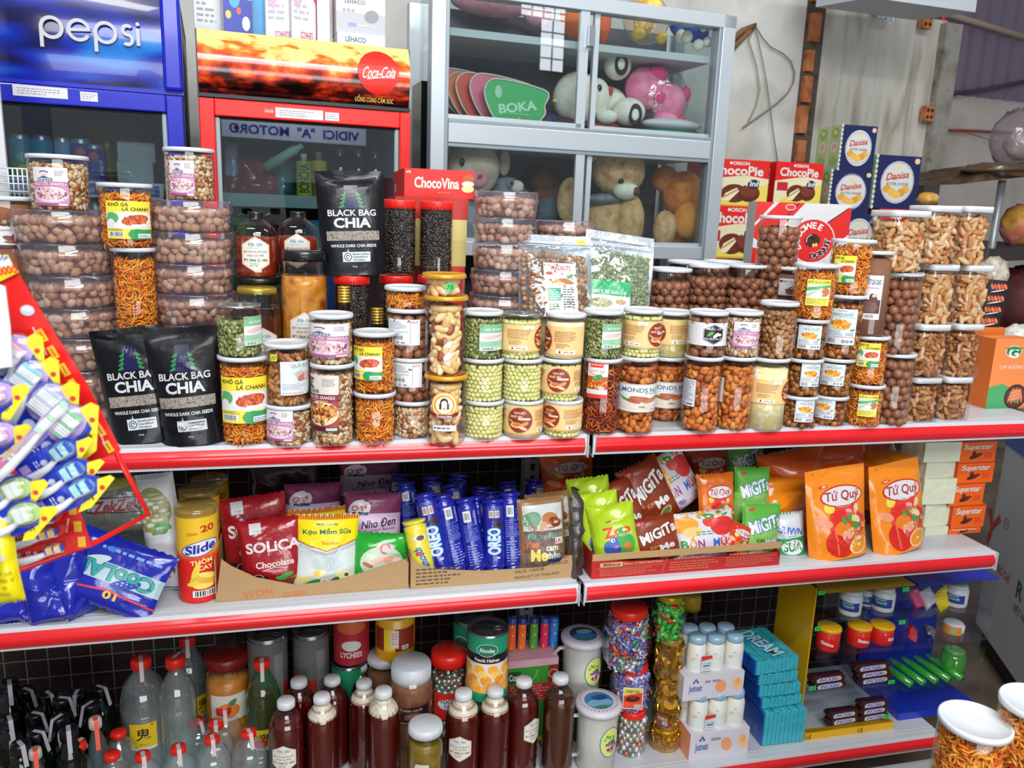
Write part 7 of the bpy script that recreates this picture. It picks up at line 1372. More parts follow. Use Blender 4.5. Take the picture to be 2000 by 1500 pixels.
def can(lab,px,yt,w,Y,Z,yb=None,**k):
 t=vessel(lab,px,yt,w,Y,[(0,0),(.96,0),(1,.01),(1,.93),(.98,.94)],M('#dc2418',.3,0,.3),Z=Z,name='crisp_can',cat='can',**k);x,y,z=t.location;h=P(px,yt,y).z-z;r=w/2/S((x,y,z))
 link('label',art(d_slide(2*PI*r*.98,h*.9),'l',cylcuts(r,2*PI*r*.98),None,cylmap(r+.0005)),t,(0,0,h*.48)).rotation_euler=(0,0,math.atan2(-x,y)+.15)
 link('lid',MB().lathe([(r*1.0,h*.915),(r*1.05,h*.92),(r*1.05,h*.99),(r*1.0,h),(0,h*.995)],clear('#f0e8a0',.1,.1,.3,'#d8d060'),28).mesh('lid'),t);return t
can('red and yellow crisp can standing in front',383,984,74,1.665,Z2)
can('dim crisp can just behind the front one',388,952,72,1.77,Z2)
can('dim crisp can furthest back behind the other two',410,932,66,1.87,Z2)
# tray one
B2('red chocolate candy bag at the back of the kraft tray',(512,1130),(490,968),128,1.73,'#9c1620',d_solica,.045,.04,seed=21,name='candy_bag',group='red chocolate candy bags',share='sol')
B2('red chocolate candy bag at the front of the kraft tray',(540,1146),(525,1012),124,1.67,'#9c1620',d_solica,.045,.035,seed=22,name='candy_bag',group='red chocolate candy bags',share='sol')
B2('yellow-topped white milk candy bag behind its twin',(625,1120),(620,992),116,1.735,'#e0e6e4',d_sua,.04,.03,seed=24,name='candy_bag',group='milk candy bags',share='sua',yaw=6)
B2('yellow-topped white milk candy bag in front',(636,1148),(640,1004),122,1.665,'#e0e6e4',d_sua,.045,.035,seed=23,name='candy_bag',group='milk candy bags',share='sua')
B2('green candy bag with curly dark lettering, right end of kraft tray',(742,1140),(747,1040),112,1.66,'#28a434',d_necy,.045,.03,seed=25,name='candy_bag',wr=1.4)
for i,(b_,t_,w_,Y)in enumerate((((726,1080),(730,962),112,1.745),((612,1060),(612,944),112,1.80),((722,990),(722,896),118,1.93))):
 B2('purple blackcurrant candy bag, '+['just behind the green bag','behind the milk candy bags','highest and furthest back'][i],b_,t_,w_,Y,'#7a3458',d_nhoden,.04,.03,seed=31+i,name='candy_bag',group='blackcurrant candy bags',share='nho',yaw=[0,12,0][i])
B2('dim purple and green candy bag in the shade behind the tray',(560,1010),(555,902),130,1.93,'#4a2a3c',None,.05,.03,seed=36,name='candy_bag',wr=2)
for px,Y,z0_,zt_2,w_ in ((722,1.95,0,985,90),(600,1.82,0,1055,90),(560,1.95,0,1005,90),(726,1.77,0,1070,90)):
 tz=P(px,zt_2,Y).z
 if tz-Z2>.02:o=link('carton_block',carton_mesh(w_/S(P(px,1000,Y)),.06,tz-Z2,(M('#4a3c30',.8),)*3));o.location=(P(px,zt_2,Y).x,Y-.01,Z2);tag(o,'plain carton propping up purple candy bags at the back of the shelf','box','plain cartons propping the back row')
 # tray two: biscuit rolls
def roll(lab,b_,t_,wpx,Y,dY,design,film,seed=1,yaw=0,grp='blue biscuit rolls'):
 Bv=P(b_[0],b_[1],Y);T=P(t_[0],t_[1],Y+dY);m,h=pose(Bv,T,math.radians(yaw));r=wpx/2/S(Bv);key=('roll',design.__name__ if design else '',film.name)
 if key not in _PM:
  hh=.165;rr=.0185;mb=MB();prof=[(.05,0),(1.05,.004),(1.0,.05),(.7,.07),(1.0,.1)]+[(1.0+.02*(i%2),.1+.8*i/14)for i in range(15)]+[(.7,.93),(1.0,.95),(1.05,.996),(.05,1)]
  mb.lathe([(a*rr,c*hh)for a,c in prof],film,20,sy=.85);parts=[mb.mesh('r')]
  if design:parts.append(art(design(rr*2.3,hh*.82),'a',cylcuts(rr,rr*2.3),None,lambda co:np.stack([(rr*1.03+co[:,2])*np.sin(co[:,0]/rr),-(rr*1.03+co[:,2])*.86*np.cos(co[:,0]/rr),co[:,1]+hh/2],1)))
  _PM[key]=(join(parts,'roll'),hh,rr)
 me,hh,rr=_PM[key];o=link('biscuit_roll',me);o.matrix_world=m@Matrix.Diagonal((r/rr,r/rr,h/hh,1));return tag(o,lab,'biscuit roll',grp)
OB=foil('#1a2298',.2,.4,40);YW=foil('#e8d83c',.25,.4,40)
def d_yel(w,h):W,H=w/2,h/2;return [('e',W*.1,H*.55,W*.5,H*.14,'#f0ece0'),('e',W*.15,H*.55,W*.3,H*.1,'#6a4a38'),('t','Damouth',0,-H*.3,w*.3,'#2c5a8a',{'w':h*.5,'rot':100,'b':.08,'edge':'#f4f6ec','ew':.05}),('r',-W*.4,-H*.1,W*.1,0,'#c8402c')]
roll('yellow biscuit roll leaning at the left end of the blue rolls',(832,1135),(808,1015),44,1.645,.03,d_yel,YW)
for i,(b_,t_,d,Y,yw)in enumerate((((866,1128),(828,962),d_oreo,1.655,-8),((898,1126),(864,964),d_oreob,1.665,20),((934,1124),(907,972),d_oreob,1.66,0),((948,1122),(930,968),d_oreo,1.70,45),((966,1122),(962,974),d_oreo,1.66,-5),((1002,1118),(995,960),d_oreob,1.67,0))):
 roll('blue biscuit roll, '+['leftmost with lettering','second with barcode','third with barcode','fourth showing lettering edge-on','fifth with big lettering','last with barcode beside the tamarind bag'][i],b_,t_,41,Y,.045,d,OB,yaw=yw)
for i,(b_,t_,Y)in enumerate((((806,1060),(792,942),1.76),((850,1060),(842,930),1.80),((880,1050),(895,925),1.82),((905,1060),(880,945),1.77),((935,1060),(940,950),1.79),((968,1060),(955,960),1.76),((1000,1040),(990,940),1.84),((1040,1050),(1045,935),1.86),((770,1040),(782,925),1.86))):
 roll('dim blue biscuit roll in the back row behind the front ones',b_,t_,38,Y,.04,d_oreo if i%2 else d_oreob,OB,yaw=[0,30,-20][i%3],grp='back row of blue biscuit rolls')
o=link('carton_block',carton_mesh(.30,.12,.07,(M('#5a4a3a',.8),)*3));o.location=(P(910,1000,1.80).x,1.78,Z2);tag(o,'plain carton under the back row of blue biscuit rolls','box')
B2('brown tamarind candy bag with orange and green lettering',(1062,1122),(1055,972),96,1.655,'#9a744c',d_me,.045,.03,seed=41,name='candy_bag')
B2('second tamarind candy bag just behind the first',(1080,1110),(1068,962),92,1.70,'#9a744c',d_me,.04,.03,seed=42,name='candy_bag')
B2('dark wavy bag edge between the kraft and red trays',(1127,1140),(1122,955),34,1.62,'',None,.03,.02,seed=43,film=foil('#4a4440',.25,.8,24,.3),name='candy_bag',wr=2.2,yaw=60)
B2('orange candy bag high up behind the shelf joint',(1112,985),(1105,880),110,1.90,'#e0641c',d_tuquy,.04,.03,seed=44,name='candy_bag')
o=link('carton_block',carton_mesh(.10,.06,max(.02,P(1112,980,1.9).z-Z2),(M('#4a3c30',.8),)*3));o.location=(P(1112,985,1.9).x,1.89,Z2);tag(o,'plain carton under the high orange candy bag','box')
# red tray
GZ='#b8d828'
B2('lime green jelly bag, back one of three at the tray left end',(1165,1070),(1146,932),84,1.70,GZ,d_zoo,.04,.04,seed=51,name='candy_bag',group='lime green jelly bags',share='zoo',yaw=-14)
B2('lime green jelly bag, middle one of three',(1180,1090),(1160,962),88,1.665,GZ,d_zoo,.04,.035,seed=52,name='candy_bag',group='lime green jelly bags',share='zoo',yaw=-14)
B2('lime green jelly bag with blue creature, front one of three',(1207,1094),(1190,984),92,1.635,GZ,d_zoo,.04,.03,seed=53,name='candy_bag',group='lime green jelly bags',share='zoo',yaw=-12)
for i,(b_,t_,Y,w_)in enumerate((((1288,1096),(1272,1008),1.635,98),((1240,1050),(1196,940),1.70,74),((1292,1020),(1240,905),1.72,92))):
 B2('brown candy bag with white lettering, '+['front one','upper left one','uppermost one'][i],b_,t_,w_,Y,'#8a3418',d_mig,.04,.035,seed=55+i,name='candy_bag',group='brown candy bags in the red tray',share='mig')
B2('orange and white fruit candy bag leaning at the back of the red tray',(1345,985),(1290,888),84,1.75,'#f08828',d_bonmua,.04,.03,seed=59,name='candy_bag',share='bon')
B2('white fruit candy bag with rainbow lettering, front of the red tray',(1380,1090),(1372,998),124,1.635,'#e8e4ee',d_bonmua,.045,.03,seed=60,name='candy_bag',share='bon')
for i,(b_,t_,Y,w_)in enumerate((((1400,1040),(1396,924),1.69,80),((1385,975),(1380,872),1.86,94),((1430,1084),(1448,1022),1.625,56))):
 B2('small orange candy bag, '+['middle of the red tray','high at the back of the red tray','slipped low beside the mint bag'][i],b_,t_,w_,Y,['#e8741c','#b8441c','#c83c24'][i],d_tuquy,.035,.03,seed=61+i,name='candy_bag',group='small orange candy bags')
for i,(b_,t_,Y,w_)in enumerate((((1482,1090),(1486,982),1.635,88),((1466,1020),(1468,912),1.70,76),((1462,960),(1450,860),1.87,84))):
 B2('green mint candy bag, '+['front right of the red tray','standing behind the front one','dim one high at the back'][i],b_,t_,w_,Y,'#8ac860',d_migg,.04,.03,seed=65+i,name='candy_bag',group='green mint candy bags',share='migg',yaw=[6,0,0][i])
B2('green and white milk candy bag between the tray and orange pouches',(1545,1105),(1536,1000),66,1.66,'#2f9a5c',d_sua2,.045,.03,seed=69,name='candy_bag',yaw=-10)
for px,Y,yy,w_ in ((1240,1.73,1048,60),(1295,1.76,1018,70),(1345,1.79,985,60),(1385,1.89,970,70),(1462,1.90,955,60),(1400,1.72,1040,50)):
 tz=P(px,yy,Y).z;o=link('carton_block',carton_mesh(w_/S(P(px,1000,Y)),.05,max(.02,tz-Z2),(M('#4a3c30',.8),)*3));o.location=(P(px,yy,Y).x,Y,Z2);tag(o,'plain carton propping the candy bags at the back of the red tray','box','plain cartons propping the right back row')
 # orange pouches
OR=foil('#f58c14',.25,.3,22);OR2=foil('#e4601c',.25,.5,16)
bag('large orange candy pouch with oval white emblem, left of two',(1636,1098),(1628,913),130,1.625,'',d_tuquy,.055,.03,0,'stand',Z2+.001,'candy_pouch','pouch','large orange candy pouches',71,1.1,0,OR)
bag('large orange candy pouch with oval white emblem, right of two',(1752,1088),(1745,902),124,1.635,'',d_tuquy,.055,.03,6,'stand',Z2+.001,'candy_pouch','pouch','large orange candy pouches',72,1.3,0,OR)
for i,(b_,t_,Y,w_,yw,f)in enumerate((((1540,1075),(1525,985),1.72,120,0,OR2),((1545,1010),(1535,930),1.74,130,15,OR),((1560,965),(1540,878),1.78,140,-10,OR2),((1640,960),(1620,868),1.80,150,0,OR2),((1725,950),(1700,862),1.82,120,10,OR2),((1590,1000),(1580,900),1.86,130,0,OR2),((1740,1000),(1745,880),1.76,120,-20,OR),((1700,925),(1692,850),1.88,120,0,OR2))):
 B2('orange candy bag heaped behind the two large pouches, '+['low left','left above it','upper left','upper middle','upper right','deep middle','right, just behind the pouch','deep right'][i],b_,t_,w_,Y,'',None,.06,.04,seed=75+i,film=f,name='candy_bag',group='orange candy bags heaped at the back',wr=2.4,yaw=yw)
o=link('carton_block',carton_mesh(.30,.16,P(1600,985,1.8).z-Z2,(M('#7a3414',.8),)*3));o.location=(P(1620,985,1.84).x,1.80,Z2);tag(o,'plain dark carton under the heap of orange candy bags','box')
# cream wrapped blocks and orange chocolate boxes
WRP=M('#d8dcc0',.5,0,.2,.6,30)
zz_=Z2
for i,(l,r,yt)in enumerate(((1806,1850,1030),(1806,1862,982),(1806,1866,936),(1808,1870,900),(1808,1876,864))):
 o,zz_=carton('cream paper-wrapped block, '+['lowest','second','middle','fourth','topmost'][i]+' of the stack right of the pouches',l,r,yt,0,1.70+.01*(i%2),.09,WRP,Z=zz_+.0003,name='wrapped_block',group='cream wrapped blocks',yaw=[0,3,-3,2,-2][i]);
 md=o.modifiers.new('b','BEVEL');md.width=.006;md.segments=3
def d_sup(w,h):W,H=w/2,h/2;return [('r',-W,H*.92,W,H,'#b83010'),('t','Superstar',0,H*.5,h*.24,'#f8ece0',{'w':w*.78,'b':.05,'shear':.2,'edge':'#b83018','ew':.04}),('e',-W*.1,-H*.4,W*.36,H*.2,'#4a2014',16),('r',-W*.3,-H*.35,-W*.1,H*.05,'#5a2818'),('e',W*.1,-H*.3,W*.2,H*.1,'#6a3420',16),('r',W*.4,-H*.6,W*.8,-H*.1,'#e84c18')]
zz_=Z2
for i,(l,r,yt)in enumerate(((1851,1913,1031),(1861,1924,987),(1858,1922,944),(1871,1941,903),(1876,1946,862))):
 o,zz_=carton('orange chocolate box with white lettering, '+['lowest','second','middle','fourth','topmost'][i]+' of five',l,r,yt,0,1.70,.06,'#f06418',d_sup,side='#c8401c',Z=zz_+.0003,name='chocolate_box',group='orange chocolate boxes')
 # chest freezer to the right
p0=PZ(1950,1280,.10);an=math.radians(63.5);fz=thing('chest_freezer','white chest freezer with blue top band and red lettering at the right edge','freezer',(p0.x,p0.y,0),an)
zt_f=P(1946,858,p0.y).z;L_=1.5
MB().box((-L_,-.7,.10),(.25,0,zt_f-.09),M('#cfd6dc',.35)).obj('body',fz);MB().box((-L_,-.7,zt_f-.09),(.25,.004,zt_f),M('#2450b4',.35)).obj('blue_band',fz)
MB().box((-L_,-.7,0),(.25,-.03,.10),M('#1c1c1e',.6)).obj('plinth',fz);MB().box((-L_,-.7,zt_f),(.25,0,zt_f+.02),M('#d8dee2',.2)).obj('lid',fz)
# freezer lettering
def fz_art(prims,px,py,sc=1.0):
 f=Frame(px,py,p0.y,0);d=Vector(ray(px,py));n=Vector((-math.sin(an),math.cos(an),0));xa=Vector((-math.cos(an),-math.sin(an),0));c=Vector((0,0,CAMZ));t=(p0-c).dot(n)/d.dot(n);W=c+d*t
 me=art(prims,'letters',fmap=facemap(side_T((0,0,0),tuple(xa),(0,0,1))));o=link('lettering',me);o.location=W;M_=fz.matrix_world
 o.parent=fz;bpy.context.view_layer.update();o.matrix_parent_inverse=fz.matrix_world.inverted();return o
fz_art([('k',[(-.05,.06),(0,0)],.03,'#c42830'),('k',[(.06,.06),(0,0),(-.02,-.07)],.03,'#c42830'),('a',.12,.06,.02,.004,0,360,'#c42830'),('t','R',.12,.06,.016,'#c42830')],1938,1030)
fz_art([('t','MIỆNG CHÉ',0,0,.03,'#b8444c',{'w':.17,'b':.03})],1955,1115)
fz_art([('t','R',0,.02,.06,'#1c6a3c',{'b':.08}),('t','VIỆT NAM',.04,-.05,.025,'#3a4a8a',{'w':.14,'b':.03})],1990,1165)
# ---------------------------------------------------------------- lowest shelf
BOT=clear('#e8dcd4',.07,.04);HB=M('#5e1412',.18,0,.5);HB2=M('#54301c',.18,0,.5);CAPW=M('#eceef0',.35,0,.2)
petp=[(0,.004),(.6,0),(.92,.01),(1,.04)]+[(1-.035*(i%2),.08+.045*i)for i in range(12)]+[(1,.66),(.97,.74),(.84,.82),(.6,.88),(.36,.92),(.34,.95),(.34,.96)]
def brown(lab,px,yt,w,Y,wrap=False,lab_=None,liq=.88,m=None):
 vessel(lab,px,yt,w,Y,petp,BOT,Z=Z3,liquid=(liq,m or HB),cap=(.48,.065,CAPW),name='honey_bottle',group='white-capped bottles of dark honey',neckwrap=(.42,.86,.80,.925)if wrap else None,labs=[lab_]if lab_ else ())
for a in (('white-capped dark bottle with hexagon label low at its left, front row',559,1366,68,1.75,False,(d_hex,.058,.07,.52,-12)),('dark bottle with cream neck wrap, front row between two plain ones',629,1357,64,1.75,True,None),('dark bottle with crumpled film over its cap, beside the small pickle jar',749,1346,66,1.74,True,None),('wrapped-neck dark bottle with hexagon label facing front',905,1350,68,1.72,True,(d_hex,.058,.07,.50,-8)),('dark bottle with foamy cream neck, second right of the pickle jar',967,1345,62,1.72,True,None),('dark bottle with hexagon label at its right side',1023,1326,62,1.74,False,(d_hex,.056,.07,.52,46)),('wrapped-neck dark bottle in the second row',711,1330,60,1.83,True,None),('white-capped dark bottle, leftmost of the second row',584,1327,64,1.86,False,None),('white-capped dark bottle in the second row before the green lid',649,1323,62,1.86,False,None),('white-capped dark bottle, rearmost near the lychee tins',703,1297,56,1.93,False,None)):brown(*a)
brown('half brown bottle with clear shoulder, rightmost of the dark bottles',1094,1319,62,1.73,False,None,.78,HB2)
jp=[(0,0),(.92,0),(1,.03),(1,.72),(.93,.82),(.84,.86),(.84,.93)]
def d_caca(w,h):W,H=w/2,h/2;return [('p',[(-W,H*.7),(0,H*.95),(W,H),(W,-H*.8),(0,-H),(-W,-H*.7)],'#2c1c1c'),('t','BỘT CACAO - CAO CẤP',0,H*.62,h*.1,'#d8c0a8',{'w':w*.6,'b':.03}),('e',W*.08,0,W*.42,H*.4,'#6a4030',12),('e',W*.1,H*.02,W*.26,H*.26,'#8a5a40',12),('e',-W*.55,H*.4,W*.14,H*.2,'#5a4038'),('l',-W*.5,-H*.85,W*.5,-H*.62,1,'#c8b098')]
CO=mottled('cocoa',['#7a4c38','#8c5c44','#9a6a50'],30,.8)
vessel('large cocoa jar with white lid and dark label',803,1291,84,1.82,jp,GLASS,yb=1440,Z=None,liquid=(.80,CO),cap=(.9,.2,LIDW),labs=[(d_caca,.10,.052,.45,0)],name='cocoa_jar',cat='jar')
b_=P(803,1440,1.82).z;carton('plain carton under the large cocoa jar',765,840,1440,0,1.80,.08,'#7a5a40',Z=Z3)
vessel('cocoa jar with white lid, behind the large one',752,1276,74,1.93,jp,GLASS,Z=Z3,liquid=(.84,CO),cap=(.9,.08,LIDW),name='cocoa_jar',cat='jar')
def d_nes(w,h):W,H=w/2,h/2;return [('r',-W,-H,W,H,'#8a2c18'),('r',-W*.5,-H,0,H,'#f0c828'),('r',-W*.2,-H*.7,W*.15,H*.9,'#e8dcd4'),('l',-W*.16,-H*.4,W*.1,H*.7,5,'#c87a6a'),('b',W*.3,-H*.9,W*.6,-H*.5)]
zt7=P(752,1276,1.95).z
vessel('brown and yellow labelled jar standing upside down on the rear cocoa jar',772,1195,76,1.93,[(0,0),(.9,0),(1,.12),(1,1),(.96,1.02),(0,1.02)],M('#e8a81c',.35,0,.2),Z=zt7+.001,labs=[(d_nes,.12,.062,.58,0)],name='drink_powder_jar',cat='jar')
vessel('small pickle jar with white lid at the very front',831,1412,68,1.68,jp,GLASS,Z=Z3,liquid=(.82,mottled('pickles',['#5a4a10','#8a7420','#a08838'],26,.3)),cap=(.95,.10,LIDW),labs=[(lambda w,h:[('p',[(-w/2,0),(-w/4,h/2),(w/4,h/2),(w/2,0),(w/2,-h/2),(-w/2,-h/2)],'#d8dcc8'),('t','PICKLED',-w*.1,-h*.1,h*.12,'#3a6a3a',{'w':w*.4})],.06,.08,.42,-10)],name='pickle_jar',cat='jar')
def d_toon(w,h):W,H=w/2,h/2;return [('r',-W,-H,W,H,'#e0281c'),('e',0,H*.2,W*.7,H*.4,'#f0f0f4'),('t','TOON',0,H*.42,h*.13,'#22222c',{'w':w*.56,'b':.1,'edge':'#f8f8fa','ew':.05}),('t','UP',W*.05,H*.1,h*.13,'#3c4cc0',{'w':w*.26,'b':.1}),('l',-W*.6,-H*.3,-W*.1,-H*.12,1,'#3c4cc0')]
vessel('red-lidded sweet jar with red cartoon-lettered label',876,1268,70,1.86,jp,GLASS,yb=1420,goods=('foilball',.7),cap=(.95,.15,LIDR),labs=[(d_toon,.075,.075,.40,0)],name='sweet_jar',cat='jar');carton('plain carton under the red-lidded sweet jar',848,905,1420,0,1.84,.08,'#7a5a40',Z=Z3)
def d_peach(w,h):
 W,H=w/2,h/2;return [('r',-W,-H,W,H,'#f0e8e0'),('r',-W,H*.45,W,H,'#1f9a70'),('r',-W,H*.2,W,H*.48,'#181418'),('e',0,H*.62,W*.17,H*.2,'#eef6f0'),('e',0,H*.62,W*.16,H*.185,'#167a58'),('t','Rhodes',0,H*.62,h*.06,'#f4f8f4',{'w':w*.12,'b':.06,'shear':.2}),('t','Peach Halves',0,H*.31,h*.05,'#f4f0ec',{'w':w*.2,'b':.05})]+[('e',W*(-1+.055*i),-H*(.0+.16*(i%4)),W*.085,H*.14,['#f4a838','#f8c868','#ec9428','#f8b850'][i%4],20*(i%5)-40)for i in range(37)]+[('e',W*(-1+.09*i),-H*.62,W*.08,H*.11,['#f2a23a','#f6bc5c'][i%2],-15)for i in range(23)]+[('r',-W,-H,W,-H*.72,'#1f9a70')]
TIN=M('#8f9298',.25,.9)
def tin(lab,px,yt,w,Y,z,d,h=.112,name='fruit_tin',group=None,turn=0,ring=True):
 t=vessel(lab,px,yt,w,Y,[(0,0),(.97,0),(1,.01),(1,.99),(.97,1),(.93,.975),(.6,.97),(.58,.975),(0,.97)],TIN,Z=z,name=name,cat='tin',group=group);x,y,_=t.location;hh=P(px,yt,y).z-z;r=w/2/S((x,y,z))
 link('label',art(d(2*PI*r*.99,hh*.93),'l',cylcuts(r,2*PI*r*.99),None,cylmap(r+.0005)),t,(0,0,hh/2)).rotation_euler=(0,0,math.atan2(-x,y)+turn)
 if ring:link('ring_pull',MB().tube([(r*.5+r*.25*math.cos(a),r*.16*math.sin(a),0)for a in [i*PI/6 for i in range(13)]],.0013,STEEL,6).mesh('ring'),t,(0,0,hh*.98)).rotation_euler=(0,0,-.3)
 return t
zk=P(953,1350,1.80).z
tin('tin of peach halves, lower of the two stacked',951,1352,78,1.80,Z3,d_peach,group='peach tins',ring=False);tin('tin of peach halves with green top band, on top of the stack',953,1222,78,1.80,P(951,1352,1.80).z+.0005,d_peach,group='peach tins');tin('dim peach tin behind the stacked pair',924,1200,74,1.93,Z3,d_peach,group='peach tins',turn=-.6)
def d_red(s):return lambda w,h:[('r',-w/2,-h/2,w/2,h/2,'#b4322c'),('r',-w/2,h*.14,w/2,h/2,'#62625f'),('e',-w*.12,0,w*.1,h*.2,'#b83028')]+([('r',-w/2,-h/2,w/2,h/2,'#a82430'),('e',0,-h*.05,w*.09,h*.12,'#e0dcd8'),('e',0,h*.36,w*.14,h*.14,'#c8602c'),('t',s,0,-h*.26,h*.12,'#e8dcdc',{'w':w*.2,'b':.06})]if s else [('r',w*.05,-h*.4,w*.13,h*.4,'#7a7c78')])
tin('lychee tin with white lettering at the back',686,1196,68,1.95,P(686,1284,1.95).z,d_red('LYCHEES'));tin('green tin under the lychee tin',682,1286,68,1.95,Z3,lambda w,h:[('r',-w/2,-h/2,w/2,h/2,'#1c8a5c')],ring=False)
tin('red and grey tin in the shade, left one of two',522,1232,72,1.93,Z3,d_red(''));tin('red and grey tin in the shade, right one of two',607,1226,66,1.95,Z3,d_red(''))
vessel('peach jar with dark red lid behind the bottles',443,1272,80,1.93,jp,GLASS,Z=Z3,liquid=(.8,mottled('peach_syrup',['#b8641c','#d88a34','#e8a850'],20,.3)),cap=(.98,.10,M('#7a1418',.35)),labs=[(lambda w,h:[('r',-w/2,-h/2,w/2,h/2,'#e0d8cc'),('e',0,-h*.1,w*.3,h*.3,'#d87a30'),('e',w*.1,h*.2,w*.14,h*.1,'#4a7a3c',40)],.09,.07,.58,0)],name='peach_jar',cat='jar')
for px,yt,w,lab in ((490,1345,100,'green round plastic lid behind the tinted bottle'),(640,1322,62,'green round plastic lid between the white-capped bottles')):
 p=P(px,yt+22,1.97);o=MB().lathe([(0,0),(.9,0),(1,.06),(1,.16),(.95,.2),(0,.24)],M('#128a34',.35,0,.2),32).obj('round_lid');r=w/2/S(p);o.scale=(r,r,r);o.location=(p.x,p.y-.03,p.z-.0);o.rotation_euler=(1.25,0,0);tag(o,lab,'lid','green round lids')
 # clear spirit bottles
CLEAR=clear('#f6fafa',.10,.03,.07,'#f0f4f6');GRN=clear('#a8e8c0',.08,.03,.12,'#1c8a4c')
sqp=[(0,.004),(.9,0),(1,.03),(1,.30),(.97,.34),(.97,.48),(1,.52),(1,.66),(.8,.80),(.42,.88),(.36,.9),(.36,.955)]
rib=[(0,.004),(.9,0),(1,.03)]+[(1-.03*(i%2),.08+.05*i)for i in range(11)]+[(.97,.68),(.8,.78),(.5,.86),(.36,.9),(.36,.955)]
STRIP=M('#d8c4c6',.6);WSTR=M('#a9a7b0',.6)
gui=lambda w,h:[('r',-w/2,-h/2,w/2,h/2,'#d4b01c'),('t','鬼',0,h*.08,h*.34,'#221c10',{'b':.03}),('t','Men',0,-h*.28,h*.08,'#8a6c10',{'w':w*.3,'shear':.3}),('r',w*.3,h*.38,w*.36,h*.46,'#b82018'),('r',-w*.42,-h*.5,w*.46,-h*.42,'#dfe6e6')]
def spirit(lab,px,yt,w,Y,prof,mat=CLEAR,labs=(),cap=LIDR,a=0.0,ln=.02,nm='spirit_bottle',g='clear red-capped bottles',ch=.075,cr=.42,sm=STRIP,sq=0,strip=True,lq=None):
 return vessel(lab,px,yt,w,Y,prof,mat,Z=Z3,cap=(cr,ch,cap),labs=labs,name=nm,group=g,seal=(a,ln,1,sm)if strip else None,square=sq,liquid=lq)
CL2=clear('#f4f8f6',.05,.02,.08,'#eef4f0')
spirit('large clear bottle with yellow Chinese-character label and red cap',276,1284,84,1.90,sqp,labs=[(gui,.062,.070,.44,-6)],lq=(.6,CL2));spirit('large ribbed clear bottle with red cap, right of the labelled one',343,1282,70,1.88,rib,a=2.5,lq=(.62,CL2),cr=.5)
spirit('clear bottle with yellow label half hidden at the back',366,1243,66,2.00,sqp,labs=[(gui,.050,.06,.42,40)]);spirit('green-tinted ribbed bottle with yellow character label',512,1288,66,1.87,rib,GRN,labs=[(gui,.048,.056,.36,0)])
for i,(px,yt,Y,a,wh)in enumerate(((232,1428,1.82,2,'small one beside the labelled bottle'),(220,1470,1.74,2,'front row, leftmost'),(280,1471,1.72,.1,'front row, below the labelled bottle'),(349,1457,1.74,.1,'front row, below the ribbed bottle'),(415,1438,1.76,.1,'lowest of the diagonal four'),(422,1410,1.82,.0,'second of the diagonal four'),(438,1381,1.88,.1,'third of the diagonal four'),(430,1352,1.94,-.2,'rearmost of the diagonal four'),(486,1426,1.76,.3,'just left of the first dark honey bottle'),(510,1445,1.83,2,'tucked behind the first dark honey bottle'),(386,1405,1.90,.5,'capped in red behind the diagonal four'))):
 spirit('clear red-capped bottle with paper tax strip, '+wh,px,yt,66,Y,rib if i%2 else sqp,a=a,strip=a<1)
DG=clear('#2a4a34',.06,.05,.35,'#0a1c12');BC=M('#0c0a12',.3,0,.3)
for i,(px,yt,Y,a)in enumerate(((20,1330,1.92,0),(52,1345,1.97,.6),(95,1352,1.92,.4),(122,1362,1.84,.9),(152,1350,1.90,-.3),(195,1340,1.92,.7),(178,1372,1.83,-.9),(70,1392,1.82,.8),(118,1398,1.78,-.9),(20,1400,1.80,.1),(72,1428,1.74,.8),(135,1420,1.72,0),(40,1450,1.70,.3))):
 spirit('small dark green bottle with black cap and pale paper strip, bottom left crowd',px,yt,56,Y,rib,DG,cap=BC,a=a,ln=.018,nm='liquor_bottle',g='black-capped dark bottles',ch=.10,cr=.56,sm=WSTR)
for i,(px,yt,a)in enumerate(((70,1462,.0),(127,1428,.1),(187,1402,.1))):
 t=spirit('slim bottle with orange-red paper strip, '+['leftmost','middle','rightmost, above a blue-white label'][i]+' of three at bottom left',px,yt,36,1.70+.03*i,rib,clear('#7a9a90',.06,.05,.2,'#8aa0a8'),cap=M('#c8b8b4',.5),a=a,ln=.045,nm='liquor_bottle',g='orange-stripped slim bottles',ch=.09,cr=.6,sm=M('#e05a40',.5))
spirit('red and white capped bottle at a slant in the bottom left crowd',152,1450,50,1.73,rib,CLEAR,a=2.4,cr=.62,g=None)
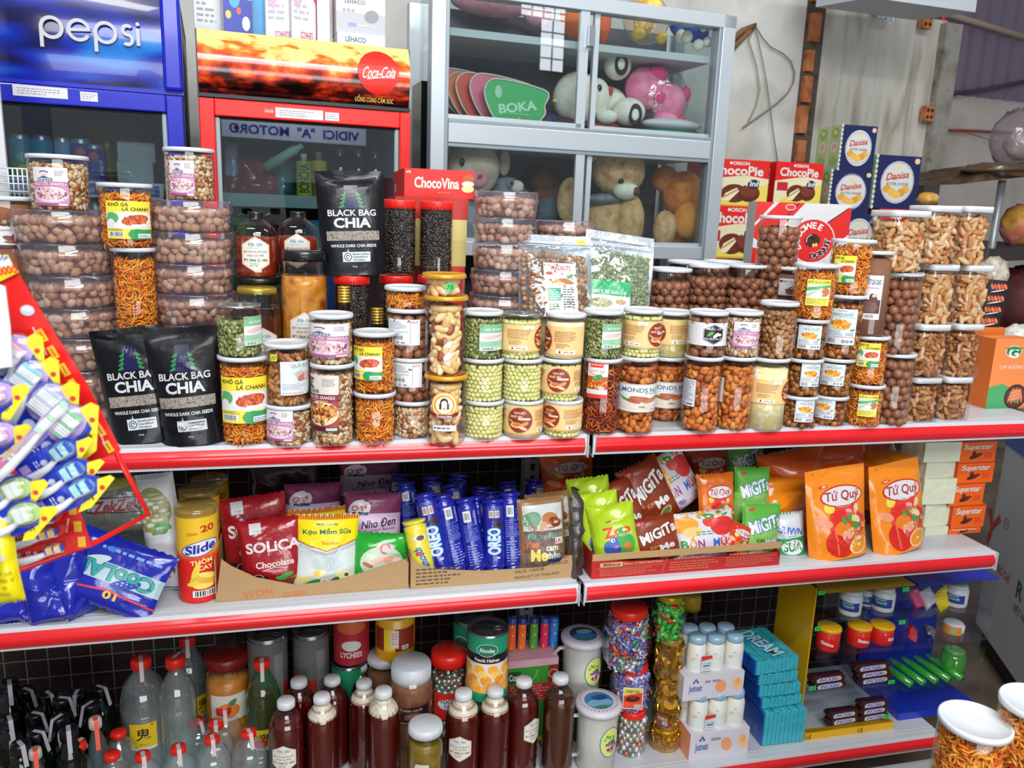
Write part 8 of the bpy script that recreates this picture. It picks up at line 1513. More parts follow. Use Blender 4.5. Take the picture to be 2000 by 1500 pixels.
# tube sweets, tea boxes
cols=['#e85a24','#e8702c','#4a9a3c','#d82c54','#2c7ad0']
zb7=P(1040,1305,1.88).z;zq7=Z3
for i,(yt,c,d,lab)in enumerate(((1440,'#c8b020',None,'yellow-green tea box, lowest of the pile'),(1372,'#2c9a3c',lambda w,h:[('e',w*.2,0,w*.2,h*.3,'#c8302c')],'green tea box, second from the bottom of the pile'),(1335,'#b82c30',lambda w,h:[('l',-w*.45,-h*.45,w*.45,h*.45,6,'#d88a84')],'red striped tea box in the pile beside the mugs'),(1302,'#3c9434',lambda w,h:[('r',-w*.5,-h*.4,-w*.24,h*.3,'#2a5a34'),('t','Cozy',-w*.37,-h*.05,h*.36,'#e8f0e4',{'w':w*.2,'b':.08}),('k',[(w*.0,-h*.3),(w*.1,h*.3)],h*.06,'#7ac850'),('k',[(w*.1,-h*.3),(w*.05,h*.3)],h*.06,'#5ab040'),('r',w*.3,-h*.5,w*.5,h*.5,'#7a2c1c'),('a',w*.4,0,h*.24,h*.08,0,360,'#d8804c')],'green tea box with cup picture, second from top'),(1288,'#d8a4b4',None,'pale pink flat box under the tube sweets'))):
 o,zq7=carton(lab,992,1090-(0 if i>1 else 30),yt,0,1.84,.10,c,d,Z=zq7+.0003,name='tea_box',group='box pile between peach tins and mugs')
for i,(px,c)in enumerate(((1000,cols[0]),(1020,cols[1]),(1043,cols[2]),(1064,cols[3]),(1082,cols[4]))):
 t=vessel('tube of small sweets, '+['orange, leftmost','orange, second','green, middle','pink, fourth','blue, rightmost'][i]+' of five',px,1205,18,1.90,[(0,0),(.9,0),(1,.03),(1,.95),(.9,1),(0,1)],M(['#2c4c9a','#2c3c8a','#2a3a7a','#2c4c9a','#2c6ac0'][i],.25,0,.4),Z=zq7+.0004,name='sweet_tube',cat='tube',group='five tubes of sweets',labs=[((lambda c:lambda w,h:[('r',-w/2,-h/2,w/2,h/2,c),('s',0,0,w*.4,h*.45,10,w*.12,['#f4e8d0','#f0c030','#e83c2c'],3)])(c),.024,.075,.42,0)])
 # steins of jelly
MUG=clear('#f6f6f4',.08,.06,.45,'#ecece6')
def mug(lab,px,yt,w,Y,z,img):
 t=vessel(lab,px,yt,w,Y,[(0,.0),(.85,0),(.9,.03),(.93,.5),(.97,.88),(1,.9),(1,.94)],MUG,Z=z,name='jelly_mug',cat='mug',group='white lidded jelly mugs');x,y,_=t.location;h=P(px,yt,y).z-z;r=w/2/S((x,y,z))
 link('jelly',MB().lathe([(0,.004),(r*.86,.004),(r*.92,h*.86),(0,h*.86)],M('#e8e6dc',.6),28).mesh('j'),t)
 link('lid',MB().lathe([(r*.98,h*.9),(r*1.06,h*.91),(r*1.07,h*.965),(r*.98,h*.995),(r*.7,h),(0,h)],M('#e0dce4',.4),32).mesh('l'),t)
 link('lid_picture',art([('e',0,0,r*.66,r*.66,img[0]),('e',0,-r*.2,r*.6,r*.3,img[1]),('e',r*.1,r*.2,r*.4,r*.2,img[2]),('e',0,-r*.5,r*.36,r*.12,'#3c8a5c')]+[('e',r*.86*math.cos(i*PI/15),r*.86*math.sin(i*PI/15),r*.03,r*.03,'#a84c84')for i in range(30)],'p',fmap=lambda co:co),t,(0,0,h))
 link('label',art((lambda W,H:[('e',0,0,W,H,'#2c8a5c'),('e',0,0,W*.94,H*.95,'#eef0e4'),('e',0,0,W*.86,H*.88,'#dfe070'),('s',-W*.1,H*.25,W*.5,H*.3,14,W*.14,['#6aa83c','#8ac050','#4a8a34'],2,.9),('s',W*.2,-H*.3,W*.5,H*.35,16,W*.16,['#7a4ca8','#9a6ac0','#5c3a8a','#e88a4c'],3,.9),('r',-W*.5,-H*.2,W*.5,-H*.02,'#8a5ab0')])(.030,.042),'l',cylcuts(r,.06),None,cylmap(r*.955)),t,(0,0,h*.52)).rotation_euler=(0,0,math.atan2(-x,y)+.75)
 b=MB();b.tube([(-r*.9,0,h*.80),(-r*1.15,0,h*.80),(-r*1.42,0,h*.72),(-r*1.45,0,h*.5),(-r*1.42,0,h*.28),(-r*1.15,0,h*.18),(-r*.88,0,h*.18)],.0055,MUG,8);o=link('handle',b.mesh('h'),t);o.rotation_euler=(0,0,math.atan2(-x,y)+.35);return t
mug('white jelly mug with handle, lower one at the shelf front',1168,1368,84,1.725,Z3,('#3c78b0','#7ab4d0','#1c4a8a'));zm=P(1137,1362,1.84).z
carton('plain carton under the upper jelly mug',1105,1170,1362,0,1.82,.08,'#4a3c34',Z=Z3);mug('white jelly mug with handle, upper one standing behind',1138,1238,80,1.86,zm+.001,('#28485c','#3a7ac0','#8ab4d8'))
# stacked octagonal sweet jars
def octo(lab,px,yt,w,Y,z,goods,lid='r',labs=(),lidr=.72):
 p=P(px,yt+30,Y);s=S((p.x,Y,z));r=w/2/s;zt=P(px,yt,Y+r*.5).z;h=zt-z;key=('octo',round(r,3),round(h,3))
 if key not in _L:_L[key]=MB().lathe([(0,.002),(r*.78,0),(r*.86,.004),(r,h*.25),(r,h*.62),(r*.8,h*.82),(r*.7,h*.86),(r*.7,h*.9)],clear('#fdfaf8',.09,.05),8,smooth=False).mesh('body')
 t=thing('sweet_jar',lab,'jar',(p.x,Y,z),0,'stacked octagonal jars of sweets');link('body',_L[key],t);link('contents',goods_mesh(goods,r*.86,h*.82,0,int(px)%3),t,(0,0,.002))['kind']='stuff'
 link('lid',MB().lathe([(r*lidr,h*.86),(r*(lidr+.02),h*.87),(r*(lidr+.02),h*.985),(r*lidr,h),(0,h)],{'r':LIDR,'y':M('#c8a020',.3,.4),'c':clear('#f4e8c0',.12,.1,.3,'#e8c860')}[lid],28).mesh('l'),t)
 for d,lw,lh,zf,turn in labs:o=link('label',art(d(lw,lh),'l',fmap=lambda co:np.stack([co[:,0],-r*.97-co[:,2],co[:,1]],1)),t,(0,0,zf*h));o.rotation_euler=(0,0,math.atan2(-p.x,Y)+math.radians(turn))
 return zt
car=lambda w,h:[('r',-w/2,-h/2,w/2,h/2,'#eceaf0'),('r',-w*.46,-h*.46,w*.46,h*.46,'#d8402c'),('p',[(-w*.46,h*.1),(w*.46,h*.3),(w*.46,h*.46),(-w*.46,h*.46)],'#d8c850'),('e',0,-h*.02,w*.36,h*.14,'#3a1418',8),('e',w*.02,h*.04,w*.2,h*.08,'#8a1c1c',8),('r',-w*.46,-h*.4,w*.46,-h*.2,'#e8582c'),('b',w*.1,-h*.42,w*.4,-h*.28),('t','CANDY CAR',-w*.04,h*.32,h*.1,'#4a6a2c',{'w':w*.7,'b':.06,'shear':.3})]
z7=octo('jar of silver football sweets, bottom of the red-lidded stack',1235,1372,66,1.76,Z3,'foilball')
z7=octo('jar of blue wrapped sweets with car label, middle of the red-lidded stack',1234,1282,82,1.78,z7+.0003,'sweetb','r',[(car,.052,.062,.42,8)])
octo('jar of mixed wrapped sweets, top of the red-lidded stack',1228,1170,96,1.78,z7+.0003,'sweet')
z7=Z3
for i,(px,yt,w,g,l_)in enumerate(((1298,1406,66,'coin','y'),(1303,1356,58,'coin','y'),(1306,1302,60,'coin','c'),(1308,1232,64,'coin','c'),(1308,1150,66,'greens','y'))):
 z7=octo(['jar of gold coins, lowest of the gold stack','jar of gold coins with brown label, second of the gold stack','jar of gold coins, third of the gold stack','jar of gold coins, fourth of the gold stack','jar of green wrapped sweets on top of the gold coin jars'][i],px,yt,w,1.76,z7+.0003,g,l_,[(lambda w,h:[('r',-w/2,-h/2,w/2,h/2,'#7a4434'),('t','TOKO',0,h*.1,h*.22,'#e8c8a0',{'w':w*.8,'b':.05}),('b',0,-h*.4,w*.4,-h*.1)],.034,.034,.5,-14)]if i==1 else ())
vessel('jar with yellow lid in the shade behind the gold coin jars',1349,1160,34,1.90,jp,GLASS,Z=Z3,cap=(1.1,.12,M('#b8961c',.4)),name='spread_jar',cat='jar',liquid=(.7,M('#4a3a20',.4)))
# bird's nest packs: a printed tray of six little jars
BN=mottled('nest_drink',['#d8dcd8','#e8eae4','#eee0c4'],26,.5);BLID=M('#a8cce4',.35,.2,.2)
def nest(lab,l,r_,yc,yb,Y,z,caps,side):
 o,z1_=carton(lab+', printed tray',l,r_,yc,yb,Y,.085,'#e2dfe8',lambda w,h:[('t','Justnest',-w*.3,0,h*.26,'#4a6ab0',{'w':w*.22,'b':.05}),('k',[(-w*.34,h*.2),(-w*.3,h*.36),(-w*.26,h*.2)],h*.08,'#3c5aa8'),('e',w*.12,-h*.02,w*.09,h*.26,'#f0a070',15),('e',w*.4,0,w*.08,h*.28,'#f4c490',30),('e',w*.4,h*.1,w*.05,h*.16,'#e8b070'),('l',-w*.15,h*.1,w*.1,h*.34,1,'#9a94a8')],Z=z,side=side,name='nest_drink_tray',cat='tray',left=None)
 for i,(px,yt,Yj)in enumerate(caps):
  vessel('small pale blue-lidded nest drink jar, '+['left','middle','right'][i%3]+[' front',' rear'][i//3]+' in the '+lab.split(' ')[0]+' pack',px,yt,37,Yj,[(0,0),(.9,0),(1,.05),(1,.7),(.86,.82),(.8,.86)],BN,Z=z1_-.014,cap=(.86,.17,BLID),name='nest_drink_jar',cat='jar',group='nest drink jars',labs=[(lambda w,h:[('e',-w*.2,-h*.1,w*.2,h*.12,'#f0c088',20),('a',w*.1,h*.3,w*.1,w*.03,0,200,'#5a7ab8')],.03,.03,.5,0)])
 return o
def d_yen(w,h):return [('r',-w/2,-h/2,w/2,h/2,'#dfe6f0'),('p',[(-w/2,h/2),(w/2,h/2),(w/2,h*.3),(-w/2,h*.18)],'#d83828'),('t','Yến Thật',0,-h*.02,h*.11,'#3a8a8c',{'w':w*.8,'b':.03}),('r',-w*.3,-h*.2,w*.3,-h*.12,'#2c4a9a'),('l',-w*.3,-h*.4,w*.3,-h*.3,1,'#c8903c')]
def ycard(px,py,Y,w,h,lab):p=P(px,py,Y);o=link('paper_card',art(d_yen(w,h),'c',base=0));o2=MB().box((-w/2,0,-h/2),(w/2,.0008,h/2),M('#dfe6f0',.5)).mesh('b');o.data=join([o.data,o2],'card');o.location=p;tag(o,lab,'card','cards on the nest drink packs')
nest('lower nest drink pack with orange side',1347,1459,1428,1466,1.685,Z3,((1365,1350,1.72),(1401,1348,1.72),(1436,1345,1.72),(1345,1338,1.765),(1380,1336,1.765),(1414,1334,1.765)),'#f0a078');ycard(1387,1411,1.692,.030,.044,'small red-topped card on the lower nest drink pack')
zn=P(1395,1345,1.74).z
nest('upper nest drink pack',1336,1452,1317,0,1.70,zn+.001,((1361,1240,1.74),(1397,1240,1.74),(1434,1238,1.74),(1346,1223,1.785),(1380,1222,1.785),(1416,1221,1.785)),'#e2dfe8');ycard(1380,1296,1.71,.030,.044,'small red-topped card on the upper nest drink pack')
# stack of turquoise wafer packs
TQ=foil('#3cb4c4',.2,.6,40);TB=foil('#1c54b8',.2,.5,30)
z7=Z3
for i,(l,r_,yt,Y)in enumerate(((1497,1576,1392,1.70),(1490,1568,1366,1.715),(1486,1564,1340,1.72),(1484,1560,1318,1.72),(1478,1562,1290,1.72))):
 p=P(l,yt,Y);q=P(r_,yt,Y);h=p.z-z7;w=q.x-p.x;b=MB();n=10
 for k in range(n):b.box((-w/2+w*k/n,0,.002),(-w/2+w*(k+.93)/n,.16,h-.001-.002*(k%2)),TQ)
 b.box((-w/2-.003,.004,.0),(-w/2,.165,h*.9),TB);parts=[b.mesh('w')]
 if i==4:parts.append(art([('t','DREAM',0,0,w*.34,'#bfe8f4',{'w':.13,'b':.06,'rot':-78,'edge':'#2c7ac0','ew':.04})],'t',fmap=facemap(side_T((0,.08,h),(1,0,0),(0,1,0)))))
 o=link('wafer_pack',join(parts,'w'));o.location=((p.x+q.x)/2,Y,z7+.0002);o.rotation_euler=(0,0,[-.02,.03,-.02,.03,.06][i]);tag(o,'turquoise film-wrapped wafer pack, '+['lowest','second','middle','fourth','topmost, lettered on top'][i]+' of the stack','snack pack','turquoise wafer packs');m_=o.modifiers.new('b','BEVEL');m_.width=.003;m_.segments=2;z7+=h+.0003
 # acrylic display stands
AC=clear('#f4f8fa',.05,.0);YEL=M('#e8b010',.35,0,.2);BLD=M('#2038b0',.3,0,.3)
def stand(lab,l,r_,yt,yb,Y,d,levels,col,name='display_stand'):
 A=P(l,yb,Y);Bq=P(r_,yb,Y);T=P((l+r_)/2,yt,Y);w=Bq.x-A.x;h=T.z-Z3;t=thing(name,lab,'display stand',((A.x+Bq.x)/2,Y,Z3));zs=[P((l+r_)/2,y,Y).z-Z3 for y in levels]
 qb=lambda a,b,c,d_,e,f,m,n:(MB().box((a,c,e),(b,d_,f),m)if m is not AC else (MB().add([(a,c,f),(b,c,f),(b,d_,f),(a,d_,f)]if n=='shelf' else ([(a,c,e),(a,d_,e),(a,d_,f),(a,c,f)]if n=='side_panel' else [(a,c,e),(b,c,e),(b,c,f),(a,c,f)]),[(0,1,2,3)],m))).obj(n,t)
 qb(-w/2,w/2,d-.004,d,0,h,col if col is BLD else AC,'back_panel');qb(-w/2,w/2,.002,d if col is BLD else .02,0,.022,col,'base');qb(-w/2+.004,w/2-.004,.004,d-.005,.0195,.022,AC,'shelf');qb(-w/2,w/2,.0,d,h-.003,h,col,'top_panel');qb(-w/2,-w/2+.003,.03,d,.022,h,AC if col is BLD else YEL,'side_panel');qb(w/2-.003,w/2,0,d,.022,h,AC,'side_panel');qb(-w/2,w/2,0,.002,h*.9,h,AC,'front_lip')
 for z in zs:qb(-w/2+.004,w/2-.004,.004,d-.005,z-.0025,z,AC,'shelf');qb(-w/2+.004,w/2-.004,.002,.004,z-.003,z+.012,AC,'shelf_lip')
 return t,[Z3+z for z in zs],Z3+.022,w
ys,L7,base7,w7=stand('clear and yellow acrylic display stand full of sweets and bars',1574,1744,1153,1428,1.70,.20,(1213,1280,1350),YEL)
bs,L8,base8,w8=stand('clear and blue acrylic display stand at the right end',1752,1900,1140,1425,1.73,.20,(1205,1262,1345),BLD)
link('base_print',art([('t','15',-w7*.46,0,.014,'#3a3010',{'shear':.2}),('t','15',w7*.12,0,.014,'#3a3010',{'shear':.2})],'b'),ys,(0,.001,.011))
# a price label belongs to the stand
for px,py,s in ((1604,1158,'17'),(1769,1151,'17'),(1598,1228,'35'),(1762,1215,'35'),(1587,1344,'10'),(1741,1332,'20'),(1731,1399,'15')):
 q=P(px,py,1.698);link('price_tag',art(d_price(s,'#24d860')(.021,.012),'p'),ys,(min(q.x-ys.location.x,w7/2-.01),-.002,q.z-Z3))
cool=lambda w,h:[('r',-w/2,-h/2,w/2,h/2,'#22408c'),('t','CooLAir',0,h*.05,h*.3,'#4ac0a4',{'w':w*.5,'b':.1,'edge':'#e8f0f0','ew':.05}),('k',[(-w*.3,h*.3),(w*.2,h*.38)],h*.08,'#e8eef4')]
gump=[(0,0),(.95,0),(1,.04),(1,.78),(.8,.86),(.72,.88),(.72,.96)]
def gum(lab,px,yt,w,Y,z,d=cool,col='#e8eaee',lidm=None,nm='gum_bottle',g='gum bottles'):vessel(lab,px,yt,w,Y,gump,M(col,.35,0,.2),Z=z,cap=(.86,.16,lidm or M('#e8eaee',.35)),name=nm,group=g,labs=[(d,.06,.026,.42,-8)])
for a in (('white gum bottle with blue label, left in the yellow stand',1662,1152,42,1.745,L7[0]),('white gum bottle with blue label, middle in the yellow stand',1690,1148,40,1.79,L7[0]),('white gum bottle with blue label, right in the yellow stand',1726,1146,42,1.75,L7[0]),('white gum bottle with blue label in the blue stand',1868,1140,42,1.79,L8[0])):gum(*a)
gum('orange-labelled gum bottle on the second level of the blue stand',1860,1215,40,1.80,L8[1],lambda w,h:[('r',-w/2,-h/2,w/2,h/2,'#d88a2c'),('e',w*.1,0,w*.14,h*.3,'#7ab0a0')])
skl=lambda w,h:[('r',-w/2,-h/2,w/2,h/2,'#d8201c'),('t','Skittles',0,0,h*.4,'#f8f4f0',{'w':w*.5,'b':.1,'rot':-6}),('e',w*.3,-h*.2,w*.05,h*.16,'#f0f0f4')]
for i,(px,yt,Y)in enumerate(((1618,1222,1.745),(1677,1219,1.75),(1721,1218,1.75))):
 vessel('red sweets tub with yellow rim, '+['left','middle','right'][i]+' of three in the yellow stand',px,yt,44,Y,[(0,0),(.85,0),(1,.12),(1,.82),(.92,.86)],M('#d8201c',.3,0,.3),Z=L7[1],cap=(1.02,.14,M('#e8b41c',.35)),name='sweets_tub',cat='tub',group='red sweets tubs',labs=[(skl,.055,.022,.42,[-6,25,60][i])])
snk=lambda w,h:[('r',-w/2,-h*.5,w/2,h*.5,'#3a1a20'),('p',[(-w*.40,-h*.44),(w*.34,-h*.36),(w*.38,h*.42),(-w*.35,h*.34)],'#f0e8f2'),('t','SNICKERS',0,-h*.01,h*.56,'#2c48a8',{'w':w*.66,'b':.12,'shear':.2}),('e',w*.38,0,w*.05,h*.3,'#e0bc84'),('e',-w*.38,0,w*.04,h*.2,'#d8d0c8')]
SN=foil('#38161c',.25,.3,60)
def bar(lab,l,r_,yt,z,Y=1.72):
 p=P(l,yt,Y);q=P(r_,yt,Y);w=q.x-p.x;h=.020;b=MB();n=10;prof=[(-.012,0),(-.014,.004),(-.013,.016),(-.010,.0195),(.010,.0195),(.013,.016),(.014,.004),(.012,0)]
 vs=[(x,y+.014,zz)for x in (-w*.44,w*.44)for y,zz in prof];m=len(prof);b.add(vs,[(i,(i+1)%m,(i+1)%m+m,i+m)for i in range(m)],SN,True)
 for s in (-1,1):b.add([(s*w*.44,.0,.002),(s*w*.44,.028,.002),(s*w*.44,.026,.018),(s*w*.44,.002,.018),(s*w*.5,.002,.008),(s*w*.5,.026,.008),(s*w*.5,.026,.011),(s*w*.5,.002,.011)],[(0,1,5,4),(1,2,6,5),(2,3,7,6),(3,0,4,7),(4,5,6,7)],SN)
 me=join([b.mesh('b'),art(snk(w*.84,.017),'s',fmap=lambda co:np.stack([co[:,0],-co[:,2]-.0005,co[:,1]+.0098],1))],'bar')
 o=link('chocolate_bar',me);o.location=((p.x+q.x)/2,Y,z)
 return tag(o,lab,'chocolate bar','dark chocolate bars in the yellow stand')
for l,r_,yt,z,lab in ((1588,1655,1305,L7[2]+.0205,'upper left bar on the third level'),(1588,1655,1330,L7[2],'lower left bar on the third level'),(1672,1742,1284,L7[2]+.041,'top right bar on the third level'),(1676,1742,1308,L7[2]+.0205,'middle right bar on the third level'),(1676,1742,1326,L7[2],'lowest right bar on the third level'),(1622,1680,1376,base7+.0205,'upper left bar on the bottom level'),(1622,1680,1394,base7,'lower left bar on the bottom level'),(1684,1738,1354,base7+.041,'top right bar on the bottom level'),(1682,1738,1370,base7+.0205,'middle right bar on the bottom level'),(1682,1738,1388,base7,'lowest right bar on the bottom level')):bar('brown chocolate bar, '+lab+' of the yellow stand',l,r_,yt,z+.0003)
for i,(px,yy,z,c,w_,lab)in enumerate(((1795,1150,0,'#d84a7a',22,'pink gum packet'),(1818,1152,0,'#d0ccd8',30,'silver white packet'),(1848,1155,0,'#e8cc1c',46,'yellow crumpled packet'),(1788,1232,1,'#b83038',34,'dark red packet'),(1822,1228,1,'#6a6470',30,'grey packet'))):
 Bq=P(px,1200 if z==0 else 1258,1.79);Bq.z=L8[z];T=P(px-14,yy,1.80);m_,h_=pose(Bq,T,.2*i-.3);me,_=pouch_mesh(w_/S(Bq),h_,.02,foil(c,.25,.5,30),None,'pillow',i,1.2,nu=10,nv=12);o=link('gum_packet',me);o.matrix_world=m_;tag(o,lab+' standing in the blue display stand','packet')
for i in range(5):
 p=P(1772+24*i,1338,1.76);b=MB();b.tube([(0,0,0),(-.008,.06,.002),(-.016,.12,.004)],.011,clear('#b0f8a0',.12,.08,.5,'#48c83c'),10);o=b.obj('sweet_tube');o.location=(p.x,1.745,L8[2]+.0115);tag(o,'green clear tube lying in the blue stand','tube','green tubes in the blue stand')
vessel('green clear cup at the right of the blue stand',1862,1268,44,1.80,gump,clear('#c8f8b8',.1,.05,.3,'#58c848'),Z=L8[2],cap=(.8,.1,clear('#d0f0c8',.1,.1,.4,'#90d880')),name='sweets_cup',cat='cup')
# ---------------------------------------------------------------- near the camera: hanging toothbrush cards and two jars
def board(name,lab,cat,px_pts,Y,col,th=.002,group=None,prims=None,tilt=0.0):
 """flat card cut to an outline given on its own plane"""
 c=px_pts[0];p0_=P(c[0],c[1],Y);q=[P(x,y,Y)-p0_ for x,y in px_pts]
 parts=[MB().prism([(v.x,v.z)for v in q],0,th,col if isinstance(col,bpy.types.Material)else M(col,.35,0,.2)).mesh('c')]
 if prims:
  pr=prims(lambda x,y:(lambda v:(v.x-p0_.x,v.z-p0_.z))(P(x,y,Y)),1.0/S(p0_));parts.append(art(pr,'cc',base=.0004))
 o=link(name,join(parts,'card'));o.location=p0_;return tag(o,lab,cat,group)
RC='#e01c18';YN=.98
def cardart(T,k):
 p=[]
 for x,y in ((82,655),(104,688),(126,722),(144,752),(182,818),(196,840),(212,872)):
  a=T(x,y);p+=[('p',[(a[0]+(dx*.87+dy*.42)*k,a[1]+(dx*.42-dy*.87)*k)for dx,dy in ((-7,-14),(7,-14),(7,14),(-7,14))],'#f0b830'),('k',[(a[0]-4*k,a[1]+8*k),(a[0]+4*k,a[1]-8*k)],2.5*k,'#a85a20')]
 for x,y in ((66,650),(84,682),(180,836),(198,858)):a=T(x,y);p.append(('k',[(a[0],a[1]+12*k),(a[0]+6*k,a[1]-12*k)],3*k,'#f0d8d0'))
 a=T(54,606);p+=[('e',a[0],a[1],13*k,11*k,'#c8d0dc'),('e',a[0],a[1]+3*k,9*k,5*k,'#f4f4f8')];return p
board('hanging_card','red hanging display card sloping down at the left edge','card',[(-60,510),(20,514),(42,545),(105,648),(170,750),(236,880),(180,905),(60,905),(-60,860)],YN+.02,RC,prims=cardart)
board('price_card','yellow and white price card at the top of the red hanging card','card',[(-20,496),(15,498),(26,520),(36,532),(-20,560)],YN+.015,'#f0cc1c',prims=lambda T,k:[('p',[T(-20,497),T(15,499),T(25,518),T(-20,532)],'#d8dce4'),('t','CẤP',*T(4,504),8*k,'#2a3a54',{'b':.05}),('t','1.000đ',*T(10,528),15*k,'#d84020',{'b':.1,'w':44*k,'rot':12})])
board('paper_sheet','white paper sheet hanging over the toothbrush cards','paper',[(-30,545),(10,560),(20,640),(24,716),(-30,724)],YN-.03,'#e4e6ee')
b=MB();fr_=[P(x,y,YN+.05)for x,y in ((205,838),(240,910),(290,1004),(190,1058),(42,1112),(30,1090))]
b.tube(fr_,.0035,M('#e81c18',.3,0,.3),8);tag(b.obj('red_wire_frame'),'thin red plastic frame hanging below the toothbrush cards','frame')
board('hanging_card','lower red card with yellow price tabs inside the red frame','card',[(30,985),(148,975),(180,1068),(42,1104)],YN+.03,RC,prims=lambda T,k:[q for x,y in ((142,995),(152,1028),(160,1058))for q in (('r',T(x,y)[0]-7*k,T(x,y)[1]-11*k,T(x,y)[0]+7*k,T(x,y)[1]+11*k,'#f0b830'),)]+[('k',[T(124,985),T(118,1010)],3*k,'#f0d8d0'),('k',[T(134,1012),T(130,1040)],3*k,'#f0d8d0')])
BLP=foil('#1c34b4',.2,.2,30);PKB=clear('#ffffff',.06,.08,.03,'#e8d8f0',.15)
def brush(lab,hx,hy,tx,ty,Y,bcol='#e8eef4',grip='#a8d8e8',head=None,card=BLP,halo='#b8a4dc',yb=True,wd=46,bodycol='#e8eaf0',grp='blister-packed toothbrushes'):
 """head at (hx,hy), tail at (tx,ty)"""
 H_=P(hx,hy,Y);T_=P(tx,ty,Y);m,L=pose(T_,H_,0);k=1/S(H_);w=wd*k;t=thing('toothbrush_pack',lab,'toothbrush',(0,0,0),0,grp);t.matrix_world=m
 pts=[(-w,0),(w*.8,0),(w*1.0,L*.5),(w*1.05,L*.8),(w*.7,L+14*k),(-w*.3,L+26*k),(-w*.9,L+8*k)]
 cb=[MB().prism(pts,0,.0015,card).mesh('c'),art([('e',-w*.1,L*.9,w*.66,w*.9,halo),('e',-w*.0,L*.5,w*.24,w*.24,'#c8d0e8'),('r',-w*.5,L*.05,w*.1,L*.22,'#b8a0d8'),('l',-w*.4,L*.32,w*.3,L*.42,2,'#dfe6f8')],'ca')];link('card',join(cb,'card'),t)
 hb=MB();hb.tube([(w*.35,-.006,0),(w*.5,-.007,L*.3),(w*.42,-.007,L*.55),(w*.2,-.007,L*.75),(w*.12,-.007,L*1.08)],[.0045,.005,.004,.003,.0035],M(bodycol,.3,0,.3),8);link('handle',hb.mesh('h'),t)
 bb=MB()
 for i in range(9):
  bb.box((-w*.62,-.0115,L*.74+i*L*.04),(w*.22,-.004,L*.74+i*L*.04+L*.033),M(bcol if i%4 else grip,.6))
 link('bristles',bb.mesh('b'),t)
 bl=MB();bl.blob((-w*.1,-.002,L*.92),(w*.8,.012,w*.95),PKB,20,12);link('blister',bl.mesh('bl'),t)
 if yb:yt_=MB().prism([(-w*.2,L+22*k),(-w*.05,L+46*k),(w*.3,L+50*k),(w*1.5,L*.86),(w*1.42,L*.62),(w*1.0,L*.74),(w*.75,L+8*k)],-.0006,.0008,M('#ecd41c',.35,0,.2)).mesh('y');a_=art([('e',w*.5,L+22*k,5*k,5*k,'#c8302c'),('l',w*.75,L*.86,w*1.05,L*1.0,2,'#3a4a1c')],'ya',base=.0012);link('header_tab',join([yt_,a_],'y'),t)
 return t
data=[('with pink handle end, uppermost on the red card',38,686,-30,760,'#f4f6fa','#e8b0c8'),('second from the top of the right column',70,733,-20,838,'#f4f8fa','#8ac8d8'),('third from the top of the right column',108,778,5,880,'#f4f8fa','#c8d8f0'),('fourth from the top, with green and white bristles',146,820,40,925,'#f4f8fa','#7ac890')]
for i,(w_,hx,hy,tx,ty,bc,gc)in enumerate(data):brush('white toothbrush in a blue blister, '+w_,hx,hy,tx,ty,YN-.006*i,bc,gc)
for i,(w_,hx,hy,tx,ty)in enumerate((('upper',132,878,40,930),('middle',152,918,50,965),('lower',172,950,66,1000))):brush('toothbrush with blue-tipped wavy bristles, '+w_+' of three in the lower fan',hx,hy,tx,ty,YN-.03-.006*i,'#a8e0dc','#2c50c8',halo='#5a9ac8',wd=27,grp='wavy-bristled toothbrushes')
for i,(w_,hx,hy,tx,ty)in enumerate((('uppermost',4,770,-70,800),('second',8,848,-70,880),('third',40,955,-40,985),('lowest',58,1004,-30,1030))):brush('toothbrush in blue card with yellow tab, '+w_+' of the far left column',hx,hy,tx,ty,YN-.05-.006*i,'#f0f4f8','#c8e0a8' if i>1 else '#e0b8d0',wd=34,halo='#a8c878' if i>1 else '#b89ad0',grp='toothbrushes at the far left')
for i,(hx,hy,tx,ty)in enumerate(((98,1012,0,1036),(106,1038,0,1062),(118,1068,20,1092))):brush('red-carded toothbrush with yellow and blue bristles, '+['top','middle','bottom'][i]+' of three',hx,hy,tx,ty,YN-.004*i,'#f0c880','#2c50b8',card=M('#c41c1c',.3,0,.3),halo='#d87a7a',yb=False,wd=15,grp='red-carded toothbrushes')
brush('larger white toothbrush with orange and green grip lying across the pile',120,800,-30,950,YN-.075,'#f4f6fa','#a8e0b8',wd=16,yb=False,card=clear('#fff8ff',.1,.08,.25,'#c8b0dc'),halo='#c0a8d8',grp=None)
YB_=foil('#e8d810',.25,.5,14)
bag('bright yellow packet hanging at the bottom left edge',(18,1176),(-12,990),60,YN-.06,'',lambda w,h:[('r',-w*.1,h*.0,w*.3,h*.06,'#d8d4c8'),('l',-w*.4,-h*.4,w*.4,-h*.1,4,'#b8a81c')],.03,.0,0,'pillow',None,'yellow_packet','packet',None,91,1.2,0,YB_)
# two jars on a counter right in front of the camera
def near(lab,px,yt,w,Y):
 p=P(px,yt+30,Y);r=.043;h=.13;return jar(lab,p.x,p.y,P(px,yt,Y+r).z-h,h,r,'khoga','w',.9,name='food_jar',group='blurred jars in the foreground')
YJ=1560*.086/117*.80
a_=near('blurred jar of orange snack with white lid, left of two in the foreground',1908,1362,150,.76);near('blurred jar of orange snack with white lid, cut by the right edge',2030,1328,150,.74)
x,y,z=a_.location;tb=thing('display_counter','counter top below the two near jars','counter',(x+.15,y,0));MB().box((-.04,-.05,z-.025),(.45,.12,z-.0006),M('#b8b4ac',.5)).obj('worktop',tb);MB().box((-.03,-.04,0),(.43,.10,z-.025),M('#8a8680',.6)).obj('cabinet_base',tb)
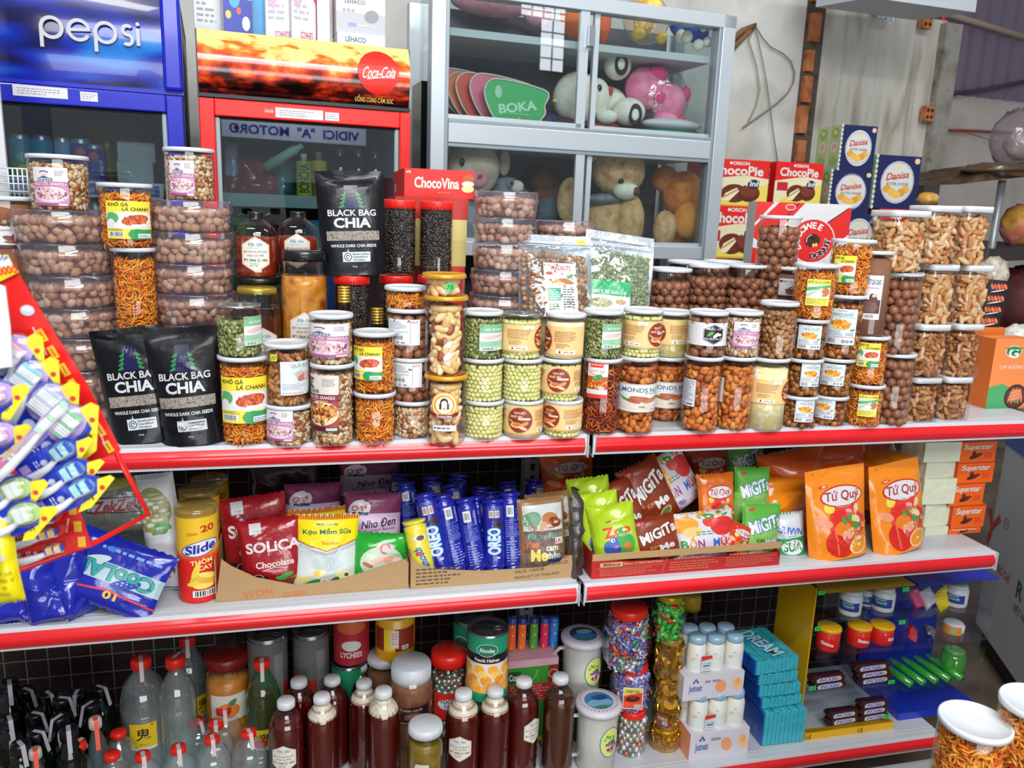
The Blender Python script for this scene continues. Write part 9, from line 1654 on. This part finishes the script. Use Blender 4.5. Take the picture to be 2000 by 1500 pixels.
# ---------------------------------------------------------------- stall seen beyond the right end
def far_slab(name,lab,pts,Y,d,m):
 q=[P(x,y,Y)for x,y in pts];o=MB().prism([(v.x-q[0].x,v.z-q[0].z)for v in q],0,d,m).obj(name);o.location=q[0];return tag(o,lab,'shelf')
TBR=mottled('stained_cloth',['#2c2018','#4a3826','#6a5438'],20,.6,5)
far_slab('market_table','dark cloth-covered stall top jutting in from the right edge',[(1874,360),(1905,346),(1958,324),(2080,312),(2080,338),(1940,352)],3.0,.5,TBR)
far_slab('market_shelf','dark lower shelf of the stall behind the cashew jars',[(1922,488),(2080,478),(2080,505),(1918,512)],3.0,.5,M('#3c3634',.6))
a_,b_=P(1958,352,3.05),P(1936,490,3.05);tag(MB().tube([(b_.x,3.05,0),b_,a_],.016,M('#a4a8ac',.35,.5),10).obj('metal_pole'),'grey metal pole holding up the stall top','pole')
def lump(name,lab,cat,px,py,Y,rx,rz,m,seed=1,ry=None):
 p=P(px,py,Y);k=1/S(p);o=MB().blob((0,0,0),(rx*k,(ry or rx)*k,rz*k),m,18,12,None,.10,seed).obj(name);o.location=p;return tag(o,lab,cat)
GB_=clear('#e8e2e6',.10,.12,.18,'#b8a8b0',.8)
lump('plastic_bag','knotted grey plastic bag on the stall top at the right edge','bag',1985,272,3.1,46,56,GB_,3)
lump('wrapped_bundle','pale bundle inside the grey plastic bag','bundle',1996,282,3.1,30,30,M('#c8b8b0',.7),5)
lump('cloth_heap','brown glossy heap of cloth along the stall top edge','cloth',1945,332,3.05,62,14,M('#5a4630',.3,0,.4),7)
lump('red_basket','reddish basket on the lower stall shelf at the right edge','basket',1992,440,3.15,36,40,mottled('red_yellow_basket',['#a83c34','#c8a03c','#c86a5c','#e0b8b4'],9,.5,3),9)
lump('sugar_bag','crumpled clear bag of white pieces behind the sausage cartons','bag',1936,536,2.75,30,34,mottled('white_pieces',['#a89c88','#d8ccb8','#efe6d8'],60,.3,5),11)
lump('dark_red_sack','dark red sack under the stall shelf','sack',1990,590,3.1,60,70,mottled('sack_red',['#2c1014','#5a1c20','#7a3430'],8,.6,5),13)
lump('popcorn_bag','white knobbly snack bag behind the orange sausage box','bag',1985,668,2.3,34,34,mottled('knobbly_white',['#b8b4a8','#dcdcd4','#f0f0ea'],50,.4,4),15)
lump('red_snack_bag','red and white snack bag right of the orange sausage box','bag',2002,726,2.25,28,44,mottled('red_white_film',['#c81c24','#e0342c','#f0e8e4'],10,.25,2),17)
lump('green_snack_bag','green and yellow snack bag low at the right edge','bag',2000,778,2.25,22,26,mottled('green_yellow_film',['#1c7a3c','#3ca848','#e8cc30','#2c68b8'],10,.25,2),19)
lump('orange_flower','small tuft of orange and white behind the cashew jars','flower',1812,388,3.1,20,12,mottled('orange_tuft',['#d8902c','#f0b850','#e8e0d8'],24,.7,3),21)
